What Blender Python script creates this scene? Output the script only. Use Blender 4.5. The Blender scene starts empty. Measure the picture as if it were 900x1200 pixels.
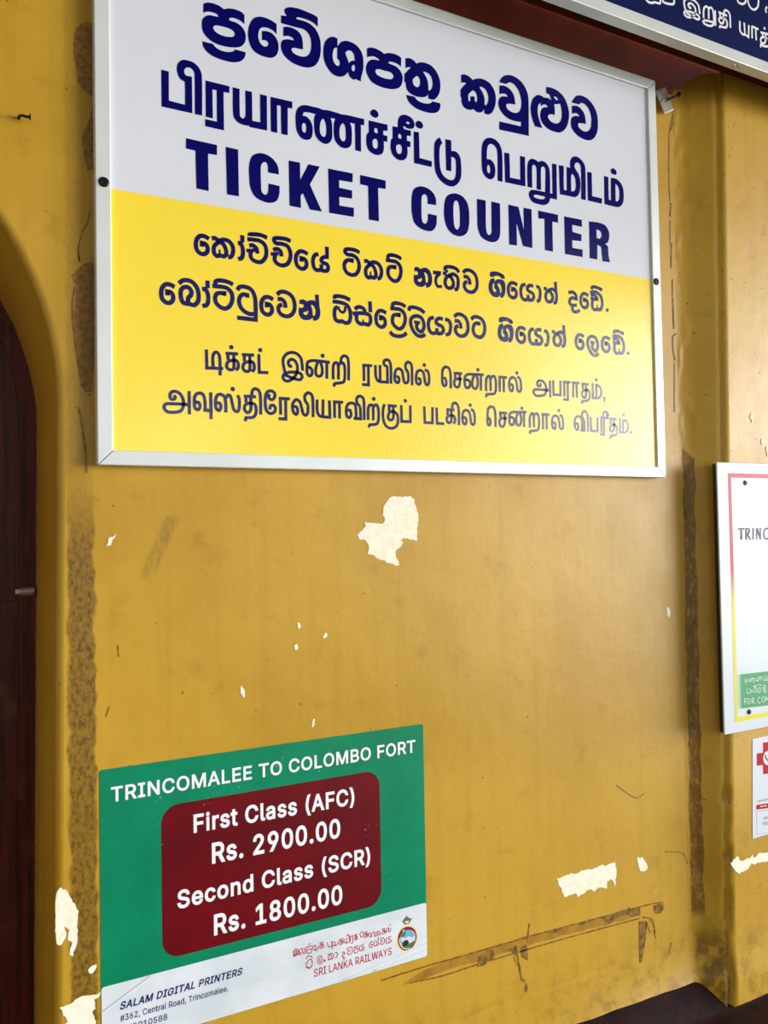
import bpy, bmesh, math, random
from mathutils import Vector, Matrix, noise
from mathutils.geometry import delaunay_2d_cdt

random.seed(4)
SC = bpy.context.scene
COL = SC.collection
OZ = 1.66            # height of the ticket sign's lower edge above the platform floor

# ---------------------------------------------------------------- camera
cd = bpy.data.cameras.new('camera')
cd.sensor_fit = 'AUTO'; cd.sensor_width = 36.0; cd.lens = 28.5
cam = bpy.data.objects.new('camera', cd); COL.objects.link(cam)
cam.matrix_world = Matrix([[0.886233, 0.003202, -0.463229, -0.189849],
                           [-0.462903, -0.032025, -0.88583, -1.345302],
                           [-0.017671, 0.999482, -0.026899, 1.544482],
                           [0.0, 0.0, 0.0, 1.0]])
cd.clip_start = 0.01
SC.camera = cam

# ---------------------------------------------------------------- light
SC.view_settings.view_transform = 'Standard'
SC.view_settings.look = 'None'
SC.view_settings.exposure = EXPOSURE = -0.42
SC.view_settings.gamma = 1.0
SC.view_settings.use_curve_mapping = False

def lin(c):
    return tuple(((v / 255) / 12.92 if v / 255 <= .04045 else ((v / 255 + .055) / 1.055) ** 2.4) for v in c) + (1.0,)

class NT:
    """small helper around a node tree"""
    def __init__(s, tree):
        s.t = tree; tree.nodes.clear()
    def n(s, typ, ins=None, **kw):
        nd = s.t.nodes.new(typ)
        for k, v in kw.items(): setattr(nd, k, v)
        for k, v in (ins or {}).items(): s.put(nd.inputs[k], v)
        return nd
    def put(s, sock, v):
        if isinstance(v, bpy.types.NodeSocket): s.t.links.new(v, sock)
        elif isinstance(v, bpy.types.Node): s.t.links.new(v.outputs[0], sock)
        else: sock.default_value = v
    def m(s, op, a, b=None, c=None, clamp=False):
        nd = s.n('ShaderNodeMath', operation=op, use_clamp=clamp)
        for i, v in enumerate((a, b, c)):
            if v is not None: s.put(nd.inputs[i], v)
        return nd.outputs[0]
    def ramp(s, v, lo, hi, a=0.0, b=1.0):
        nd = s.n('ShaderNodeMapRange', interpolation_type='SMOOTHSTEP')
        for i, x in enumerate((v, lo, hi, a, b)): s.put(nd.inputs[i], x)
        return nd.outputs[0]
    def mix(s, f, a, b):
        nd = s.n('ShaderNodeMix', data_type='RGBA')
        s.put(nd.inputs[0], f); s.put(nd.inputs[6], a); s.put(nd.inputs[7], b)
        return nd.outputs[2]
    def noise(s, vec, scale, detail=3.0, rough=.55, sc=None):
        if sc is not None:
            mp = s.n('ShaderNodeMapping'); s.put(mp.inputs[0], vec); mp.inputs['Scale'].default_value = sc; vec = mp.outputs[0]
        nd = s.n('ShaderNodeTexNoise'); s.put(nd.inputs['Vector'], vec)
        nd.inputs['Scale'].default_value = scale; nd.inputs['Detail'].default_value = detail; nd.inputs['Roughness'].default_value = rough
        return nd.outputs[0]

w = bpy.data.worlds.new('sky'); SC.world = w; w.use_nodes = True
N = NT(w.node_tree)
geo = N.n('ShaderNodeTexCoord').outputs['Generated']
sep = N.n('ShaderNodeSeparateXYZ'); N.put(sep.inputs[0], geo)
up = sep.outputs[2]
dot = N.n('ShaderNodeVectorMath', operation='DOT_PRODUCT'); N.put(dot.inputs[0], geo); dot.inputs[1].default_value = (.92, -.39, -.01)
lobe = N.ramp(dot.outputs['Value'], 0.8, 0.97)            # open end of the platform, to the right
haze = N.m('MULTIPLY', N.ramp(up, .03, .08), N.ramp(up, .11, .16, 1.0, 0.0))   # bright gaps along the horizon
haze = N.m('MULTIPLY', haze, N.ramp(N.noise(geo, 5.0, 2, .5, (1, 1, .6)), .46, .60))
sky = N.mix(N.ramp(up, 0.0, .5), (1.0, .99, .97, 1), (.74, .85, 1.0, 1))
col = N.mix(N.ramp(up, -.16, -.06), (.25, .23, .20, 1), sky)
stren = N.m('ADD', N.m('MULTIPLY_ADD', lobe, 23.0, 0.85), N.m('MULTIPLY', haze, 12.0))
bg = N.n('ShaderNodeBackground'); N.put(bg.inputs[0], col); N.put(bg.inputs[1], stren)
out = N.n('ShaderNodeOutputWorld'); N.put(out.inputs[0], bg)

# ---------------------------------------------------------------- materials
def material(name, rgb, rough=.4, spec=.5, metal=0.0, vary=0.0, vscale=6.0, bump=0.0, bscale=200.0, rgb2=None, coat=0.0):
    m = bpy.data.materials.new(name); m.use_nodes = True
    n = NT(m.node_tree)
    b = n.n('ShaderNodeBsdfPrincipled'); o = n.n('ShaderNodeOutputMaterial'); n.put(o.inputs[0], b)
    b.inputs['Roughness'].default_value = rough; b.inputs['Metallic'].default_value = metal
    b.inputs['Specular IOR Level'].default_value = spec; b.inputs['Coat Weight'].default_value = coat
    tc = n.n('ShaderNodeTexCoord').outputs['Object']
    c = lin(rgb)
    if vary or rgb2:
        c2 = lin(rgb2) if rgb2 else tuple(v * (1 - vary) for v in c[:3]) + (1,)
        n.put(b.inputs['Base Color'], n.mix(n.ramp(n.noise(tc, vscale, 5), .35, .68), c, c2))
    else: b.inputs['Base Color'].default_value = c
    if bump:
        bp = n.n('ShaderNodeBump'); bp.inputs['Strength'].default_value = bump; bp.inputs['Distance'].default_value = .001
        n.put(bp.inputs['Height'], n.noise(tc, bscale, 2)); n.put(b.inputs['Normal'], bp)
    return m

def wall_material(name='mustard_gloss_paint', joint=False):
    m = bpy.data.materials.new(name); m.use_nodes = True
    n = NT(m.node_tree)
    b = n.n('ShaderNodeBsdfPrincipled'); o = n.n('ShaderNodeOutputMaterial'); n.put(o.inputs[0], b)
    tc = n.n('ShaderNodeTexCoord').outputs['Object']
    sp = n.n('ShaderNodeSeparateXYZ'); n.put(sp.inputs[0], tc); X, Y, Z = sp.outputs
    base = n.mix(n.ramp(n.noise(tc, 2.2, 4), .35, .7), lin((200, 156, 46)), lin((184, 140, 30)))
    streak = n.noise(tc, 1.0, 4, .6, (30, 30, 1.3))
    base = n.mix(n.m('MULTIPLY', n.ramp(streak, .45, .78), .26), base, lin((160, 118, 22)))
    blot = n.noise(tc, 14.0, 6, .65)
    base = n.mix(n.m('MULTIPLY', n.ramp(blot, .54, .74), .36), base, lin((142, 96, 18)))
    # fly specks and scuffs
    speck = n.ramp(n.noise(tc, 95.0, 1.5, .5), .735, .765)
    base = n.mix(n.m('MULTIPLY', speck, .75), base, lin((70, 46, 12)))
    scuff = n.ramp(n.noise(tc, 30.0, 5, .75, (1.6, 1.6, 1.0)), .70, .76)
    base = n.mix(n.m('MULTIPLY', scuff, .45), base, lin((98, 66, 18)))
    # ingrained dirt along the plaster joint between arch and sign
    wob = n.m('MULTIPLY_ADD', n.noise(tc, 26.0, 3), .020, -.010)
    xx = n.m('ADD', X, wob)
    band = n.m('MULTIPLY', n.ramp(xx, -.046, -.038), n.ramp(xx, -.006, .000, 1.0, 0.0))
    grain = n.ramp(n.noise(tc, 95.0, 6, .8, (1.5, 1.5, .8)), .44, .60)
    low = n.ramp(Z, OZ - .02, OZ - .16, .22, 1.0)
    g = n.m('MULTIPLY', n.m('MULTIPLY', band, low), n.m('MULTIPLY_ADD', grain, .62, .38))
    base = n.mix(n.m('MULTIPLY', band, n.m('MULTIPLY', low, .55)), base, lin((140, 102, 30)))
    base = n.mix(g, base, lin((98, 70, 18)))
    # greasy smudge below the sign
    sx = n.m('ABSOLUTE', n.m('SUBTRACT', n.m('ADD', X, wob), n.m('MULTIPLY_ADD', n.m('SUBTRACT', Z, OZ - .132), .43, .098)))
    sm = n.m('MULTIPLY', n.ramp(sx, .006, .018, 1.0, 0.0), n.m('MULTIPLY', n.ramp(Z, OZ - .200, OZ - .150), n.ramp(Z, OZ - .090, OZ - .075, 1.0, 0.0)))
    base = n.mix(n.m('MULTIPLY', sm, n.ramp(n.noise(tc, 70, 5, .7, (2, 2, .6)), .35, .65, .15, .55)), base, lin((108, 84, 34)))
    if joint:                                 # old brown coat showing along the inner corner
        xj = n.m('ADD', n.m('MULTIPLY_ADD', n.m('SUBTRACT', Z, OZ), -.012, X), n.m('MULTIPLY_ADD', n.noise(tc, 18.0, 4, .6), .016, -.008))
        bj = n.m('MULTIPLY', n.ramp(xj, 1.297, 1.299), n.ramp(xj, 1.324, 1.326, 1.0, 0.0))
        zj = n.m('MULTIPLY', n.ramp(n.m('ADD', Z, n.m('MULTIPLY', X, .9)), OZ + 1.245, OZ + 1.235), n.ramp(Z, OZ - 1.01, OZ - .98))
        jc = n.mix(n.ramp(n.noise(tc, 60.0, 5, .75, (1.5, 1.5, .7)), .48, .66), lin((112, 76, 24)), lin((178, 130, 52)))
        base = n.mix(n.m('MULTIPLY', bj, n.m('MULTIPLY', zj, .85)), base, jc)
        side = n.m('MULTIPLY', n.ramp(xj, 1.30, 1.31), n.ramp(xj, 1.362, 1.368, 1.0, 0.0))
        df = n.m('MULTIPLY', n.m('MULTIPLY', side, n.ramp(Z, OZ - .99, OZ - 1.07)), n.ramp(n.noise(tc, 30, 5, .7), .36, .56))
        base = n.mix(n.m('MULTIPLY', df, .7), base, lin((96, 66, 18)))
    # grubby foot of the wall
    foot = n.m('MULTIPLY', n.ramp(Z, OZ - .93, OZ - 1.16), n.ramp(n.noise(tc, 24.0, 6, .7), .46, .66))
    base = n.mix(n.m('MULTIPLY', foot, .45), base, lin((104, 72, 16)))
    n.put(b.inputs['Base Color'], base)
    n.put(b.inputs['Roughness'], n.m('MULTIPLY_ADD', n.noise(tc, 9.0, 4), .22, .30))
    b.inputs['Specular IOR Level'].default_value = .33
    h = n.m('ADD', n.m('MULTIPLY', n.noise(tc, 1.0, 3, .6, (90, 90, 7)), .22), n.m('MULTIPLY_ADD', n.noise(tc, 22.0, 5, .6), 1.3, n.m('MULTIPLY', n.noise(tc, 6.0, 3), 3.0)))
    bp = n.n('ShaderNodeBump'); bp.inputs['Strength'].default_value = .22; bp.inputs['Distance'].default_value = .003
    n.put(bp.inputs['Height'], h); n.put(b.inputs['Normal'], bp)
    return m

def wood_material():
    m = bpy.data.materials.new('dark_varnished_wood'); m.use_nodes = True
    n = NT(m.node_tree)
    b = n.n('ShaderNodeBsdfPrincipled'); o = n.n('ShaderNodeOutputMaterial'); n.put(o.inputs[0], b)
    tc = n.n('ShaderNodeTexCoord').outputs['Object']
    g = n.noise(tc, 1.0, 6, .65, (110, 110, 5))
    c = n.mix(n.ramp(g, .35, .68), lin((92, 32, 16)), lin((46, 16, 9)))
    c = n.mix(n.m('MULTIPLY', n.ramp(n.noise(tc, 12, 5), .55, .75), .6), c, lin((104, 66, 42)))
    n.put(b.inputs['Base Color'], c); b.inputs['Roughness'].default_value = .42; b.inputs['Specular IOR Level'].default_value = .25
    bp = n.n('ShaderNodeBump'); bp.inputs['Strength'].default_value = .3; bp.inputs['Distance'].default_value = .002
    n.put(bp.inputs['Height'], g); n.put(b.inputs['Normal'], bp)
    return m

def grad_material():
    m = bpy.data.materials.new('red_to_yellow_print'); m.use_nodes = True
    n = NT(m.node_tree)
    b = n.n('ShaderNodeBsdfPrincipled'); o = n.n('ShaderNodeOutputMaterial'); n.put(o.inputs[0], b)
    tc = n.n('ShaderNodeTexCoord').outputs['Object']
    sp = n.n('ShaderNodeSeparateXYZ'); n.put(sp.inputs[0], tc)
    n.put(b.inputs['Base Color'], n.mix(n.ramp(sp.outputs[2], .27, .38), lin((226, 214, 70)), lin((196, 46, 62))))
    b.inputs['Roughness'].default_value = .35; b.inputs['Specular IOR Level'].default_value = .15
    return m

def fade_material():
    m = bpy.data.materials.new('green_fading_print'); m.use_nodes = True
    n = NT(m.node_tree)
    b = n.n('ShaderNodeBsdfPrincipled'); o = n.n('ShaderNodeOutputMaterial'); n.put(o.inputs[0], b)
    tc = n.n('ShaderNodeTexCoord').outputs['Object']
    sp = n.n('ShaderNodeSeparateXYZ'); n.put(sp.inputs[0], tc)
    n.put(b.inputs['Base Color'], n.mix(n.ramp(sp.outputs[0], .040, .062), lin((226, 238, 236)), lin((74, 160, 98))))
    b.inputs['Roughness'].default_value = .35; b.inputs['Specular IOR Level'].default_value = .15
    return m

def sheet_material(name, rgb, rgb2, rough=.42):
    """printed poster sheet with scattered rubbed-off white flecks"""
    m = bpy.data.materials.new(name); m.use_nodes = True
    n = NT(m.node_tree)
    b = n.n('ShaderNodeBsdfPrincipled'); o = n.n('ShaderNodeOutputMaterial'); n.put(o.inputs[0], b)
    tc = n.n('ShaderNodeTexCoord').outputs['Object']
    c = n.mix(n.ramp(n.noise(tc, 9, 5), .35, .7), lin(rgb), lin(rgb2))
    fl = n.m('MULTIPLY', n.ramp(n.noise(tc, 210, 2, .6), .70, .74), n.ramp(n.noise(tc, 7, 2), .58, .66))
    c = n.mix(n.m('MULTIPLY', fl, .8), c, lin((225, 230, 225)))
    n.put(b.inputs['Base Color'], c); b.inputs['Roughness'].default_value = rough; b.inputs['Specular IOR Level'].default_value = .2
    bp = n.n('ShaderNodeBump'); bp.inputs['Strength'].default_value = .15; bp.inputs['Distance'].default_value = .002
    n.put(bp.inputs['Height'], n.noise(tc, 30, 4)); n.put(b.inputs['Normal'], bp)
    return m

M = dict(
    wall=wall_material(), pilwall=wall_material('mustard_pilaster_paint', True), wood=wood_material(), border=grad_material(), boardgreen=fade_material(),
    terracotta=material('terracotta_paint', (108, 42, 19), .8, .06, vary=.3, vscale=9, bump=.4, bscale=30),
    plinth=material('dark_maroon_floor_paint', (46, 13, 9), .5, .12, vscale=26, rgb2=(24, 8, 6), bump=.4, bscale=70),
    concrete=material('platform_concrete', (96, 88, 78), .8, .3, vary=.2, vscale=3),
    canopy=material('canopy_underside', (112, 106, 98), .8, .2, vary=.1, vscale=2),
    cream=material('bare_cream_plaster', (252, 246, 222), .75, .2, vscale=60, rgb2=(246, 236, 204), bump=.5, bscale=160),
    stain=material('scraped_brown_undercoat', (92, 64, 18), .6, .3, vscale=90, rgb2=(158, 114, 28), bump=.4, bscale=200),
    grime=material('grimy_old_paint', (150, 108, 40), .55, .3, vscale=110, rgb2=(112, 80, 30), bump=.5, bscale=160),
    scuff=material('rubbed_mustard_paint', (176, 130, 36), .6, .2, vscale=40, rgb2=(150, 108, 28), bump=.4, bscale=200),
    signwhite=material('sign_white_vinyl', (222, 224, 230), .2, .3, vary=.04, vscale=3, bump=.12, bscale=260),
    signyellow=material('sign_yellow_vinyl', (255, 224, 66), .16, .4, vary=.05, vscale=3, bump=.30, bscale=230),
    navy=material('navy_vinyl', (6, 6, 92), .16, .4, bump=.30, bscale=230),
    rail=material('white_aluminium_rail', (222, 226, 222), .38, .5, metal=.15, vary=.08, vscale=8),
    screw=material('dark_screw_steel', (38, 36, 34), .45, .5, metal=.7, vary=.3, vscale=200),
    steel=material('dull_zinc_plate', (176, 172, 160), .4, .5, metal=.6, vary=.25, vscale=60),
    green=sheet_material('poster_green_print', (2, 134, 92), (2, 122, 84)),
    maroon=sheet_material('poster_maroon_print', (108, 2, 14), (92, 2, 10)),
    stripwhite=sheet_material('poster_white_strip', (226, 230, 232), (208, 214, 216)),
    white=material('white_lettering', (242, 243, 244), .4),
    crimson=material('crimson_print', (186, 22, 62), .4),
    indigo=material('indigo_print', (26, 22, 96), .4),
    ivory=material('ivory_print', (236, 222, 178), .4),
    emblemred=material('emblem_red_print', (140, 20, 34), .4),
    emblemblue=material('emblem_sky_print', (110, 178, 214), .4),
    emblemgreen=material('emblem_green_print', (60, 124, 60), .4),
    emblemloco=material('emblem_dark_print', (62, 18, 30), .4),
    emblemgrey=material('emblem_crown_print', (104, 108, 92), .4),
    bluefield=material('sign_blue_vinyl', (18, 28, 80), .3, .2, vary=.1, vscale=4),
    board=material('white_board_laminate', (216, 225, 229), .25, .2, vary=.03, vscale=5),
    boardedge=material('board_black_edge', (20, 18, 16), .6),
    navyprint=material('board_navy_print', (14, 18, 60), .4, .15),
    paperwhite=material('notice_paper', (214, 218, 226), .5, .3, vary=.03, vscale=10),
    crossred=material('notice_red_print', (176, 4, 18), .6, .15),
    rosepale=material('notice_pale_print', (240, 190, 190), .5),
    greyprint=material('notice_grey_print', (150, 150, 162), .5),
)

# ---------------------------------------------------------------- object helpers
def link(name, bm, mat, parent=None, loc=(0, 0, 0), smooth=False):
    me = bpy.data.meshes.new(name); bm.to_mesh(me); bm.free()
    for mm in (mat if isinstance(mat, list) else [mat]): me.materials.append(mm)
    if smooth:
        for p in me.polygons: p.use_smooth = True
    o = bpy.data.objects.new(name, me); COL.objects.link(o)
    o.location = loc
    if parent: o.parent = parent
    return o

def tag(o, label=None, cat=None, group=None, kind=None):
    for k, v in (('label', label), ('category', cat), ('group', group), ('kind', kind)):
        if v: o[k] = v
    return o

def thing(name, label, cat, loc, group=None):
    o = bpy.data.objects.new(name, None); COL.objects.link(o); o.location = loc
    o.empty_display_size = .05
    return tag(o, label, cat, group)

def box(bm, a, b):
    """axis-aligned box from corner a to corner b"""
    r = bmesh.ops.create_cube(bm, size=1.0)
    c = [(a[i] + b[i]) / 2 for i in range(3)]; s = [abs(b[i] - a[i]) for i in range(3)]
    for v in r['verts']: v.co = Vector((v.co.x * s[0] + c[0], v.co.y * s[1] + c[1], v.co.z * s[2] + c[2]))
    return r['verts']

def bevel(bm, w, seg=2):
    bmesh.ops.bevel(bm, geom=[e for e in bm.edges], offset=w, segments=seg, affect='EDGES', profile=.6)

def prism(bm, poly, y0, y1):
    """polygon in x,z extruded from y0 (front) to y1 (back)"""
    f = [bm.verts.new((x, y0, z)) for x, z in poly]; k = [bm.verts.new((x, y1, z)) for x, z in poly]
    bm.faces.new(f); bm.faces.new(k[::-1]); n = len(poly)
    for i in range(n): bm.faces.new((f[i], k[i], k[(i + 1) % n], f[(i + 1) % n]))
    bmesh.ops.recalc_face_normals(bm, faces=bm.faces)

def spline(q, closed, n=6):
    """smooth curve through points; a point flagged as corner stays sharp"""
    P = [Vector(a[:2]) for a in q]; c = [a[2] for a in q]; L = len(P); o = []
    for i in range(L if closed else L - 1):
        j = (i + 1) % L; p1, p2 = P[i], P[j]
        if c[i] and c[j]: o.append(p1.copy()); continue
        p0 = P[i - 1] if (closed or i > 0) and not c[i] else 2 * p1 - p2
        p3 = P[(i + 2) % L] if (closed or i + 2 < L) and not c[j] else 2 * p2 - p1
        d = (p2 - p1).length + 1e-9
        m1 = (p2 - p0) * (d / (d + (p1 - p0).length + 1e-9)); m2 = (p3 - p1) * (d / (d + (p3 - p2).length + 1e-9))
        for k in range(n):
            t = k / n
            o.append((2*t**3 - 3*t*t + 1) * p1 + (t**3 - 2*t*t + t) * m1 + (3*t*t - 2*t**3) * p2 + (t**3 - t*t) * m2)
    if not closed: o.append(P[-1].copy())
    return o

def winding(p, loop):
    n = 0
    for a, b in zip(loop, loop[1:] + loop[:1]):
        if (a[1] > p[1]) != (b[1] > p[1]) and p[0] < (b[0] - a[0]) * (p[1] - a[1]) / (b[1] - a[1]) + a[0]:
            n += 1 if b[1] > a[1] else -1
    return n

def fill(bm, loops, y):
    """flat face inside the first loop and outside the others"""
    loops = [[(p[0], p[1]) for p in l] for l in loops]
    pts = []; edges = []
    for l in loops:
        k = len(pts); pts += [Vector(p) for p in l]; edges += [(k + i, k + (i + 1) % len(l)) for i in range(len(l))]
    co, _, tris, *_r = delaunay_2d_cdt(pts, edges, [], 0, 1e-7)
    vs = {}
    for tri in tris:
        c = (sum(co[i][0] for i in tri) / 3, sum(co[i][1] for i in tri) / 3)
        if not winding(c, loops[0]) or any(winding(c, h) for h in loops[1:]): continue
        f = bm.faces.new([vs.setdefault(i, None) or vs.__setitem__(i, bm.verts.new((co[i][0], y, co[i][1]))) or vs[i] for i in tri])
        f.normal_update()
        if f.normal.y > 0: f.normal_flip()

def ribbon(bm, pts, w, y):
    """flat painted stroke of constant width with mitred bends"""
    P = [pts[0]] + [b for a, b in zip(pts, pts[1:]) if (b - a).length > 1e-6]
    if len(P) < 2: return
    L = []; R = []
    for i, p in enumerate(P):
        d1 = (p - P[i - 1]).normalized() if i else (P[1] - p).normalized()
        d2 = (P[i + 1] - p).normalized() if i + 1 < len(P) else d1
        n1 = Vector((-d1.y, d1.x)); n2 = Vector((-d2.y, d2.x))
        k = max(1 + n1.dot(n2), .35); nn = (n1 + n2) / k * (w / 2)
        L.append(bm.verts.new((p.x + nn.x, y, p.y + nn.y))); R.append(bm.verts.new((p.x - nn.x, y, p.y - nn.y)))
    for i in range(len(P) - 1):
        f = bm.faces.new((L[i], R[i], R[i + 1], L[i + 1])); f.normal_update()
        if f.normal.y > 0: f.normal_flip()

def disc(bm, x, z, r, y, n=20):
    fill(bm, [[(x + r * math.cos(2 * math.pi * i / n), z + r * math.sin(2 * math.pi * i / n)) for i in range(n)]], y)

def parse(s):
    """'kind width: x,z x,zc ... ; ...' in tenths of a millimetre"""
    for ln in s.strip().split('\n'):
        hd, rest = ln.split(':'); k = hd[0]; wd = int(hd[1:] or 0) / 1e4
        yield k, wd, [[(int(a) / 1e4, int(b.rstrip('c')) / 1e4, b.endswith('c')) for a, b in (t.split(',') for t in q.split())] for q in rest.split(';')]

def marks(name, data, mat, parent, y, dx=0.0, dz=0.0, jag=0.0):
    """printed, cut or scraped marks lying on a surface: one mesh"""
    bm = bmesh.new(); j = 0
    for k, wd, loops in parse(data):
        yy = y - (j % 7) * 1.5e-5; j += 1
        loops = [[(a - dx, b - dz, c) for a, b, c in l] for l in loops]
        if k == 'F':
            ls = [spline(l, True) for l in loops]
            if jag: ls = [[p + Vector((noise.noise(Vector((p.x * 130, p.y * 130, 1))), noise.noise(Vector((p.x * 130, p.y * 130, 5))))) * jag for p in l] for l in ls]
            fill(bm, ls, yy)
        elif k == 'S':
            for l in loops: ribbon(bm, spline(l, False), wd, yy)
        else: disc(bm, loops[0][0][0], loops[0][0][1], wd, yy)
    return link(name, bm, mat, parent)

D = {}
D['sign.line1'] = ['''F:1770,7848c 1836,7888 1939,7901 2042,7890 2123,7854c 2206,7893 2312,7908 2433,7895 2486,7858c 2484,7697c 2431,7727 2355,7747 2279,7748 2227,7730 2211,7701 2234,7686 2324,7682 2414,7650 2475,7592 2504,7510 2495,7403 2448,7315 2379,7264 2258,7227 2108,7209 1945,7225 1828,7281 1757,7364 1735,7475 1752,7575 1804,7644 1877,7680 1958,7688 2028,7693c 1996,7733 1922,7741 1848,7732 1790,7708 1763,7685c;1933,7472 1941,7506 1978,7532 2053,7545 2157,7546 2247,7537 2299,7506 2306,7464 2283,7424 2230,7403 2140,7388 2036,7397 1962,7428
F:1743,7200c 1827,7196 1923,7201c 1959,7162 2033,7127 2136,7121 2226,7140 2287,7171 2310,7207c 2500,7206c 2487,7131 2437,7051 2345,6993 2224,6964 2075,6964 1927,6985 1811,7042 1754,7115
F:3073,7865c 3070,7681c 3005,7724 2918,7745 2832,7737 2772,7702 2740,7628 2732,7535 2758,7451 2811,7405 2866,7402 2906,7435 2914,7478 2883,7511 2841,7512c 2797,7500c 2800,7664c 2878,7683 2972,7677 3050,7622 3100,7521 3098,7398 3054,7294 2966,7230 2856,7217 2716,7236 2616,7300 2561,7421 2547,7552 2568,7693 2639,7831 2748,7903 2866,7916 2983,7898
F:3160,8043c 3265,8060c 3225,8123 3226,8170 3275,8218 3381,8251 3511,8261 3659,8248 3791,8231 3865,8205c 3862,8031c 3788,8078 3689,8103 3574,8107 3476,8099 3443,8074 3483,8061 3606,8064 3721,8039 3820,7973 3893,7844 3915,7693 3904,7533 3860,7396 3775,7288 3658,7232 3511,7220 3349,7248 3221,7323 3159,7414 3148,7518 3177,7595 3258,7640 3339,7653 3396,7654c 3372,7694 3308,7707 3243,7697 3198,7677c 3197,7841c 3262,7869 3375,7875 3488,7839 3552,7751 3571,7539c 3483,7531 3385,7520 3349,7487 3368,7438 3448,7405 3563,7407 3645,7442 3705,7527 3728,7643 3717,7780 3661,7874 3571,7911 3473,7907 3311,7904 3158,7904c
F:4250,7925c 4156,7931 4070,7884 4001,7794 3965,7643 3971,7487 4019,7358 4110,7255 4211,7217 4314,7230 4393,7279 4451,7349c 4479,7284 4522,7247 4565,7234 4601,7259c 4714,7239c 4719,7312 4763,7468 4774,7600 4759,7741 4708,7840 4621,7905 4517,7930 4413,7925 4326,7882 4270,7811 4247,7772c;4186,7725 4160,7663 4146,7565 4165,7475 4215,7421 4263,7417 4287,7459 4285,7506 4260,7539 4238,7549c 4241,7754c;4409,7689 4435,7736 4479,7763 4540,7756 4583,7711 4598,7603c 4546,7586 4493,7551 4471,7519c 4450,7588;4565,7517 4535,7474 4529,7433 4551,7395 4577,7397 4595,7441 4596,7498
F:4855,7901c 4940,7941 5060,7941 5160,7918 5210,7890c 5301,7932 5424,7946 5526,7936 5583,7907c 5573,7734c 5502,7770 5380,7779 5308,7761 5302,7743 5358,7728 5460,7714 5551,7655 5601,7566 5594,7436 5545,7342 5451,7279 5308,7244 5126,7240 4948,7286 4851,7397 4824,7516 4855,7622 4916,7692 4996,7725 5116,7731c 5077,7770 4977,7780 4851,7734c;5021,7503 5032,7541 5093,7569 5213,7569 5335,7573 5399,7534 5398,7479 5352,7440 5251,7424 5130,7431 5050,7456
F:5675,7925c 5754,7950 5838,7940 5916,7886c 5984,7926 6091,7950 6240,7932 6367,7833 6439,7682 6442,7513 6389,7369 6290,7270 6172,7257c 6165,7368c 6141,7310 6055,7261 5927,7240 5781,7261 5689,7331 5665,7454 5640,7466c 5647,7615c 5707,7685 5788,7775c 5750,7773 5671,7735c;5926,7644 5862,7594 5829,7559c 5824,7511 5848,7452 5910,7425 5964,7453 5988,7524 5977,7605;6066,7761 6172,7761 6246,7699 6271,7603 6256,7496 6208,7434 6175,7430 6173,7523 6148,7638 6107,7702
F:5680,7218c 5864,7225c 5905,7180 6010,7149 6137,7154 6223,7189 6257,7229c 6440,7231c 6433,7135 6371,7046 6262,6998 6091,6982 5901,7003 5756,7071 5696,7149''', '''F:6935,7918c 7011,7951 7112,7942 7212,7889c 7337,7949 7482,7964 7626,7921 7728,7814 7770,7649 7740,7466 7663,7326 7568,7265 7481,7266c 7470,7351c 7423,7288 7340,7255 7258,7268 7218,7297c 7156,7265 7054,7259 6965,7304 6933,7399 6934,7468c 6914,7472c 6918,7619c 6984,7703 7057,7781c 7007,7786 6935,7760c;7217,7674 7165,7635 7102,7560 7100,7456 7119,7426 7144,7457 7146,7527 7183,7548 7249,7551 7253,7474 7283,7447 7309,7505 7307,7574 7278,7645;7374,7781 7436,7793 7518,7764 7574,7672 7580,7569 7553,7484 7510,7439 7490,7460 7492,7565 7454,7678
F:7860,8001c 7926,8110 8035,8190 8187,8219 8359,8182 8498,8081 8582,7931 8599,7755 8586,7046c 7838,7017c 7839,7186c 8387,7205c 8389,7298c 8248,7281 8076,7296 7928,7368 7846,7473 7828,7574 7862,7670 7938,7724 8071,7746c 8025,7789 7939,7786 7860,7749c 7864,7932c 7986,7956 8114,7925 8219,7826 8261,7631c 8149,7617 8041,7592 8023,7549 8059,7487 8166,7454 8285,7464 8363,7521 8405,7638 8405,7781 8352,7929 8257,8031 8161,8065 8085,8043 8030,8003c
F:8752,7285c 8689,7416 8650,7587 8666,7752 8725,7875 8839,7969 8951,7974 9000,7954c 9109,7969 9204,7944c 9161,8042 9135,8063c 9071,8062c 9070,8197c 9230,8214 9413,8176 9549,8088 9638,7943 9679,7767 9650,7575 9564,7408 9421,7300 9249,7285 9068,7318 8935,7416 8898,7535 8920,7658 8989,7737 9103,7773c 9059,7808 8991,7801 8922,7749c 8920,7815c 8867,7781 8835,7683 8838,7557 8879,7422 8949,7289c;9278,7877c 9370,7899 9440,7926c 9475,7794 9471,7646 9416,7523 9311,7467 9186,7481 9108,7546 9117,7606 9191,7637 9287,7645c 9290,7770;9275,8038 9328,8045 9385,8003 9356,7978 9311,7991
F:9753,8025c 9807,8112 9905,8206 10049,8240 10216,8209 10357,8110 10462,7945 10487,7743 10461,7548 10371,7387 10235,7302 10067,7294 9878,7347 9752,7450 9720,7572 9747,7690 9844,7752 9962,7766c 9916,7812 9845,7814 9757,7775c 9760,7952c 9898,7984 10016,7946 10108,7846 10145,7644c 10030,7632 9934,7611 9920,7561 9978,7499 10096,7469 10193,7499 10268,7581 10296,7719 10289,7868 10221,8003 10115,8076 10020,8073 9959,8027c''']
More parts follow.
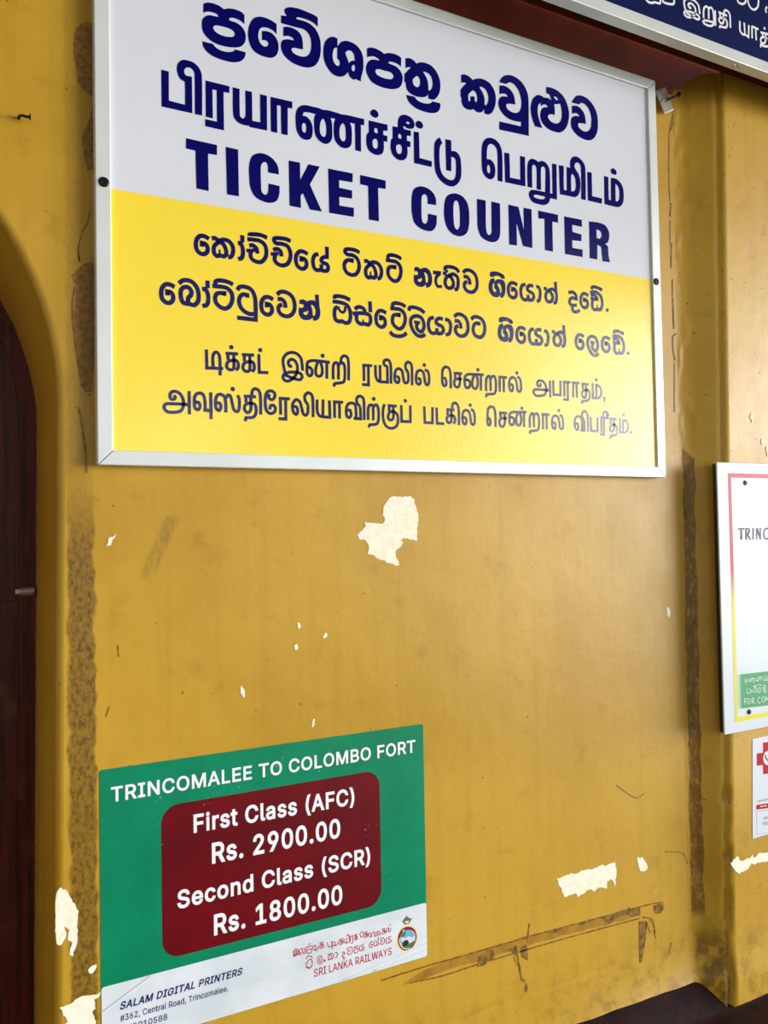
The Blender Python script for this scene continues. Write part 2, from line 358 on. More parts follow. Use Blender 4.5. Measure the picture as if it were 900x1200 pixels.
D['sign.line2'] = ['''F:1052,6535c 1175,6535c 1172,6047c 1440,6038c 1441,6425c 1359,6462 1315,6552 1308,6636 1334,6722 1405,6788 1505,6802 1605,6784 1684,6717 1726,6611 1725,5920c 1602,5917c 1603,6602 1582,6655 1532,6686 1475,6676 1435,6632 1434,6574 1459,6538c 1559,6541c 1560,5921c 1053,5920c
F:1788,6536c 2204,6538c 2199,6419c 2098,6412c 2098,5750c 1774,5752c 1775,5873c 1976,5874c 1979,6413c 1906,6410c 1907,5913c 1786,5915c
F:2260,6534c 2381,6535c 2380,6092 2396,6046 2438,6031 2473,6072 2482,6115 2484,6534c 2603,6534c 2603,6030c 2749,6034c 2749,6531c 2874,6532c 2870,5915c 2547,5906c 2544,5930c 2462,5920 2345,5944 2279,6012 2260,6098
F:2940,6531c 3350,6538c 3343,6413c 3259,6407c 3251,5913c 3132,5911c 3131,6412c 3059,6407c 3057,5912c 2939,5913c
F:3937,6526c 4013,6540 4165,6540 4310,6526c 4388,6539 4772,6545c 4766,6424c 4699,6422c 4693,5915c 4576,5920c 4576,6414c 4472,6410c 4505,6334 4503,6048 4464,5960 4377,5913 4274,5920 4181,5996 4149,6099 4148,6303 4180,6417c 4087,6412c 4111,6326 4115,6092 4088,5992 4003,5916 3902,5921 3803,5994 3764,6109 3758,6279 3768,6359 3794,6415c 3629,6413 3563,6390 3542,6331c 3611,6331 3684,6278 3727,6179 3725,6039 3687,5945 3604,5905 3506,5922 3435,6007 3412,6094 3407,6308 3441,6432 3516,6506 3614,6538 3730,6540 3862,6540;3560,6204 3530,6166 3525,6088 3549,6035 3581,6031 3603,6075 3605,6152 3589,6195;3935,6373c 3895,6310 3874,6227 3875,6102 3904,6046 3954,6034 3989,6080 3998,6145 3992,6269 3968,6334;4325,6374c 4281,6309 4262,6234 4263,6108 4293,6051 4344,6035 4380,6085 4385,6165 4383,6276 4364,6343
F:4962,6771 4908,6721 4902,6671 4942,6632 5022,6626 5068,6677 5065,6725 5025,6764
F:4860,6541c 5259,6546c 5256,6426c 5166,6414c 5164,6333c 5251,6327c 5245,6217c 5172,6213c 5169,6058 5135,5970 5044,5923 4937,5930 4841,5990 4807,6096 4810,6225 4829,6285 4859,6316c;5000,6427 4978,6403 4981,6350 5016,6334 5043,6336 5050,6389 5040,6423;4978,6216 4938,6172 4937,6091 4966,6040 5020,6043 5044,6089 5046,6178 5023,6219
F:5365,6543c 5479,6551c 5481,6647 5516,6754 5601,6814 5703,6821 5796,6784 5847,6695 5830,6617 5773,6580 5679,6572 5624,6597 5596,6587c 5613,6542c 5763,6544c 5760,6436c 5676,6427c 5674,6331c 5753,6327c 5746,6219c 5681,6213c 5678,6064 5639,5974 5545,5923 5444,5935 5354,5998 5316,6105 5322,6236 5338,6289 5364,6314c;5682,6700 5663,6679 5681,6659 5734,6665 5734,6695;5513,6428 5487,6399 5489,6346 5526,6335 5548,6347 5549,6408;5477,6212 5440,6180 5438,6097 5468,6046 5520,6045 5554,6088 5556,6187 5527,6219
F:5928,6772 5874,6718 5878,6661 5925,6630 5991,6632 6036,6679 6031,6728 5994,6765
F:5825,6541c 5942,6550c 5946,6053c 6221,6041c 6214,5926c 5821,5928c
F:6407,6553c 6469,6453c 6429,6403 6401,6313 6400,6010 6436,5865 6522,5781 6639,5752 6719,5784 6761,5877 6771,6151 6739,6212 6666,6218c 6663,5929c 6545,5928c 6539,6544c 6673,6551c 6672,6338c 6772,6347 6860,6280 6891,6175 6890,5885 6827,5737 6715,5644 6597,5626 6460,5668 6346,5764 6287,5904 6282,6372 6323,6473''', '''F:7393,6518 7428,6664 7503,6758 7618,6800 7744,6783 7847,6699 7896,6551 7891,5953c 7770,5948c 7775,6544 7740,6633 7657,6677 7573,6651 7529,6563 7513,6348c 7607,6349 7689,6282 7718,6183 7704,6058 7660,5980 7565,5944 7473,5979 7413,6054 7390,6153;7552,6234 7520,6196 7514,6125 7537,6069 7568,6067 7590,6106 7588,6192
F:7950,6571c 8078,6574c 8082,6077c 8341,6082c 8348,6581c 8474,6580c 8468,5963c 7955,5956c
F:8523,5965c 8527,6359 8553,6489 8633,6576 8754,6574 8821,6546c 8911,6587 9023,6564 9099,6470 9118,6329 9113,5938c 9175,5940c 9182,6587c 9301,6592c 9293,5833c 9115,5835c 9067,5730 8952,5661 8817,5650 8640,5673 8566,5758 8557,5846 8603,5908 8692,5933 8982,5941c 9001,6415 8975,6464 8919,6468 8884,6410 8875,5961c 8759,5958c 8767,6387 8740,6445 8696,6463 8657,6420 8644,5966c;8689,5825 8677,5796 8732,5770 8888,5771 8967,5803 8968,5839 8867,5839 8756,5842
F:9365,6587c 9497,6594c 9489,6088 9523,6076 9563,6080c 9574,6591c 9671,6586c 9676,6731 9733,6825 9840,6869 9957,6843 10062,6752 10094,6646 10084,5964c 9958,5961c 9970,6641 9942,6719 9883,6744 9823,6720 9790,6643 9831,6576 9899,6497 9943,6375 9937,6189 9885,6049 9789,5977 9671,5970 9374,5967c;9710,6464c 9692,6402 9687,6087c 9757,6100 9806,6155 9817,6278 9801,6386 9756,6451
F:10145,6597c 10273,6597c 10268,6085c 10548,6084c 10539,5964c 10144,5966c
F:10626,6595c 10749,6594c 10745,6110 10769,6086 10807,6092c 10823,6595c 10973,6598 11097,6536 11169,6434 11189,6284 11171,6128 11104,6021 11002,5968 10877,5966 10617,5970c;10949,6479c 10944,6097c 10994,6097 11046,6144 11062,6262 11053,6375 11006,6452
F:10893,6821 10829,6771 10827,6713 10889,6683 10964,6686 10990,6726 10979,6781''']
D['sign.line3'] = ['''F:1447,5478c 1973,5472c 1971,5298c 1818,5292c 1821,4655c 1613,4663c 1603,5297c 1445,5305c
F:2124,5474c 2341,5470c 2345,4659c 2136,4657c''', '''F:2873,5177c 2870,5307 2842,5345 2808,5345 2758,5296 2743,5195 2746,4914 2760,4809 2822,4773 2868,4829 2881,4983c 3086,4977c 3077,4823 3025,4704 2922,4649 2798,4647 2643,4701 2556,4836 2532,5025 2535,5241 2586,5402 2698,5478 2833,5491 2967,5435 3057,5322 3077,5177c''', '''F:3263,5465c 3477,5470c 3477,5160c 3638,5473c 3857,5472c 3660,5110c 3887,4658c 3653,4658c 3523,4929c 3480,4877c 3481,4655c 3267,4658c
F:4022,5470c 4515,5475c 4507,5306c 4236,5296c 4236,5160c 4497,5155c 4494,5002c 4233,4989c 4235,4831c 4529,4836c 4520,4668c 4030,4660c
F:4664,5476c 5198,5471c 5195,5309c 5034,5302c 5040,4669c 4829,4669c 4826,5299c 4663,5303c''', '''F:6103,5186c 6101,5318 6052,5364 5996,5335 5973,5271 5967,4887 5993,4808 6053,4794 6096,4861 6107,4995c 6307,4997c 6297,4822 6231,4702 6119,4656 5941,4680 5807,4766 5756,4923 5746,5088 5758,5280 5807,5420 5932,5496 6096,5497 6233,5426 6295,5316 6298,5196c''', '''F:6686,5496 6541,5409 6480,5215 6480,4973 6541,4788 6667,4687 6838,4670 6984,4749 7046,4894 7063,5094 7042,5313 6958,5446 6829,5502;6763,5370 6710,5316 6692,5179 6696,4960 6713,4840 6769,4788 6828,4859 6840,5008 6836,5204 6811,5334''', '''F:7251,5491c 7465,5494c 7460,4936 7487,4828 7540,4807 7593,4870 7595,4933 7603,5498c 7815,5493c 7805,4891 7756,4745 7633,4676 7483,4678 7336,4742 7266,4880 7253,4977''', '''F:8023,5508c 8278,5506c 8406,5036c 8406,5510c 8612,5512c 8612,4700c 8375,4708c 8221,5164c 8218,4692c 8023,4688c''', '''F:8785,5516c 9310,5514c 9305,5342c 9154,5343c 9151,4702c 8940,4710c 8946,5366c 8787,5348c''', '''F:9476,5510c 9957,5515c 9959,5361c 9690,5360c 9692,5211c 9940,5192c 9935,5044c 9680,5032c 9682,4867c 9964,4867c 9959,4706c 9475,4702c''', '''F:10163,5515c 10425,5531 10619,5502 10721,5383 10727,5247 10677,5130 10605,5092c 10685,5036 10693,4860 10734,4703c 10521,4695c 10502,4860 10479,5005 10381,5037c 10371,4711c 10155,4710c;10367,5367c 10438,5365 10499,5320 10504,5240 10449,5182 10369,5186c''']
D['sign.line4'] = ['''S75:1816,3843 1752,3873 1672,3872 1613,3811 1592,3720 1613,3620 1677,3573 1741,3578 1786,3630 1787,3702 1751,3749 1695,3757c 1694,3693
S75:1863,3858 1919,3871 1978,3827 1904,3731 1899,3622 1948,3573 2000,3593 2065,3583 2109,3628 2103,3709 2060,3791 1978,3835
S75:1987,3833 2061,3869 2159,3855 2224,3775 2228,3670 2189,3594 2139,3581
S34:1997,3596 1995,3692
S75:2394,3997 2398,3872
S75:2314,3848 2360,3851 2397,3779 2403,3688 2379,3601 2316,3573
S75:2529,3999 2529,4027 2564,4040 2674,4051 2769,4044 2842,4018
S75:2483,3942 2588,3949 2707,3947 2792,3894 2825,3791 2806,3672 2736,3587 2651,3572 2569,3605 2536,3671 2554,3751
S75:2515,3835 2586,3849 2645,3805 2665,3717
S64:2463,3742 2543,3754 2623,3777
S75:3279,4026 3196,4052 3073,4050 2976,4030 2970,3987 3005,3951 3106,3955 3212,3932 3264,3847 3266,3729 3216,3621 3118,3574 3013,3601 2971,3670 2995,3757
S75:2947,3825 3030,3854 3087,3817 3103,3731
S64:2902,3747 2981,3759 3051,3782
S75:3599,3843 3533,3874 3451,3873 3390,3811 3369,3719 3391,3617 3456,3569 3521,3574 3568,3626 3569,3700 3532,3748 3474,3756c 3474,3691
S75:3807,3875 3742,3852 3700,3771 3702,3664 3743,3589 3820,3589 3858,3625 3855,3697
S75:3972,4034 3973,3848c 3894,3828 3856,3771 3896,3730 3961,3717 3992,3661 3965,3597 3885,3586 3839,3606''', '''S75:4627,4021 4544,4053 4410,4054 4343,4035 4332,3990 4379,3953 4485,3953 4570,3907 4613,3799 4595,3683 4532,3604 4440,3586 4354,3624 4312,3714 4329,3803 4397,3853 4469,3858c 4469,3811
S75:4716,3874 4770,3887 4828,3842 4755,3743 4751,3631 4798,3581 4849,3602 4912,3591 4954,3638 4949,3720 4907,3805 4828,3850
S75:4836,3848 4908,3885 5004,3871 5067,3789 5071,3681 5033,3603 4984,3589
S34:4846,3604 4844,3704
S75:5215,4001 5223,4043 5261,4069 5352,4075 5443,4058 5501,4026
S75:5170,3961 5275,3964 5396,3956 5472,3886 5489,3770 5446,3647 5369,3587 5286,3610 5224,3677 5212,3759 5236,3828 5289,3852 5357,3858c 5354,3811''', '''F:5781,3907c 5845,3927 5887,3915 5920,3897c 5988,3929 6064,3931 6130,3886 6168,3795 6174,3692 6141,3600 6072,3554 6030,3559c 6031,3612c 5988,3573 5921,3550 5837,3557 5780,3612 5765,3698 5775,3775c 5808,3765 5842,3773 5862,3801 5851,3829 5818,3839 5780,3828c;5941,3736c 5924,3714 5887,3699c 5857,3685 5856,3663 5881,3646 5914,3647 5937,3676 5944,3707;5998,3838 6036,3836 6074,3782 6084,3710 6066,3656 6037,3642 6028,3703 6018,3775
S75:6198,3869 6378,3875
S64:6356,3866 6275,3791 6256,3696 6293,3612 6394,3621
S75:6466,3946 6485,4008 6616,4030 6736,4005 6794,3946
S60:6458,3973 6531,3921
S75:6422,3888 6508,3874
S75:6591,3873 6502,3811 6467,3705 6508,3617 6595,3613 6656,3682 6643,3774 6569,3863
S75:6569,3863 6668,3895 6754,3845 6769,3725 6742,3618 6682,3592
S75:6888,3955 6947,4010 7045,4022 7151,3975 7208,3871 7209,3718 7145,3620 7056,3588 6959,3613 6912,3684 6926,3758 6984,3790
S75:6896,3878 6980,3882 7033,3825 7046,3736''', '''F:7526,4021 7555,4060 7648,4084 7778,4074 7871,4037 7897,3978 7859,3958 7803,3961c 7785,3986 7720,4001 7646,3991c 7623,3965c 7580,3959 7534,3964c
F:7640,3932c 7589,3937 7542,3908 7503,3834 7488,3740 7508,3651 7570,3582 7653,3561 7728,3578 7766,3621c 7769,3572c 7821,3566 7879,3635 7904,3747 7904,3855 7858,3927 7775,3943 7700,3927 7658,3897 7639,3876c;7631,3851c 7595,3808 7584,3745 7597,3693 7633,3664 7667,3671 7671,3702 7654,3728 7628,3734c;7716,3846 7763,3845 7799,3795 7806,3719 7796,3671 7773,3650 7768,3699 7751,3758 7715,3808
S75:8202,3875 8137,3905 8055,3904 7994,3844 7973,3752 7995,3652 8059,3605 8125,3610 8171,3661 8172,3734 8135,3781 8078,3789c 8077,3725
S75:8415,3912 8335,3888 8292,3803 8299,3672 8350,3602 8433,3605 8476,3643 8467,3709
S75:8612,3906 8523,3911 8470,3871 8463,3813 8520,3776 8587,3756 8620,3687 8584,3623 8506,3603 8450,3627
S75:8689,3912 8749,3901 8786,3825 8780,3708 8753,3624 8693,3604
S75:8886,3899 8969,3885
S75:9048,3885 8963,3826 8929,3723 8969,3638 9052,3635 9111,3701 9098,3790 9027,3875
S75:9027,3875 9122,3906 9205,3858 9219,3742 9193,3640 9136,3615
S75:9197,4073 9207,3817''', '''S75:9540,3888 9670,3910 9746,3852 9752,3778c 9628,3783 9560,3694 9610,3633 9766,3645
S75:9635,3605 9658,3511 9748,3496 9841,3544
S75:10090,3884 10027,3914 9949,3913 9891,3852 9871,3762 9892,3662 9953,3615 10016,3620 10061,3671 10061,3743 10026,3790 9971,3798c 9970,3734
S75:10187,4036 10207,4088 10322,4098 10488,4061
S75:10145,3969 10292,3991 10425,3935 10475,3827 10471,3702 10420,3623 10334,3620 10253,3604 10201,3640 10196,3752 10235,3870
S75:10156,3908 10263,3921 10336,3841 10154,3834
S34:10320,3612 10337,3717
D42:10618,3635''']
D['sign.line5'] = ['''S75:1232,2954 1170,2984 1092,2983 1034,2922 1014,2831 1034,2730 1096,2683 1159,2687 1203,2739 1204,2812 1169,2860 1114,2867c 1113,2803
S75:1305,3020 1355,3074 1426,3095 1520,3079 1598,2997 1629,2882 1616,2761 1555,2694 1484,2701 1422,2703 1367,2716 1334,2806 1338,2917 1393,2974 1464,2974 1507,2922 1502,2858 1459,2806 1448,2725
S75:1780,3135 1785,3005
S75:1689,2980 1742,2983 1784,2909 1791,2814 1763,2722 1690,2693
S75:1912,3093 1921,3134 1962,3159 2060,3165 2158,3149 2221,3118
S75:1863,3055 1977,3058 2108,3050 2189,2983 2208,2871 2162,2752 2079,2695 1989,2716 1922,2781 1910,2860 1935,2927 1992,2950 2066,2956c 2062,2910
S75:2293,3039 2340,3096 2424,3111 2533,3082 2600,2976 2616,2830 2615,2526
S75:2283,2564 2653,2563
S75:2469,2927c 2469,2973c 2397,2976 2347,2937 2324,2861 2344,2765 2410,2691 2502,2653 2604,2661
S75:2937,2949 2875,2980 2797,2978 2738,2917 2719,2826 2739,2725 2801,2678 2864,2683 2908,2735 2909,2807 2873,2855 2819,2863c 2818,2798
S75:3009,3045 3067,3099 3164,3111 3269,3065 3327,2963 3328,2811 3264,2715 3175,2684 3079,2708 3033,2778 3046,2851 3104,2883
S75:3016,2969 3100,2973 3152,2917 3165,2830
F:3424,3003c 3489,3022 3531,3011 3565,2993c 3634,3024 3711,3026 3779,2982 3817,2894 3823,2796 3790,2706 3720,2662 3677,2667c 3678,2718c 3635,2680 3566,2658 3481,2664 3423,2718 3408,2801 3418,2875c 3452,2865 3486,2874 3507,2900 3495,2927 3462,2937 3423,2926c;3587,2837c 3570,2817 3532,2802c 3501,2788 3500,2767 3525,2750 3560,2752 3582,2780 3590,2809;3644,2936 3684,2934 3722,2882 3732,2813 3714,2761 3684,2747 3675,2806 3665,2875
S75:3761,3137 3772,2930''', '''S75:4109,3103 4110,3145 4166,3162 4298,3157 4421,3118
S75:4067,3054 4202,3052 4334,3026 4405,2942 4420,2813 4385,2708 4309,2688 4253,2712 4186,2701 4121,2729 4100,2830 4115,2926 4172,2967
S52:4172,2973 4209,2902 4265,2874 4313,2923 4314,2989
S75:4505,2965 4592,3012 4679,2996 4727,2934
S75:4465,2874 4600,2899 4736,2904 4813,2874 4827,2769 4781,2703 4703,2712 4615,2703 4549,2757 4541,2861
S75:4822,3143 4830,2937
S34:4674,2709 4675,2788
S75:5159,2960 5097,2990 5019,2989 4961,2929 4941,2839 4962,2739 5023,2693 5086,2697 5130,2748 5131,2820 5095,2867 5041,2875c 5040,2811
S75:5291,3101 5299,3143 5336,3168 5427,3174 5517,3158 5575,3126
S75:5245,3062 5350,3065 5471,3057 5546,2988 5563,2875 5520,2753 5444,2694 5361,2717 5299,2782 5288,2863 5311,2931 5364,2955 5432,2961c 5428,2914
S75:5228,2619 5294,2565 5405,2551 5517,2576 5590,2634
S75:5650,3059 5666,3123 5766,3138 5901,3111 5990,3057
S75:5995,2647 5921,2600 5817,2611 5725,2702 5680,2824 5699,2920 5793,2977 5908,2961 5964,2872 5966,2763 5912,2688 5850,2705 5810,2765 5826,2857
S64:5756,2859 5885,2855
S75:6200,2989 6118,2965 6074,2884 6082,2756 6133,2688 6218,2691 6262,2729 6253,2792
S75:6401,2983 6311,2988 6256,2949 6249,2893 6308,2857 6376,2838 6409,2771 6373,2708 6293,2689 6236,2713
S75:6450,2983 6526,2972 6572,2899 6565,2787 6531,2706 6454,2687
S75:6661,3053 6718,3106 6813,3118 6916,3073 6971,2970 6972,2819 6910,2723 6824,2692 6730,2716 6685,2786 6698,2859 6754,2891
S75:6669,2977 6751,2980 6801,2925 6814,2838
S75:7057,3048 7126,3105 7238,3107 7335,3051 7377,2927 7350,2781 7262,2710 7144,2742 7097,2841 7126,2948 7186,2986 7240,2984c 7239,2946''', '''F:7722,3123 7750,3161 7838,3184 7962,3174 8050,3138 8075,3080 8039,3060 7986,3064c 7968,3089 7907,3103 7836,3093c 7814,3067c 7773,3062 7730,3067c
F:7831,3035c 7782,3041 7737,3012 7700,2939 7686,2847 7705,2760 7764,2692 7843,2672 7914,2688 7950,2731c 7953,2683c 8002,2677 8058,2744 8082,2853 8081,2960 8038,3030 7958,3046 7887,3031 7848,3001 7829,2981c;7822,2956c 7787,2913 7777,2852 7790,2801 7824,2772 7856,2779 7860,2810 7843,2835 7819,2841c;7903,2951 7947,2949 7981,2901 7988,2826 7978,2780 7956,2759 7952,2807 7936,2865 7902,2913
S75:8387,2976 8323,3006 8242,3004 8182,2945 8162,2855 8183,2755 8246,2709 8311,2714 8357,2765 8358,2836 8321,2883 8265,2891c 8264,2827
S75:8603,3014 8526,2990 8483,2907 8491,2776 8540,2707 8621,2710 8663,2748 8654,2813
S75:8796,3008 8710,3013 8658,2973 8650,2916 8707,2879 8772,2860 8804,2791 8770,2727 8693,2708 8638,2732
S75:8869,3001 8932,2991 8970,2916 8964,2803 8935,2720 8873,2701
S75:9075,3012 9159,2998
S75:9239,2997 9153,2936 9119,2829 9159,2741 9244,2737 9303,2807 9290,2898 9218,2987
S75:9218,2987 9314,3019 9399,2969 9413,2849 9387,2743 9329,2717
S75:9391,3174 9401,2914''', '''S75:9939,2985 9875,3014 9796,3013 9736,2953 9716,2864 9737,2764 9800,2718 9864,2722 9909,2773 9910,2845 9874,2892 9818,2899c 9817,2836
S75:10344,2659 10272,2609 10171,2621 10083,2717 10039,2847 10057,2950 10149,3011 10259,2993 10314,2899 10316,2782 10264,2703 10203,2721 10164,2785 10180,2883
S64:10112,2885 10237,2880
S75:10676,2994 10610,3024 10527,3023 10465,2962 10444,2871 10466,2769 10532,2722 10598,2727 10645,2779 10646,2852 10608,2900 10550,2907c 10550,2843
S75:10793,3136 10812,3188 10925,3198 11087,3161
S75:10751,3069 10895,3091 11025,3036 11074,2928 11070,2804 11020,2726 10936,2723 10857,2707 10806,2742 10802,2854 10839,2972
S75:10763,3009 10867,3022 10938,2943 10760,2935
S34:10923,2715 10939,2819
D42:11196,2740''']
D['sign.line6'] = ['''S56:1749,1972 1753,1662c 2033,1673
S56:1860,1695 1857,1854 1882,1923 1922,1940 1963,1903 1978,1816 1978,1552
D39:2177,2048
S56:2077,1935 2295,1945
S56:2118,1946 2120,1828
S56:2218,1939 2218,1717 2197,1671 2138,1664 2096,1700 2097,1755 2131,1805 2191,1822 2267,1824 2296,1771 2288,1699 2248,1664
S56:2362,1938 2577,1948
S56:2402,1950 2404,1828
S56:2501,1942 2501,1714 2480,1666 2421,1658 2380,1696 2381,1753 2415,1804 2474,1822 2550,1824 2578,1769 2570,1695 2531,1659
D39:2689,2045
S56:2662,1972 2666,1658c 2832,1664''', '''S56:3139,1684 3109,1812 3107,1928 3165,2013 3254,2054 3360,2042 3439,1965 3459,1857 3466,1748
S56:3268,1825 3232,1808 3201,1853 3220,1912 3278,1934 3340,1894 3371,1799 3346,1680 3264,1582 3175,1542 3109,1571 3103,1637 3178,1692 3319,1711 3426,1694 3456,1638 3415,1585 3335,1592 3265,1607 3133,1650
D39:3855,2048
S56:3995,1940 3774,1947 3628,1938 3564,1899 3550,1805 3552,1713 3597,1665 3643,1703 3644,1779 3599,1818 3563,1815
S56:3765,1938 3721,1819 3724,1700 3779,1670 3835,1717 3842,1828 3811,1937
S56:3936,1935 3931,1639
S56:4055,1636 4060,1880 4089,1937 4126,1946 4159,1888 4158,1644
S56:4163,1888 4197,1946 4254,1951 4285,1890 4281,1656 4252,1602 4157,1578 4082,1564c 4062,1506
S56:4254,1930 4217,1970 4225,2040 4275,2082 4336,2067 4363,1982 4362,1641''', '''S56:4640,1941 4844,1949
S56:4673,1947 4673,1650
S56:4766,1941 4765,1586c 4633,1586
S56:4913,1967 4919,1756 4957,1679 5006,1665c 5012,1975
S56:5006,1665 5161,1664c 5161,1965
S56:5167,1960 5102,1982 5089,2043 5134,2082 5203,2070 5235,1975 5233,1640
S56:5348,1788 5399,1773 5407,1703 5370,1670 5322,1705 5319,1830 5351,1913 5412,1939 5472,1904 5497,1790 5519,1693 5560,1678 5601,1717 5606,1852 5585,1913 5539,1945
S56:5607,1870 5555,1956 5557,2037 5609,2081 5672,2046 5689,1948 5686,1642
S56:5809,1789 5861,1775 5870,1703 5832,1670 5783,1706 5779,1832 5812,1916 5875,1943 5937,1908 5962,1792 5985,1693 6026,1674 6059,1722 6060,1868 6032,1939 5970,1961
D38:5961,2052''', '''S56:6403,1857 6444,1786 6443,1712 6399,1682 6363,1735 6361,1891 6378,2003 6440,2054 6515,2032 6549,1923 6549,1642
S56:6622,1946 6819,1953
S56:6659,1950 6656,1839
S56:6760,1949 6759,1753 6725,1686 6670,1678 6632,1735 6640,1801 6685,1837 6810,1846
D38:7190,2057
S56:7328,1969 7075,1958 6952,1948 6884,1893 6874,1771 6901,1689 6956,1683 6998,1733 6993,1807 6938,1841 6889,1832
S56:7101,1947 7053,1821 7068,1700 7124,1676 7170,1726 7184,1849 7153,1945
S56:7262,1959 7254,1647
S56:7379,1645 7384,1864 7413,1932 7459,1953 7485,1890 7486,1653
S56:7492,1891 7528,1946 7574,1958 7614,1890 7614,1690 7577,1611 7450,1588c 7386,1576 7380,1519
S56:7678,1950 7893,1958
S56:7713,1951 7710,1652
S56:7811,1952 7810,1651
D39:8146,2068
S56:7967,1819 8026,1814 8035,1727 7999,1686 7953,1732 7949,1866 7982,1946 8042,1969 8107,1935 8138,1831 8153,1716 8200,1690 8237,1731 8235,1896 8203,1972 8149,1987''', '''S56:8726,1899 8747,1867 8726,1837 8677,1839 8656,1884 8678,1936 8752,1958 8833,1923 8885,1838 8889,1751 8847,1668 8748,1639 8617,1638 8557,1690 8570,1746 8635,1764 8988,1767
S56:8991,1979 8992,1616
S56:9077,1990 9076,1683c 9262,1686c 9271,1990
S56:9337,1968 9541,1973
S56:9372,1973 9366,1660
S56:9464,1973 9461,1603c 9331,1601
S56:9572,1972 9784,1977
S56:9611,1975 9606,1658
S56:9706,1971 9704,1658
S56:9836,1966 10046,1969
S56:9876,1969 9874,1851
S56:9962,1963 9959,1714 9913,1671 9857,1708 9854,1789 9905,1829 10024,1841 10062,1782 10053,1669 9990,1615 9872,1597c 9845,1586 9838,1534
D37:10257,2082
S56:10153,2003 10151,1680c 10298,1678
S56:10254,1996 10250,1680
S56:10253,1959 10333,1948 10384,1865 10367,1740 10298,1685
D35:10465,1701
S39:10487,1703 10480,1655 10451,1612''']
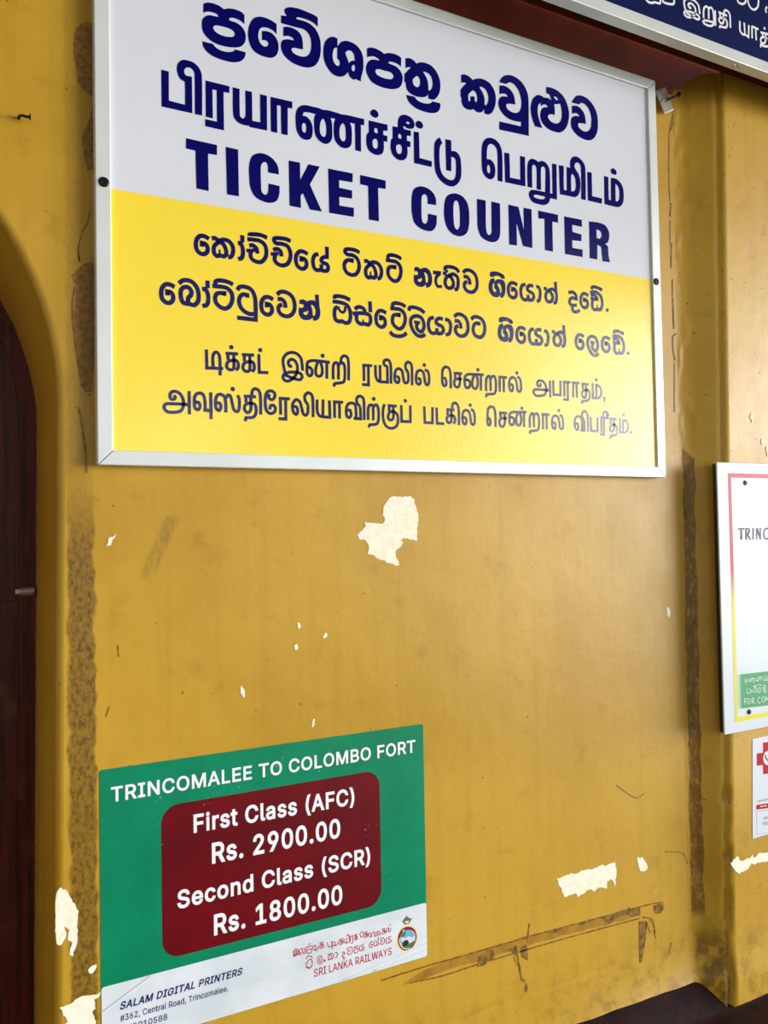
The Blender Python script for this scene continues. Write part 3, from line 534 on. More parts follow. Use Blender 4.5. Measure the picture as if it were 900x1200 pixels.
D['sign.line7'] = ['''S56:1203,1171 1223,1137 1202,1104 1156,1106 1137,1155 1157,1210 1227,1234 1304,1197 1352,1106 1356,1012 1316,924 1223,892 1100,892 1043,948 1056,1007 1117,1026 1450,1030
S56:1452,1256 1453,869
S56:1552,1071 1608,1074 1631,1012 1602,955 1551,976 1537,1086 1554,1189 1618,1233 1681,1213 1712,1128 1718,957
S56:1686,952 1846,952
S56:1814,1258 1815,807
D39:2193,1338
S56:1912,1092 1969,1080 1984,1017 1951,959 1903,996 1896,1139 1930,1218 1987,1233 2043,1204 2067,1118 2068,933
S56:2076,1182 2117,1233 2153,1211 2181,1092 2213,981 2270,960 2301,1019 2302,1180 2274,1240
S56:2385,1231 2601,1231
S56:2424,1228 2424,1123
S56:2508,1225 2508,1022 2487,972 2437,953 2396,1000 2405,1070 2456,1108 2557,1111 2598,1052 2592,937 2545,878 2419,863c 2401,801
S56:2524,1210 2538,1328 2582,1369 2645,1348 2678,1269 2681,929
S56:2841,1296 2831,1229 2891,1200 2940,1253 2936,1318 2876,1351 2807,1326 2771,1242 2769,1094 2793,997 2853,959 2922,979 2949,1047 2916,1103 2864,1091 2845,1025
S56:3013,1231 3220,1234
S56:3043,1229 3044,945
S56:3141,1232 3140,875c 3004,876
S56:3292,1104 3345,1094 3362,1011 3334,968 3287,999 3265,1098 3284,1174 3338,1227 3400,1198 3435,1099 3469,984 3513,961 3550,1005 3561,1148
S56:3561,1148 3508,1221 3501,1305 3565,1363 3633,1330 3653,1230 3653,934
S56:3735,1257 3737,1040 3776,966 3840,952c 3851,1264
S56:3840,949 3978,948c 3974,1254
S56:4043,1231 4245,1235
S56:4072,1230 4071,942
S56:4170,1227 4170,935
S56:4328,1098 4384,1093 4398,1007 4363,965 4316,986 4303,1105 4339,1202 4415,1233 4482,1202 4499,1099 4500,952
S56:4448,954 4592,951c 4587,1173
S56:4587,1173 4521,1248 4522,1330 4581,1370 4648,1334 4665,1230 4663,934
D39:4866,1335
S56:4743,938 4747,1130 4771,1205 4820,1222 4849,1171 4848,934
S56:4853,1171 4889,1222 4928,1225 4960,1142 4956,948 4922,876 4774,852c 4750,802
S56:5093,1250 5060,1174 5056,980 5109,850 5218,807 5329,848 5367,942 5358,1057 5298,1116 5204,1111 5162,1038 5171,977 5221,961 5268,999 5272,1222
S56:5152,1229 5347,1229
S56:5186,1231 5184,1101
D38:5532,1340
S56:5445,1256 5446,946c 5636,950c 5639,1261''', '''S56:5944,1258 5951,949c 6120,951c 6127,1256
S56:6218,1252 6222,947c 6382,947
S56:6438,1228 6626,1225
S56:6468,1226 6465,1115
S56:6554,1221 6545,1009 6501,970 6452,995 6447,1059 6493,1107 6602,1109 6633,1031 6598,956
S56:6572,1222 6585,1334 6651,1366 6709,1304 6724,1194 6722,934
D37:6993,1343
S56:6826,1089 6884,1084 6893,998 6857,957 6812,1002 6809,1136 6841,1215 6899,1239 6963,1205 6993,1101 7008,987 7054,961 7090,1002 7088,1166 7057,1241 7004,1257''', '''S56:7427,1127 7466,1054 7458,987 7423,966 7397,1012 7401,1183 7420,1298 7490,1343 7558,1315 7589,1193 7589,936
S56:7678,1230 7881,1233
S56:7717,1228 7715,1123
S56:7817,1228 7817,1033 7780,964 7722,957 7684,1017 7695,1084 7749,1121 7871,1127
D37:8251,1350
S56:8365,1278 8123,1267 8005,1258 7940,1205 7931,1088 7957,1009 8010,1004 8049,1051 8045,1123 7992,1155 7945,1146
S56:8148,1256 8103,1136 8117,1020 8170,997 8214,1045 8228,1163 8198,1254
S56:8302,1268 8294,969
S56:8442,959 8448,1174 8477,1241 8523,1261 8548,1199 8549,966
S56:8555,1200 8591,1255 8637,1266 8676,1199 8676,1003 8639,925 8513,902c 8450,891 8444,835
S56:8746,1258 8956,1257
S56:8785,1256 8781,945
S56:8881,1255 8880,945
D36:9209,1358
S56:9044,1099 9102,1093 9111,1009 9075,969 9030,1013 9027,1145 9059,1222 9118,1246 9182,1212 9213,1110 9228,998 9275,973 9311,1013 9308,1174 9277,1248 9224,1263''', '''S56:9649,1110 9708,1103 9723,1013 9691,977 9640,1009 9629,1150 9666,1242 9744,1266 9808,1229 9831,1119 9831,967
S56:9774,969 9891,968c 9890,1182
S56:9890,1182 9840,1261 9843,1342 9912,1387 9974,1339 9991,1208 9987,939
S56:10072,1277 10075,972c 10261,969c 10263,1266
S56:10338,1266 10581,1266
S56:10370,1264 10365,935
S56:10445,1251 10439,905c 10326,901
S56:10502,1336 10555,1318 10562,1370 10504,1402 10435,1374 10423,1250
S56:10594,1261 10813,1257
S56:10635,1261 10633,1136
S56:10730,1255 10723,1027 10672,977 10621,1006 10615,1074 10671,1122 10781,1123 10813,1041 10802,937 10732,899 10636,893c 10607,825
D36:11015,1363
S56:10905,1289 10905,976c 11052,972
S56:10998,1258 10996,974
S56:10997,1241 11089,1235 11136,1150 11118,1034 11052,976
D34:11214,985''']
D['wall.paint_chip'] = ['''F:4550,-1163c 4632,-1102 4751,-1023c 4717,-945c 5096,-970c 5134,-875 5119,-768 5164,-597 5275,-490 5422,-451 5544,-463 5693,-445 5779,-499c 5814,-618 5861,-771 5861,-1010 5830,-1075 5858,-1174c 5830,-1288c 5675,-1279 5553,-1234 5490,-1275 5521,-1351 5475,-1415 5364,-1477 5373,-1605 5445,-1704 5431,-1779c 5274,-1720 5059,-1639 4800,-1525c 4777,-1483 4802,-1420 4780,-1336 4711,-1261 4630,-1248''', '''F:9023,-8344c 9219,-8345 9409,-8305c 9495,-8343 9847,-8314c 9935,-8353 10250,-8315c 10386,-8356 10616,-8320c 10655,-8549 10598,-8867c 10512,-8691 10374,-8696c 10369,-8845c 10145,-8783 10009,-8835c 9877,-8766 9699,-8821c 9638,-8808 9566,-8873c 9517,-8755 9395,-8768 9180,-8774c 9127,-8564 9044,-8480''', '''F:11243,-8376c 11368,-8380 11508,-8513 11551,-8663 11424,-8707 11294,-8575''', '''F:-622,-6548c -577,-6485 -473,-6526 -388,-6709 -301,-6913c -328,-7127 -322,-7312 -393,-7551 -445,-7501 -410,-7364 -461,-7278 -443,-7137 -494,-7069 -488,-7199 -548,-7330 -613,-7314 -632,-7055''', '''F:-185,-7843c -131,-7765 -49,-7779c -78,-7853 -150,-7871''', '''F:-578,-8266c -433,-8252 -258,-8191 -45,-8213 9,-8180c -3,-8262 -82,-8295 -65,-8411 -101,-8474 -49,-8710c -539,-8567 -469,-8515 -555,-8345''', '''F:155,-1261c 192,-1166 248,-1109 296,-1064c 304,-1110 258,-1186 236,-1263c 199,-1243''', '''F:2323,-3689c 2368,-3737 2396,-3841 2380,-3912c 2336,-3849''', '''F:3364,-2686c 3412,-2719 3427,-2780 3378,-2807''', '''F:3309,-3101c 3358,-3075 3372,-3152 3324,-3178''', '''F:3850,-2946c 3917,-2921 3933,-2983 3865,-3009''', '''F:3611,-4467c 3660,-4428 3675,-4505 3625,-4559''', '''F:12355,-2949c 12436,-2934 12455,-3149 12373,-3163''']
D['pil.paint_chip'] = ['''F:13614,-8801c 13703,-8717 13853,-8689 13914,-8788 14086,-8808 14261,-8785 14351,-8738c 14391,-8810 14581,-8730c 14748,-8777 14929,-8768c 15110,-8788c 15288,-8898c 15190,-9029c 14918,-9004 14562,-8962 14363,-8966c 14299,-8924 14207,-9008 13988,-9065 13838,-9049 13714,-8951''', '''F:14742,1552c 14792,1579 14814,1437 14830,1343c 14746,1329 14770,1411 14717,1456''', '''F:15259,788c 15357,744 15347,527 15278,573''', '''F:15117,974c 15166,952 15110,807 15078,877''']
D['wall.scuff_band'] = ['''F:5318,-9535c 5873,-9368 7034,-9325 8714,-9349 10085,-9408 11311,-9434c 11304,-9617 9844,-9566 8709,-9537 7030,-9521 6248,-9513 5683,-9555c''']
D['wall.scratch_mark'] = ['''S28:4895,-9329 5874,-9320 7034,-9341 8714,-9366 10085,-9408 11565,-9454 11979,-9490
S28:5500,-9537 6246,-9593 7028,-9586 8707,-9606 9842,-9636 11302,-9691
F:10170,-9400c 10533,-9416 10999,-9398c 11089,-9543 10714,-9526 10390,-9601c
F:11715,-9511c 12011,-9506c 11974,-9690 11738,-9678
F:11017,-9443c 11282,-9448c 11276,-9628 11039,-9601c
F:7032,-9432c 7338,-9372 7412,-9528 7179,-9631 7027,-9635c
S34:11370,-9678 11655,-9814 11742,-10117
S28:7865,-9566 7997,-9695 7953,-9843''', '''F:11272,-9739c 11510,-9795c 11448,-10187 11285,-10719c 11238,-10706c
F:8026,-9511c 8202,-9523 8235,-9820c 8116,-9726 8055,-9614
F:8166,-10251c 8212,-10327 8178,-10414 8146,-10392
S31:8295,-9095 8220,-9463
S36:7961,-9527 8065,-10128 8143,-10213
S42:12225,-10448 12135,-10711 12206,-10943
F:7725,-9481c 7948,-9447c 7977,-9544 7865,-9566
F:8782,-9379c 9119,-9381c 9033,-9439 8881,-9442
F:9463,-9383c 9858,-9382 9900,-9445c 9635,-9450
S22:7894,-9650 7922,-9785
S22:8017,-9828 8046,-9944
S28:8118,-9662 8180,-9761
F:12358,-10925c 12509,-10935 12608,-11011c 12486,-11015
F:12689,-11039c 12812,-11056c 12759,-11100
S28:11462,-9784 11597,-10082
S20:11696,-10036 11757,-10248
S22:12072,-8395 12655,-8547 12808,-8809
S20:10706,-6698 11267,-7066 11524,-7015
S17:177,-3806 124,-3961
S17:315,-2850 327,-3040''', '''F:13043,8802c 13078,8742 13004,8449 12913,8177 12826,8022c 12885,8286 12972,8580
S26:12845,8049 12801,6856 12818,6496
S52:12848,6456 12805,6131
S26:12801,6040 12781,5493
S42:12824,5500 12789,4907
S31:12825,4661 12807,4192
S47:12820,4193 12826,3495
S42:12905,3386 12793,3305 12782,3025 12836,2751
S26:12815,2702 12771,1540''']
D['wall.grime_patch'] = ['''F:-262,6908c -164,7073 -35,7127 24,7126c 5,5904c -108,5981 -204,6096 -265,6390 -279,6662
F:8,5870c 25,5562 12,4730c -85,4711 -147,5042 -162,5245 -80,5470''', '''F:-350,2958c -248,3116 -42,3254 9,3224c -1,1983 -41,1181c -160,1173 -227,1385 -258,1670 -289,2100 -304,2422 -267,2824
S24:-183,3707 -89,3868 -53,4093
S24:-246,3406 -213,3230 -228,3482 -176,3671
S34:-284,2822 -326,2564 -306,2098 -258,1670 -194,1243
S29:-110,1104 -58,1144
S36:-247,916 -205,667 -150,238 -136,-120''']
D['poster.lettering'] = ['''S15:3212,-8431 3205,-8401 3205,-8374 3219,-8355 3240,-8345 3267,-8348 3286,-8366 3291,-8391 3293,-8416
S15:3244,-8398 3235,-8402 3228,-8392 3232,-8378 3247,-8373 3262,-8382 3269,-8404 3263,-8432 3243,-8454 3221,-8464 3205,-8457 3203,-8442 3222,-8429 3257,-8424 3283,-8428 3290,-8441 3280,-8454 3260,-8452 3243,-8449 3211,-8438
S15:3322,-8421 3341,-8426 3344,-8453 3330,-8466 3312,-8452 3311,-8404 3323,-8373 3346,-8362 3369,-8376 3378,-8420 3386,-8457 3401,-8463 3417,-8448 3419,-8396 3411,-8372 3393,-8360
S15:3459,-8352 3458,-8469 3534,-8473 3535,-8413 3465,-8417
S15:3455,-8361 3552,-8364
S15:3581,-8446 3564,-8388 3606,-8371 3629,-8426 3598,-8450 3651,-8460 3683,-8397
S15:3697,-8355 3772,-8351
S15:3711,-8351 3712,-8393
S15:3746,-8353 3746,-8433 3738,-8449 3718,-8452 3704,-8439 3704,-8419 3716,-8401 3736,-8395 3763,-8394 3773,-8413 3770,-8439 3756,-8452''', '''D13:3502,-8320''', '''S15:3842,-8382 3864,-8463c 3936,-8466c 3930,-8371
S15:3934,-8426 3937,-8518
S15:3948,-8456 3937,-8405 3985,-8406 3996,-8459 3967,-8467 4032,-8468 4057,-8409
S15:4074,-8387 4150,-8384
S15:4088,-8384 4088,-8423
S15:4123,-8386 4123,-8459 4116,-8475 4095,-8477 4080,-8465 4080,-8447 4093,-8430 4114,-8425 4141,-8424 4151,-8442 4148,-8465 4134,-8477
S15:4166,-8386 4177,-8454 4218,-8486c 4220,-8388
S15:4218,-8481 4274,-8480c 4269,-8356 4240,-8338 4235,-8370
S15:4293,-8384 4296,-8476
S15:4288,-8383 4362,-8383
S15:4337,-8383 4342,-8505 4298,-8505
S15:4376,-8378 4435,-8375
S15:4387,-8374 4387,-8414
S15:4414,-8377 4414,-8452 4408,-8468 4392,-8470 4381,-8458 4381,-8439 4390,-8422 4407,-8416 4427,-8416 4435,-8434 4433,-8458 4422,-8470''', '''S15:4490,-8420 4490,-8377 4531,-8353 4560,-8393 4549,-8446 4509,-8447 4490,-8409
S15:4575,-8383 4645,-8379
S15:4588,-8379 4589,-8418
S15:4620,-8381 4620,-8454 4613,-8470 4595,-8472 4581,-8460 4581,-8442 4592,-8425 4611,-8420 4636,-8419 4645,-8437 4642,-8461 4630,-8472
S15:4663,-8473 4654,-8427 4697,-8420 4713,-8475 4683,-8485 4738,-8481
S15:4734,-8457 4765,-8416 4797,-8450 4788,-8499 4834,-8497c 4836,-8415
S15:4847,-8491 4840,-8438 4881,-8437 4895,-8490 4864,-8496 4910,-8489
S15:4933,-8411 5008,-8407
S15:4947,-8407 4948,-8445
S15:4982,-8409 4982,-8480 4974,-8495 4954,-8497 4940,-8486 4940,-8468 4952,-8452 4972,-8447 4999,-8446 5008,-8463 5006,-8486 4992,-8497
S15:5025,-8494 5039,-8430 5070,-8415 5077,-8484 5102,-8490 5117,-8422''', '''D13:5105,-8367''', '''S15:3427,-8620 3449,-8700 3518,-8729 3554,-8674 3532,-8594 3474,-8600 3462,-8650
S15:3435,-8569 3471,-8525 3533,-8541 3556,-8585
S15:3433,-8702 3490,-8739 3551,-8716''', '''S15:3748,-8699 3725,-8716 3692,-8712 3663,-8680 3649,-8636 3655,-8602 3685,-8581 3721,-8587 3739,-8619 3739,-8658 3722,-8684 3703,-8678 3690,-8657 3695,-8624
S13:3673,-8624 3714,-8625
S15:3766,-8675 3785,-8665 3801,-8686 3784,-8699 3766,-8675''', '''S15:3848,-8592 3865,-8587 3882,-8603 3860,-8638 3859,-8677 3873,-8694 3889,-8687 3908,-8691 3921,-8674 3920,-8646 3907,-8616 3882,-8600
S15:3885,-8601 3907,-8588 3937,-8593 3956,-8622 3957,-8659 3945,-8687 3931,-8691
S7:3888,-8686 3887,-8651
S15:3986,-8594 4017,-8597 4036,-8619 4033,-8654 4019,-8679 3987,-8684''', '''S15:4124,-8630 4156,-8623 4175,-8641 4176,-8664c 4146,-8662 4129,-8690 4141,-8709 4179,-8705
S15:4147,-8717 4153,-8747 4175,-8751 4198,-8736
S15:4223,-8588 4243,-8572 4275,-8569 4311,-8582 4330,-8613 4330,-8658 4309,-8686 4279,-8696 4247,-8689 4231,-8668 4235,-8646 4255,-8637
S15:4225,-8611 4254,-8610 4271,-8626 4276,-8652
S15:4451,-8590 4428,-8582 4390,-8582 4371,-8587 4368,-8598 4381,-8608 4411,-8608 4435,-8620 4447,-8648 4442,-8678 4425,-8699 4398,-8703 4374,-8694 4362,-8670 4367,-8647 4386,-8634 4407,-8633c 4407,-8645
S15:4509,-8590 4485,-8597 4473,-8624 4475,-8666 4490,-8688 4514,-8688 4526,-8675 4524,-8654
S15:4566,-8592 4540,-8590 4525,-8603 4523,-8621 4539,-8633 4559,-8639 4568,-8661 4558,-8682 4535,-8688 4519,-8680''', '''S15:4750,-8593 4727,-8584 4699,-8584 4678,-8604 4671,-8633 4679,-8666 4701,-8681 4723,-8680 4739,-8663 4739,-8639 4727,-8624 4707,-8621c 4707,-8642
S15:4807,-8581 4786,-8589 4773,-8616 4774,-8651 4787,-8676 4811,-8676 4823,-8664 4822,-8640
S15:4859,-8529 4859,-8590c 4835,-8597 4823,-8616 4835,-8629 4856,-8634 4865,-8652 4857,-8673 4832,-8677 4817,-8670
S15:4893,-8582 4910,-8568 4937,-8564 4968,-8577 4984,-8605 4984,-8646 4966,-8673 4941,-8681 4913,-8675 4900,-8655 4903,-8635 4920,-8627
S15:4895,-8603 4919,-8602 4934,-8617 4938,-8641
S15:5058,-8583 5032,-8591 5018,-8619 5020,-8663 5037,-8687 5064,-8686 5078,-8673 5075,-8651
S15:5122,-8585 5094,-8583 5076,-8597 5074,-8616 5093,-8629 5115,-8635 5125,-8658 5114,-8680 5088,-8687 5070,-8678''']
D['poster.emblem_ring'] = [('''F:5469,-8446 5582,-8485 5666,-8573 5692,-8690 5668,-8819 5587,-8921 5472,-8954 5360,-8932 5270,-8855 5230,-8736 5240,-8617 5298,-8521 5384,-8463''', 'ivory'), ('''F:5482,-8490 5581,-8534 5643,-8616 5663,-8719 5632,-8822 5559,-8902 5459,-8926 5361,-8889 5292,-8812 5259,-8706 5275,-8601 5333,-8518 5411,-8488;5481,-8519 5559,-8553 5615,-8622 5634,-8719 5611,-8811 5545,-8874 5459,-8897 5375,-8869 5313,-8799 5287,-8707 5303,-8614 5354,-8541 5418,-8516''', 'emblemred'), ('''F:5396,-8563c 5411,-8512 5496,-8514 5580,-8552 5636,-8621 5628,-8650c 5587,-8597 5523,-8561 5452,-8549
F:5282,-8603 5354,-8535 5375,-8558 5324,-8625 5298,-8667''', 'emblemred')]
D['poster.emblem_picture'] = [('''F:5481,-8551 5558,-8584 5607,-8644 5627,-8723 5611,-8805 5545,-8862 5460,-8878 5376,-8844 5328,-8772 5308,-8694 5331,-8615 5396,-8557''', 'emblemblue'), ('''F:5320,-8661c 5380,-8651 5421,-8691 5493,-8666 5549,-8704 5623,-8685c 5611,-8805 5546,-8813 5448,-8753 5350,-8741''', 'paperwhite'), ('''F:5362,-8835 5418,-8819 5489,-8812 5616,-8781 5574,-8857 5502,-8882 5417,-8867
F:5335,-8622c 5396,-8563 5426,-8577 5408,-8645 5351,-8656''', 'emblemgreen'), ('''F:5363,-8756c 5406,-8724 5477,-8735c 5487,-8799 5439,-8830 5404,-8827 5376,-8838 5356,-8791''', 'emblemloco')]
D['poster.emblem_crown'] = [('''F:5330,-8353c 5364,-8364 5401,-8326 5436,-8301 5455,-8272c 5472,-8306 5528,-8344 5556,-8363 5588,-8345c 5541,-8396 5504,-8442c 5412,-8439c 5371,-8381''', 'emblemgrey'), ('''F:5414,-8378c 5499,-8380c 5495,-8424c 5434,-8422c''', 'ivory')]
D['blue.lettering'] = ['''S50:11672,9736 11634,9840 11632,9936 11705,10006 11819,10040 11955,10030 12056,9966 12081,9877 12091,9788
S50:11837,9851 11792,9838 11752,9874 11776,9923 11851,9941 11929,9908 11968,9830 11936,9732 11832,9651 11719,9619 11634,9642 11626,9696 11722,9742 11903,9758 12039,9744 12077,9697 12026,9654 11923,9660 11833,9672 11665,9708
S50:12204,9734 12220,9934 12287,10009 12358,9995 12363,9759
S50:12366,9976 12447,10031 12503,9974 12513,9708 12445,9633 12328,9608 12228,9617 12186,9651 12245,9694 12493,9723
S50:12569,10004 12564,9666
S50:12671,9996 12938,9996
S50:12718,9994 12719,9909
S50:12822,9992 12823,9828 12797,9788 12734,9773 12683,9810 12695,9867 12758,9898 12883,9900 12935,9852 12926,9760 12869,9713 12712,9701c 12690,9651
S50:12843,9979 12860,10074 12915,10107 12992,10090 13033,10026 13038,9754''', '''S50:13350,9996 13347,9783 13405,9725 13492,9734 13488,9997
S50:13492,9739 13620,9706c 13639,9982
S50:13741,9989 13738,9710
S50:13732,9980 13960,9975
S50:13866,9970 13870,9703
D35:14164,10053
S50:14021,9923 14293,9955
S50:14094,9926 14103,9842
S50:14196,9932 14189,9779 14122,9700 14043,9696 14023,9755 14064,9820 14161,9847 14257,9851
S50:14280,9673 14119,9635 14024,9644 14015,9581''', '''S50:13631,10653 13640,10506 13713,10399 13837,10387 13951,10479 13989,10608 13984,10715
S50:13285,10465 13313,10409 13435,10399 13545,10467 13565,10569
S50:14274,10583 14222,10503 14245,10434''', '''S50:10530,9682 10563,9621 10682,9617 10779,9658 10924,9682 10940,9786
S50:11002,9822 11023,9738 11268,9760 11332,9811 11329,9937''']
D['board.lettering'] = ['''F:14005,-1166c 14202,-1165c 14205,-1228c 14171,-1196c 14131,-1192c 14124,-1413c 14149,-1437c 14037,-1435c 14061,-1411c 14067,-1191c 14033,-1196c 14002,-1229c
F:14225,-1169c 14347,-1171 14398,-1215 14386,-1284 14341,-1310c 14410,-1418c 14447,-1442c 14359,-1441c 14297,-1323c 14284,-1416c 14312,-1440c 14213,-1438c 14235,-1415c 14244,-1189c;14294,-1194c 14334,-1210 14331,-1270 14289,-1293c
F:14465,-1172c 14553,-1173c 14535,-1193c 14524,-1424c 14541,-1444c 14453,-1443c 14474,-1423c 14485,-1192c
F:14589,-1174c 14666,-1175c 14738,-1350c 14736,-1196c 14719,-1175c 14797,-1172c 14775,-1200c 14770,-1449c 14725,-1448c 14645,-1248c 14640,-1422c 14660,-1442c 14571,-1441c 14601,-1421c 14612,-1194c
S40:15066,-1228c 15037,-1199 14971,-1190 14897,-1232 14869,-1312 14895,-1403 14966,-1436 15027,-1421 15059,-1385''', '''S17:14075,-4624 14079,-4693 14135,-4690c 14138,-4622
S17:14135,-4693 14087,-4745
S17:14191,-4687 14238,-4657 14262,-4694 14235,-4717 14198,-4705
S17:14274,-4712 14290,-4637 14327,-4649 14332,-4718
S17:14335,-4650 14378,-4654 14388,-4724 14356,-4763
S17:14443,-4651 14453,-4713 14517,-4719c 14521,-4633
S17:14559,-4646 14561,-4723
S17:14554,-4647 14655,-4643
S17:14624,-4643 14620,-4726
S17:14707,-4643 14719,-4730 14815,-4728
S17:14781,-4624 14789,-4729
S17:14858,-4649 14833,-4733 14880,-4755''', '''S17:14140,-4853 14124,-4945 14173,-4973 14224,-4964 14240,-4897 14203,-4868
S17:14263,-4943 14285,-4919 14307,-4947 14283,-4962 14263,-4943
S17:14466,-4830 14437,-4820 14389,-4819 14366,-4826 14362,-4840 14379,-4853 14416,-4853 14446,-4868 14462,-4904 14455,-4942 14433,-4968 14400,-4974 14370,-4962 14355,-4932 14361,-4902 14385,-4886 14411,-4884c 14410,-4900
S17:14503,-4908 14493,-4967 14530,-4997 14558,-4948 14540,-4894 14582,-4881 14611,-4927 14595,-4990
S17:14506,-4839 14538,-4816 14603,-4823 14640,-4861
S17:14792,-4994 14766,-5015 14729,-5010 14698,-4969 14682,-4915 14688,-4873 14721,-4847 14761,-4855 14781,-4894 14782,-4942 14763,-4976 14741,-4968 14727,-4941 14733,-4900
S14:14708,-4900 14753,-4902''', '''S17:14042,-5085 14041,-5221
S17:14029,-5088 14130,-5088
S17:14044,-5150 14102,-5149
S17:14181,-5088 14135,-5151 14175,-5224 14221,-5157 14181,-5088
S17:14282,-5099 14284,-5224
S17:14282,-5099 14353,-5112 14343,-5162 14287,-5168 14391,-5231
S17:14581,-5130 14531,-5104 14487,-5164 14520,-5234 14585,-5224
S17:14681,-5099 14631,-5163 14675,-5240 14730,-5174 14681,-5099
S17:14766,-5238 14772,-5109 14812,-5200 14863,-5110 14863,-5244''']
D['board.complaint_panel'] = ['''F:13816,-4517c 16274,-4560c 16234,-5375c 13832,-5292c''']
D['paper.red_cross'] = ['''F:14821,-6224c 15174,-6243c 15162,-6491c 15384,-6503c 15371,-6778c 15150,-6764c 15140,-6984c 14788,-6954c 14797,-6744c 14582,-6726c 14595,-6444c 14810,-6457c''']
D['paper.roundel'] = ['''D169:14980,-6602''']
D['paper.handset'] = ['''S40:14886,-6513 14902,-6587 14974,-6656 15071,-6676
S40:14886,-6513 14897,-6547
S40:15055,-6674 15088,-6661''']
D['paper.zigzag_line'] = ['''S9:14560,-7570c 14601,-7530c 14624,-7576c 14665,-7532c 14689,-7579c 14729,-7534c 14753,-7581c 14794,-7536c 14818,-7583c 14859,-7538c 14883,-7585c 14924,-7540c 14964,-7590c 15015,-7542c 15046,-7595c 15097,-7547c 15144,-7603c''']
D['paper.red_banner'] = ['''F:14526,-7624c 15405,-7694c 15400,-7809c 14521,-7734c''']
D['paper.lettering'] = ['''S22:14645,-7685 14884,-7702''', '''S9:14512,-8304c 14535,-7775c 15398,-7845c
S9:14512,-8304 15374,-8359
S15:14775,-7960 14773,-7996 14819,-7989 14821,-7947 14858,-7990 14872,-7956 14896,-8003 14946,-7990
S15:14735,-8125 14747,-8073 14789,-8070 14793,-8124 14819,-8140 14828,-8077 14867,-8077 14874,-8135 14916,-8136 14932,-8085''']
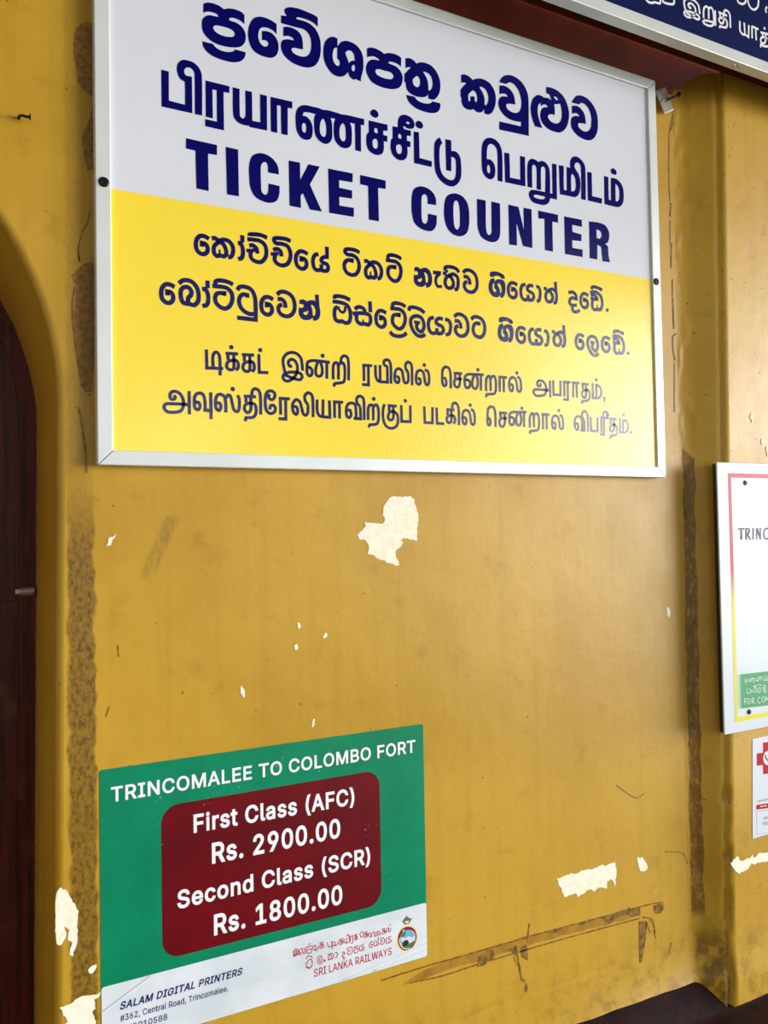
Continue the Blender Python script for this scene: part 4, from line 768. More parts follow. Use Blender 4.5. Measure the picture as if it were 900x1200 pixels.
D['words.title'] = ['''F:190,-5110c 190,-5070c 372,-5070c 372,-5110c 303,-5110c 303,-5305c 259,-5305c 259,-5110c
F:408,-5304c 408,-5069c 492,-5069c 509,-5070c 524,-5073c 537,-5079c 549,-5086c 558,-5095c 565,-5106c 570,-5118c 573,-5131c 574,-5144c 573,-5158c 570,-5171c 565,-5183c 558,-5194c 549,-5203c 537,-5210c 524,-5215c 509,-5218c 492,-5219c 424,-5219c 424,-5179c 491,-5178c 500,-5178c 509,-5176c 515,-5174c 520,-5171c 524,-5167c 527,-5163c 529,-5158c 530,-5152c 531,-5144c 530,-5137c 529,-5131c 527,-5125c 524,-5121c 520,-5117c 515,-5114c 508,-5111c 500,-5110c 490,-5109c 452,-5109c 452,-5304c
F:538,-5304c 476,-5190c 525,-5190c 588,-5304c
F:602,-5304c 602,-5264c 639,-5263c 639,-5109c 602,-5109c 602,-5069c 720,-5069c 720,-5109c 683,-5109c 683,-5263c 720,-5263c 720,-5304c
F:756,-5303c 756,-5068c 801,-5068c 893,-5212c 895,-5216c 898,-5221c 901,-5226c 905,-5232c 908,-5239c 912,-5245c 916,-5253c 920,-5260c 928,-5278c 906,-5281c 904,-5265c 903,-5257c 903,-5249c 903,-5241c 903,-5234c 902,-5228c 902,-5211c 902,-5068c 946,-5068c 946,-5303c 901,-5303c 819,-5175c 815,-5169c 812,-5163c 808,-5157c 804,-5150c 800,-5143c 795,-5135c 772,-5095c 797,-5091c 799,-5130c 799,-5139c 799,-5147c 800,-5154c 800,-5160c 800,-5166c 800,-5170c 800,-5303c
F:1091,-5306c 1072,-5304c 1054,-5299c 1037,-5291c 1022,-5280c 1010,-5265c 999,-5249c 992,-5230c 987,-5209c 986,-5185c 987,-5162c 992,-5141c 999,-5122c 1010,-5105c 1022,-5091c 1037,-5080c 1054,-5071c 1072,-5066c 1091,-5065c 1103,-5065c 1115,-5067c 1125,-5070c 1136,-5074c 1146,-5079c 1155,-5085c 1163,-5093c 1170,-5101c 1176,-5110c 1181,-5120c 1185,-5131c 1190,-5152c 1146,-5152c 1143,-5140c 1141,-5134c 1138,-5129c 1134,-5124c 1130,-5120c 1126,-5116c 1121,-5113c 1116,-5111c 1110,-5109c 1104,-5107c 1098,-5106c 1092,-5106c 1080,-5107c 1069,-5110c 1060,-5115c 1051,-5122c 1044,-5131c 1037,-5141c 1033,-5154c 1030,-5169c 1029,-5185c 1030,-5202c 1033,-5217c 1037,-5229c 1044,-5240c 1051,-5248c 1060,-5255c 1070,-5260c 1080,-5263c 1092,-5264c 1098,-5264c 1104,-5263c 1110,-5261c 1116,-5259c 1121,-5257c 1126,-5253c 1130,-5250c 1134,-5246c 1138,-5241c 1141,-5236c 1143,-5230c 1146,-5217c 1190,-5217c 1185,-5238c 1181,-5249c 1176,-5259c 1170,-5269c 1163,-5277c 1155,-5284c 1146,-5291c 1136,-5296c 1126,-5300c 1115,-5303c 1103,-5305c
F:1324,-5305c 1304,-5303c 1286,-5298c 1269,-5290c 1255,-5279c 1242,-5265c 1232,-5248c 1224,-5229c 1220,-5208c 1218,-5185c 1220,-5162c 1224,-5140c 1232,-5121c 1242,-5105c 1255,-5090c 1269,-5079c 1286,-5071c 1304,-5066c 1324,-5064c 1343,-5066c 1362,-5070c 1378,-5079c 1393,-5090c 1406,-5104c 1416,-5121c 1423,-5140c 1428,-5161c 1429,-5184c 1428,-5207c 1423,-5229c 1416,-5248c 1406,-5264c 1393,-5279c 1378,-5290c 1362,-5298c 1343,-5303c;1324,-5263c 1335,-5262c 1345,-5259c 1355,-5254c 1364,-5248c 1371,-5239c 1378,-5228c 1382,-5216c 1385,-5201c 1386,-5184c 1385,-5168c 1382,-5153c 1378,-5140c 1371,-5129c 1364,-5121c 1355,-5114c 1345,-5109c 1335,-5106c 1324,-5106c 1313,-5107c 1302,-5110c 1292,-5114c 1284,-5121c 1276,-5130c 1270,-5141c 1265,-5153c 1262,-5168c 1261,-5185c 1262,-5201c 1265,-5216c 1270,-5229c 1276,-5239c 1284,-5248c 1292,-5255c 1302,-5259c 1313,-5262c
F:1469,-5302c 1469,-5067c 1522,-5066c 1578,-5210c 1579,-5213c 1581,-5218c 1583,-5222c 1588,-5238c 1589,-5244c 1591,-5249c 1593,-5255c 1600,-5280c 1573,-5280c 1581,-5255c 1586,-5239c 1591,-5223c 1593,-5218c 1594,-5214c 1596,-5210c 1651,-5066c 1704,-5066c 1704,-5301c 1661,-5301c 1661,-5168c 1661,-5152c 1661,-5134c 1661,-5115c 1662,-5088c 1683,-5088c 1678,-5105c 1675,-5112c 1673,-5119c 1666,-5139c 1664,-5146c 1662,-5152c 1660,-5157c 1655,-5171c 1604,-5301c 1569,-5301c 1517,-5171c 1516,-5167c 1514,-5163c 1512,-5158c 1506,-5141c 1504,-5134c 1502,-5127c 1499,-5120c 1497,-5113c 1495,-5106c 1488,-5089c 1510,-5089c 1511,-5114c 1511,-5133c 1511,-5152c 1512,-5168c 1512,-5301c
F:1730,-5301c 1816,-5066c 1859,-5065c 1945,-5300c 1899,-5300c 1851,-5165c 1848,-5156c 1844,-5146c 1841,-5135c 1837,-5122c 1832,-5106c 1824,-5079c 1851,-5079c 1843,-5106c 1838,-5122c 1834,-5135c 1830,-5147c 1827,-5156c 1824,-5165c 1777,-5301c
F:1774,-5239c 1774,-5199c 1902,-5199c 1902,-5239c
F:1972,-5300c 1972,-5065c 2015,-5065c 2015,-5260c 2117,-5259c 2117,-5300c
F:2154,-5300c 2154,-5065c 2304,-5064c 2304,-5105c 2197,-5105c 2197,-5161c 2297,-5160c 2297,-5201c 2197,-5201c 2197,-5259c 2305,-5259c 2305,-5299c
F:2347,-5299c 2347,-5064c 2497,-5064c 2497,-5104c 2390,-5104c 2390,-5160c 2490,-5160c 2490,-5200c 2390,-5200c 2390,-5259c 2498,-5258c 2498,-5299c''', '''F:2621,-5104c 2621,-5063c 2803,-5063c 2803,-5103c 2734,-5103c 2734,-5298c 2690,-5298c 2690,-5104c
F:2936,-5301c 2917,-5299c 2899,-5294c 2882,-5286c 2867,-5275c 2854,-5260c 2844,-5244c 2837,-5225c 2832,-5204c 2831,-5180c 2832,-5157c 2837,-5136c 2844,-5117c 2854,-5100c 2867,-5086c 2882,-5075c 2899,-5066c 2917,-5061c 2936,-5060c 2956,-5061c 2974,-5066c 2991,-5074c 3006,-5086c 3018,-5100c 3028,-5116c 3036,-5136c 3040,-5157c 3042,-5180c 3040,-5203c 3036,-5224c 3028,-5243c 3018,-5260c 3005,-5274c 2991,-5285c 2974,-5294c 2956,-5299c;2936,-5259c 2947,-5258c 2958,-5255c 2968,-5250c 2976,-5243c 2984,-5235c 2990,-5224c 2995,-5211c 2998,-5197c 2999,-5180c 2998,-5163c 2995,-5148c 2990,-5136c 2984,-5125c 2976,-5116c 2968,-5110c 2958,-5105c 2947,-5102c 2936,-5101c 2925,-5102c 2914,-5105c 2905,-5110c 2896,-5117c 2889,-5126c 2882,-5136c 2878,-5149c 2875,-5164c 2874,-5180c 2875,-5197c 2878,-5212c 2882,-5224c 2889,-5235c 2896,-5243c 2905,-5250c 2914,-5255c 2925,-5258c''', '''F:3272,-5300c 3253,-5298c 3234,-5293c 3218,-5285c 3203,-5274c 3190,-5260c 3180,-5243c 3173,-5224c 3168,-5203c 3167,-5180c 3168,-5156c 3173,-5135c 3180,-5116c 3190,-5099c 3203,-5085c 3218,-5074c 3234,-5065c 3253,-5060c 3272,-5059c 3284,-5059c 3295,-5061c 3306,-5064c 3317,-5068c 3326,-5073c 3335,-5079c 3343,-5087c 3351,-5095c 3357,-5104c 3362,-5114c 3366,-5125c 3371,-5146c 3327,-5146c 3324,-5134c 3321,-5128c 3318,-5123c 3315,-5118c 3311,-5114c 3306,-5110c 3302,-5107c 3296,-5105c 3291,-5103c 3285,-5101c 3279,-5100c 3272,-5100c 3261,-5101c 3250,-5104c 3240,-5109c 3232,-5116c 3224,-5125c 3218,-5136c 3213,-5148c 3211,-5163c 3210,-5179c 3211,-5196c 3213,-5211c 3218,-5223c 3224,-5234c 3232,-5242c 3241,-5249c 3250,-5254c 3261,-5257c 3272,-5258c 3279,-5258c 3285,-5257c 3291,-5255c 3296,-5253c 3302,-5251c 3306,-5248c 3311,-5244c 3315,-5240c 3318,-5235c 3321,-5230c 3324,-5224c 3327,-5212c 3371,-5211c 3366,-5232c 3362,-5243c 3357,-5253c 3351,-5263c 3344,-5271c 3335,-5278c 3326,-5285c 3317,-5290c 3306,-5294c 3295,-5297c 3284,-5299c
F:3505,-5299c 3485,-5297c 3467,-5292c 3450,-5284c 3435,-5273c 3423,-5259c 3413,-5242c 3405,-5223c 3400,-5202c 3399,-5179c 3400,-5156c 3405,-5135c 3413,-5115c 3423,-5099c 3435,-5085c 3450,-5073c 3467,-5065c 3485,-5060c 3505,-5058c 3524,-5060c 3542,-5065c 3559,-5073c 3574,-5084c 3586,-5098c 3596,-5115c 3604,-5134c 3608,-5155c 3610,-5178c 3608,-5201c 3604,-5223c 3596,-5242c 3586,-5258c 3574,-5273c 3559,-5284c 3542,-5292c 3524,-5297c;3505,-5257c 3516,-5256c 3526,-5253c 3536,-5249c 3545,-5242c 3552,-5233c 3558,-5222c 3563,-5210c 3566,-5195c 3567,-5178c 3566,-5162c 3563,-5147c 3558,-5134c 3552,-5124c 3545,-5115c 3536,-5108c 3526,-5103c 3516,-5101c 3505,-5100c 3493,-5101c 3483,-5104c 3473,-5108c 3464,-5115c 3457,-5124c 3451,-5135c 3446,-5147c 3443,-5162c 3442,-5179c 3443,-5195c 3446,-5210c 3451,-5223c 3457,-5233c 3464,-5242c 3473,-5249c 3483,-5254c 3493,-5256c
F:3650,-5296c 3650,-5061c 3694,-5060c 3694,-5255c 3795,-5255c 3795,-5295c
F:3929,-5298c 3909,-5296c 3891,-5291c 3875,-5283c 3860,-5272c 3847,-5258c 3837,-5241c 3829,-5222c 3825,-5201c 3823,-5178c 3825,-5155c 3829,-5133c 3837,-5114c 3847,-5097c 3860,-5083c 3875,-5072c 3891,-5064c 3909,-5059c 3929,-5057c 3948,-5058c 3967,-5063c 3983,-5072c 3998,-5083c 4011,-5097c 4021,-5114c 4028,-5133c 4033,-5154c 4034,-5177c 4033,-5200c 4028,-5221c 4021,-5241c 4011,-5257c 3998,-5271c 3983,-5283c 3967,-5291c 3948,-5296c;3929,-5256c 3940,-5255c 3951,-5252c 3960,-5247c 3969,-5241c 3976,-5232c 3983,-5221c 3987,-5209c 3990,-5194c 3991,-5177c 3990,-5160c 3987,-5146c 3983,-5133c 3976,-5122c 3969,-5114c 3960,-5107c 3951,-5102c 3940,-5099c 3929,-5098c 3918,-5099c 3907,-5102c 3898,-5107c 3889,-5114c 3881,-5123c 3875,-5134c 3870,-5146c 3867,-5161c 3866,-5178c 3867,-5194c 3870,-5209c 3875,-5222c 3881,-5232c 3889,-5241c 3898,-5248c 3907,-5252c 3918,-5255c
F:4074,-5294c 4074,-5059c 4127,-5059c 4183,-5203c 4184,-5206c 4186,-5211c 4188,-5215c 4193,-5231c 4195,-5237c 4196,-5242c 4198,-5248c 4205,-5273c 4178,-5273c 4186,-5248c 4191,-5232c 4196,-5216c 4198,-5211c 4199,-5206c 4201,-5203c 4256,-5059c 4309,-5059c 4309,-5294c 4266,-5294c 4266,-5161c 4266,-5145c 4266,-5127c 4267,-5108c 4267,-5081c 4288,-5081c 4283,-5098c 4280,-5105c 4278,-5112c 4271,-5132c 4269,-5139c 4267,-5145c 4265,-5150c 4260,-5164c 4209,-5294c 4174,-5294c 4122,-5164c 4121,-5160c 4119,-5156c 4117,-5151c 4111,-5133c 4109,-5127c 4107,-5120c 4104,-5113c 4102,-5106c 4100,-5099c 4093,-5082c 4115,-5082c 4116,-5107c 4116,-5126c 4117,-5145c 4117,-5161c 4117,-5294c
F:4358,-5294c 4358,-5059c 4444,-5058c 4459,-5059c 4473,-5062c 4485,-5067c 4495,-5074c 4504,-5082c 4511,-5091c 4515,-5101c 4518,-5113c 4519,-5124c 4518,-5134c 4517,-5143c 4513,-5151c 4509,-5158c 4504,-5164c 4498,-5169c 4491,-5173c 4485,-5176c 4483,-5176c 4483,-5166c 4484,-5166c 4492,-5169c 4500,-5173c 4508,-5179c 4514,-5186c 4520,-5194c 4524,-5204c 4527,-5215c 4528,-5227c 4527,-5239c 4524,-5250c 4519,-5261c 4512,-5270c 4503,-5278c 4491,-5285c 4478,-5290c 4463,-5292c 4446,-5293c;4401,-5253c 4445,-5253c 4459,-5252c 4470,-5249c 4477,-5245c 4481,-5240c 4484,-5234c 4485,-5226c 4484,-5221c 4483,-5215c 4480,-5210c 4477,-5206c 4473,-5202c 4468,-5199c 4462,-5196c 4455,-5195c 4446,-5194c 4401,-5194c;4401,-5155c 4442,-5155c 4449,-5154c 4455,-5153c 4460,-5151c 4465,-5148c 4469,-5145c 4472,-5141c 4475,-5136c 4476,-5131c 4476,-5125c 4476,-5118c 4473,-5112c 4469,-5107c 4463,-5102c 4454,-5100c 4443,-5099c 4401,-5099c
F:4664,-5296c 4644,-5294c 4626,-5289c 4609,-5281c 4595,-5270c 4582,-5256c 4572,-5239c 4564,-5220c 4560,-5199c 4558,-5176c 4560,-5153c 4564,-5131c 4572,-5112c 4582,-5095c 4595,-5081c 4609,-5070c 4626,-5062c 4644,-5057c 4664,-5055c 4683,-5056c 4702,-5061c 4718,-5070c 4733,-5081c 4746,-5095c 4756,-5112c 4763,-5131c 4768,-5152c 4769,-5175c 4768,-5198c 4763,-5219c 4756,-5239c 4746,-5255c 4733,-5269c 4718,-5281c 4702,-5289c 4683,-5294c;4664,-5254c 4675,-5253c 4685,-5250c 4695,-5245c 4704,-5239c 4711,-5230c 4718,-5219c 4722,-5207c 4725,-5192c 4726,-5175c 4725,-5158c 4722,-5144c 4718,-5131c 4711,-5120c 4704,-5112c 4695,-5105c 4685,-5100c 4675,-5097c 4664,-5096c 4653,-5097c 4642,-5100c 4632,-5105c 4624,-5112c 4616,-5121c 4610,-5132c 4605,-5144c 4602,-5159c 4601,-5176c 4602,-5192c 4605,-5207c 4610,-5220c 4616,-5230c 4624,-5239c 4632,-5246c 4642,-5250c 4653,-5253c''', '''F:4903,-5292c 4903,-5057c 5052,-5057c 5052,-5097c 4946,-5097c 4946,-5156c 5042,-5156c 5042,-5196c 4946,-5197c 4946,-5292c
F:5189,-5294c 5170,-5293c 5151,-5288c 5135,-5280c 5120,-5268c 5107,-5254c 5097,-5238c 5089,-5219c 5085,-5197c 5083,-5174c 5085,-5151c 5089,-5130c 5097,-5111c 5107,-5094c 5120,-5080c 5135,-5069c 5151,-5060c 5170,-5055c 5189,-5053c 5209,-5055c 5227,-5060c 5243,-5068c 5258,-5080c 5271,-5094c 5281,-5110c 5288,-5129c 5293,-5151c 5294,-5174c 5293,-5197c 5288,-5218c 5281,-5237c 5271,-5254c 5258,-5268c 5243,-5279c 5227,-5288c 5209,-5293c;5189,-5253c 5200,-5252c 5211,-5249c 5220,-5244c 5229,-5237c 5237,-5229c 5243,-5218c 5248,-5205c 5250,-5191c 5251,-5174c 5250,-5157c 5248,-5142c 5243,-5130c 5237,-5119c 5229,-5110c 5220,-5104c 5211,-5099c 5200,-5096c 5189,-5095c 5178,-5096c 5167,-5099c 5158,-5104c 5149,-5111c 5141,-5119c 5135,-5130c 5130,-5143c 5127,-5157c 5126,-5174c 5127,-5191c 5130,-5205c 5135,-5218c 5141,-5229c 5149,-5237c 5158,-5244c 5167,-5249c 5178,-5252c
F:5334,-5291c 5334,-5056c 5418,-5056c 5435,-5057c 5450,-5060c 5464,-5065c 5475,-5073c 5484,-5082c 5492,-5092c 5497,-5104c 5500,-5117c 5501,-5131c 5500,-5145c 5497,-5158c 5492,-5170c 5484,-5180c 5475,-5189c 5463,-5196c 5450,-5202c 5435,-5205c 5418,-5206c 5350,-5206c 5350,-5165c 5417,-5165c 5427,-5165c 5435,-5163c 5441,-5161c 5446,-5158c 5450,-5154c 5453,-5150c 5455,-5144c 5457,-5138c 5457,-5131c 5457,-5124c 5455,-5118c 5453,-5112c 5450,-5108c 5446,-5104c 5441,-5101c 5435,-5098c 5427,-5097c 5417,-5096c 5378,-5096c 5378,-5291c
F:5464,-5291c 5402,-5176c 5452,-5176c 5514,-5291c
F:5528,-5096c 5528,-5055c 5710,-5055c 5710,-5095c 5641,-5096c 5641,-5290c 5598,-5290c 5598,-5096c''']
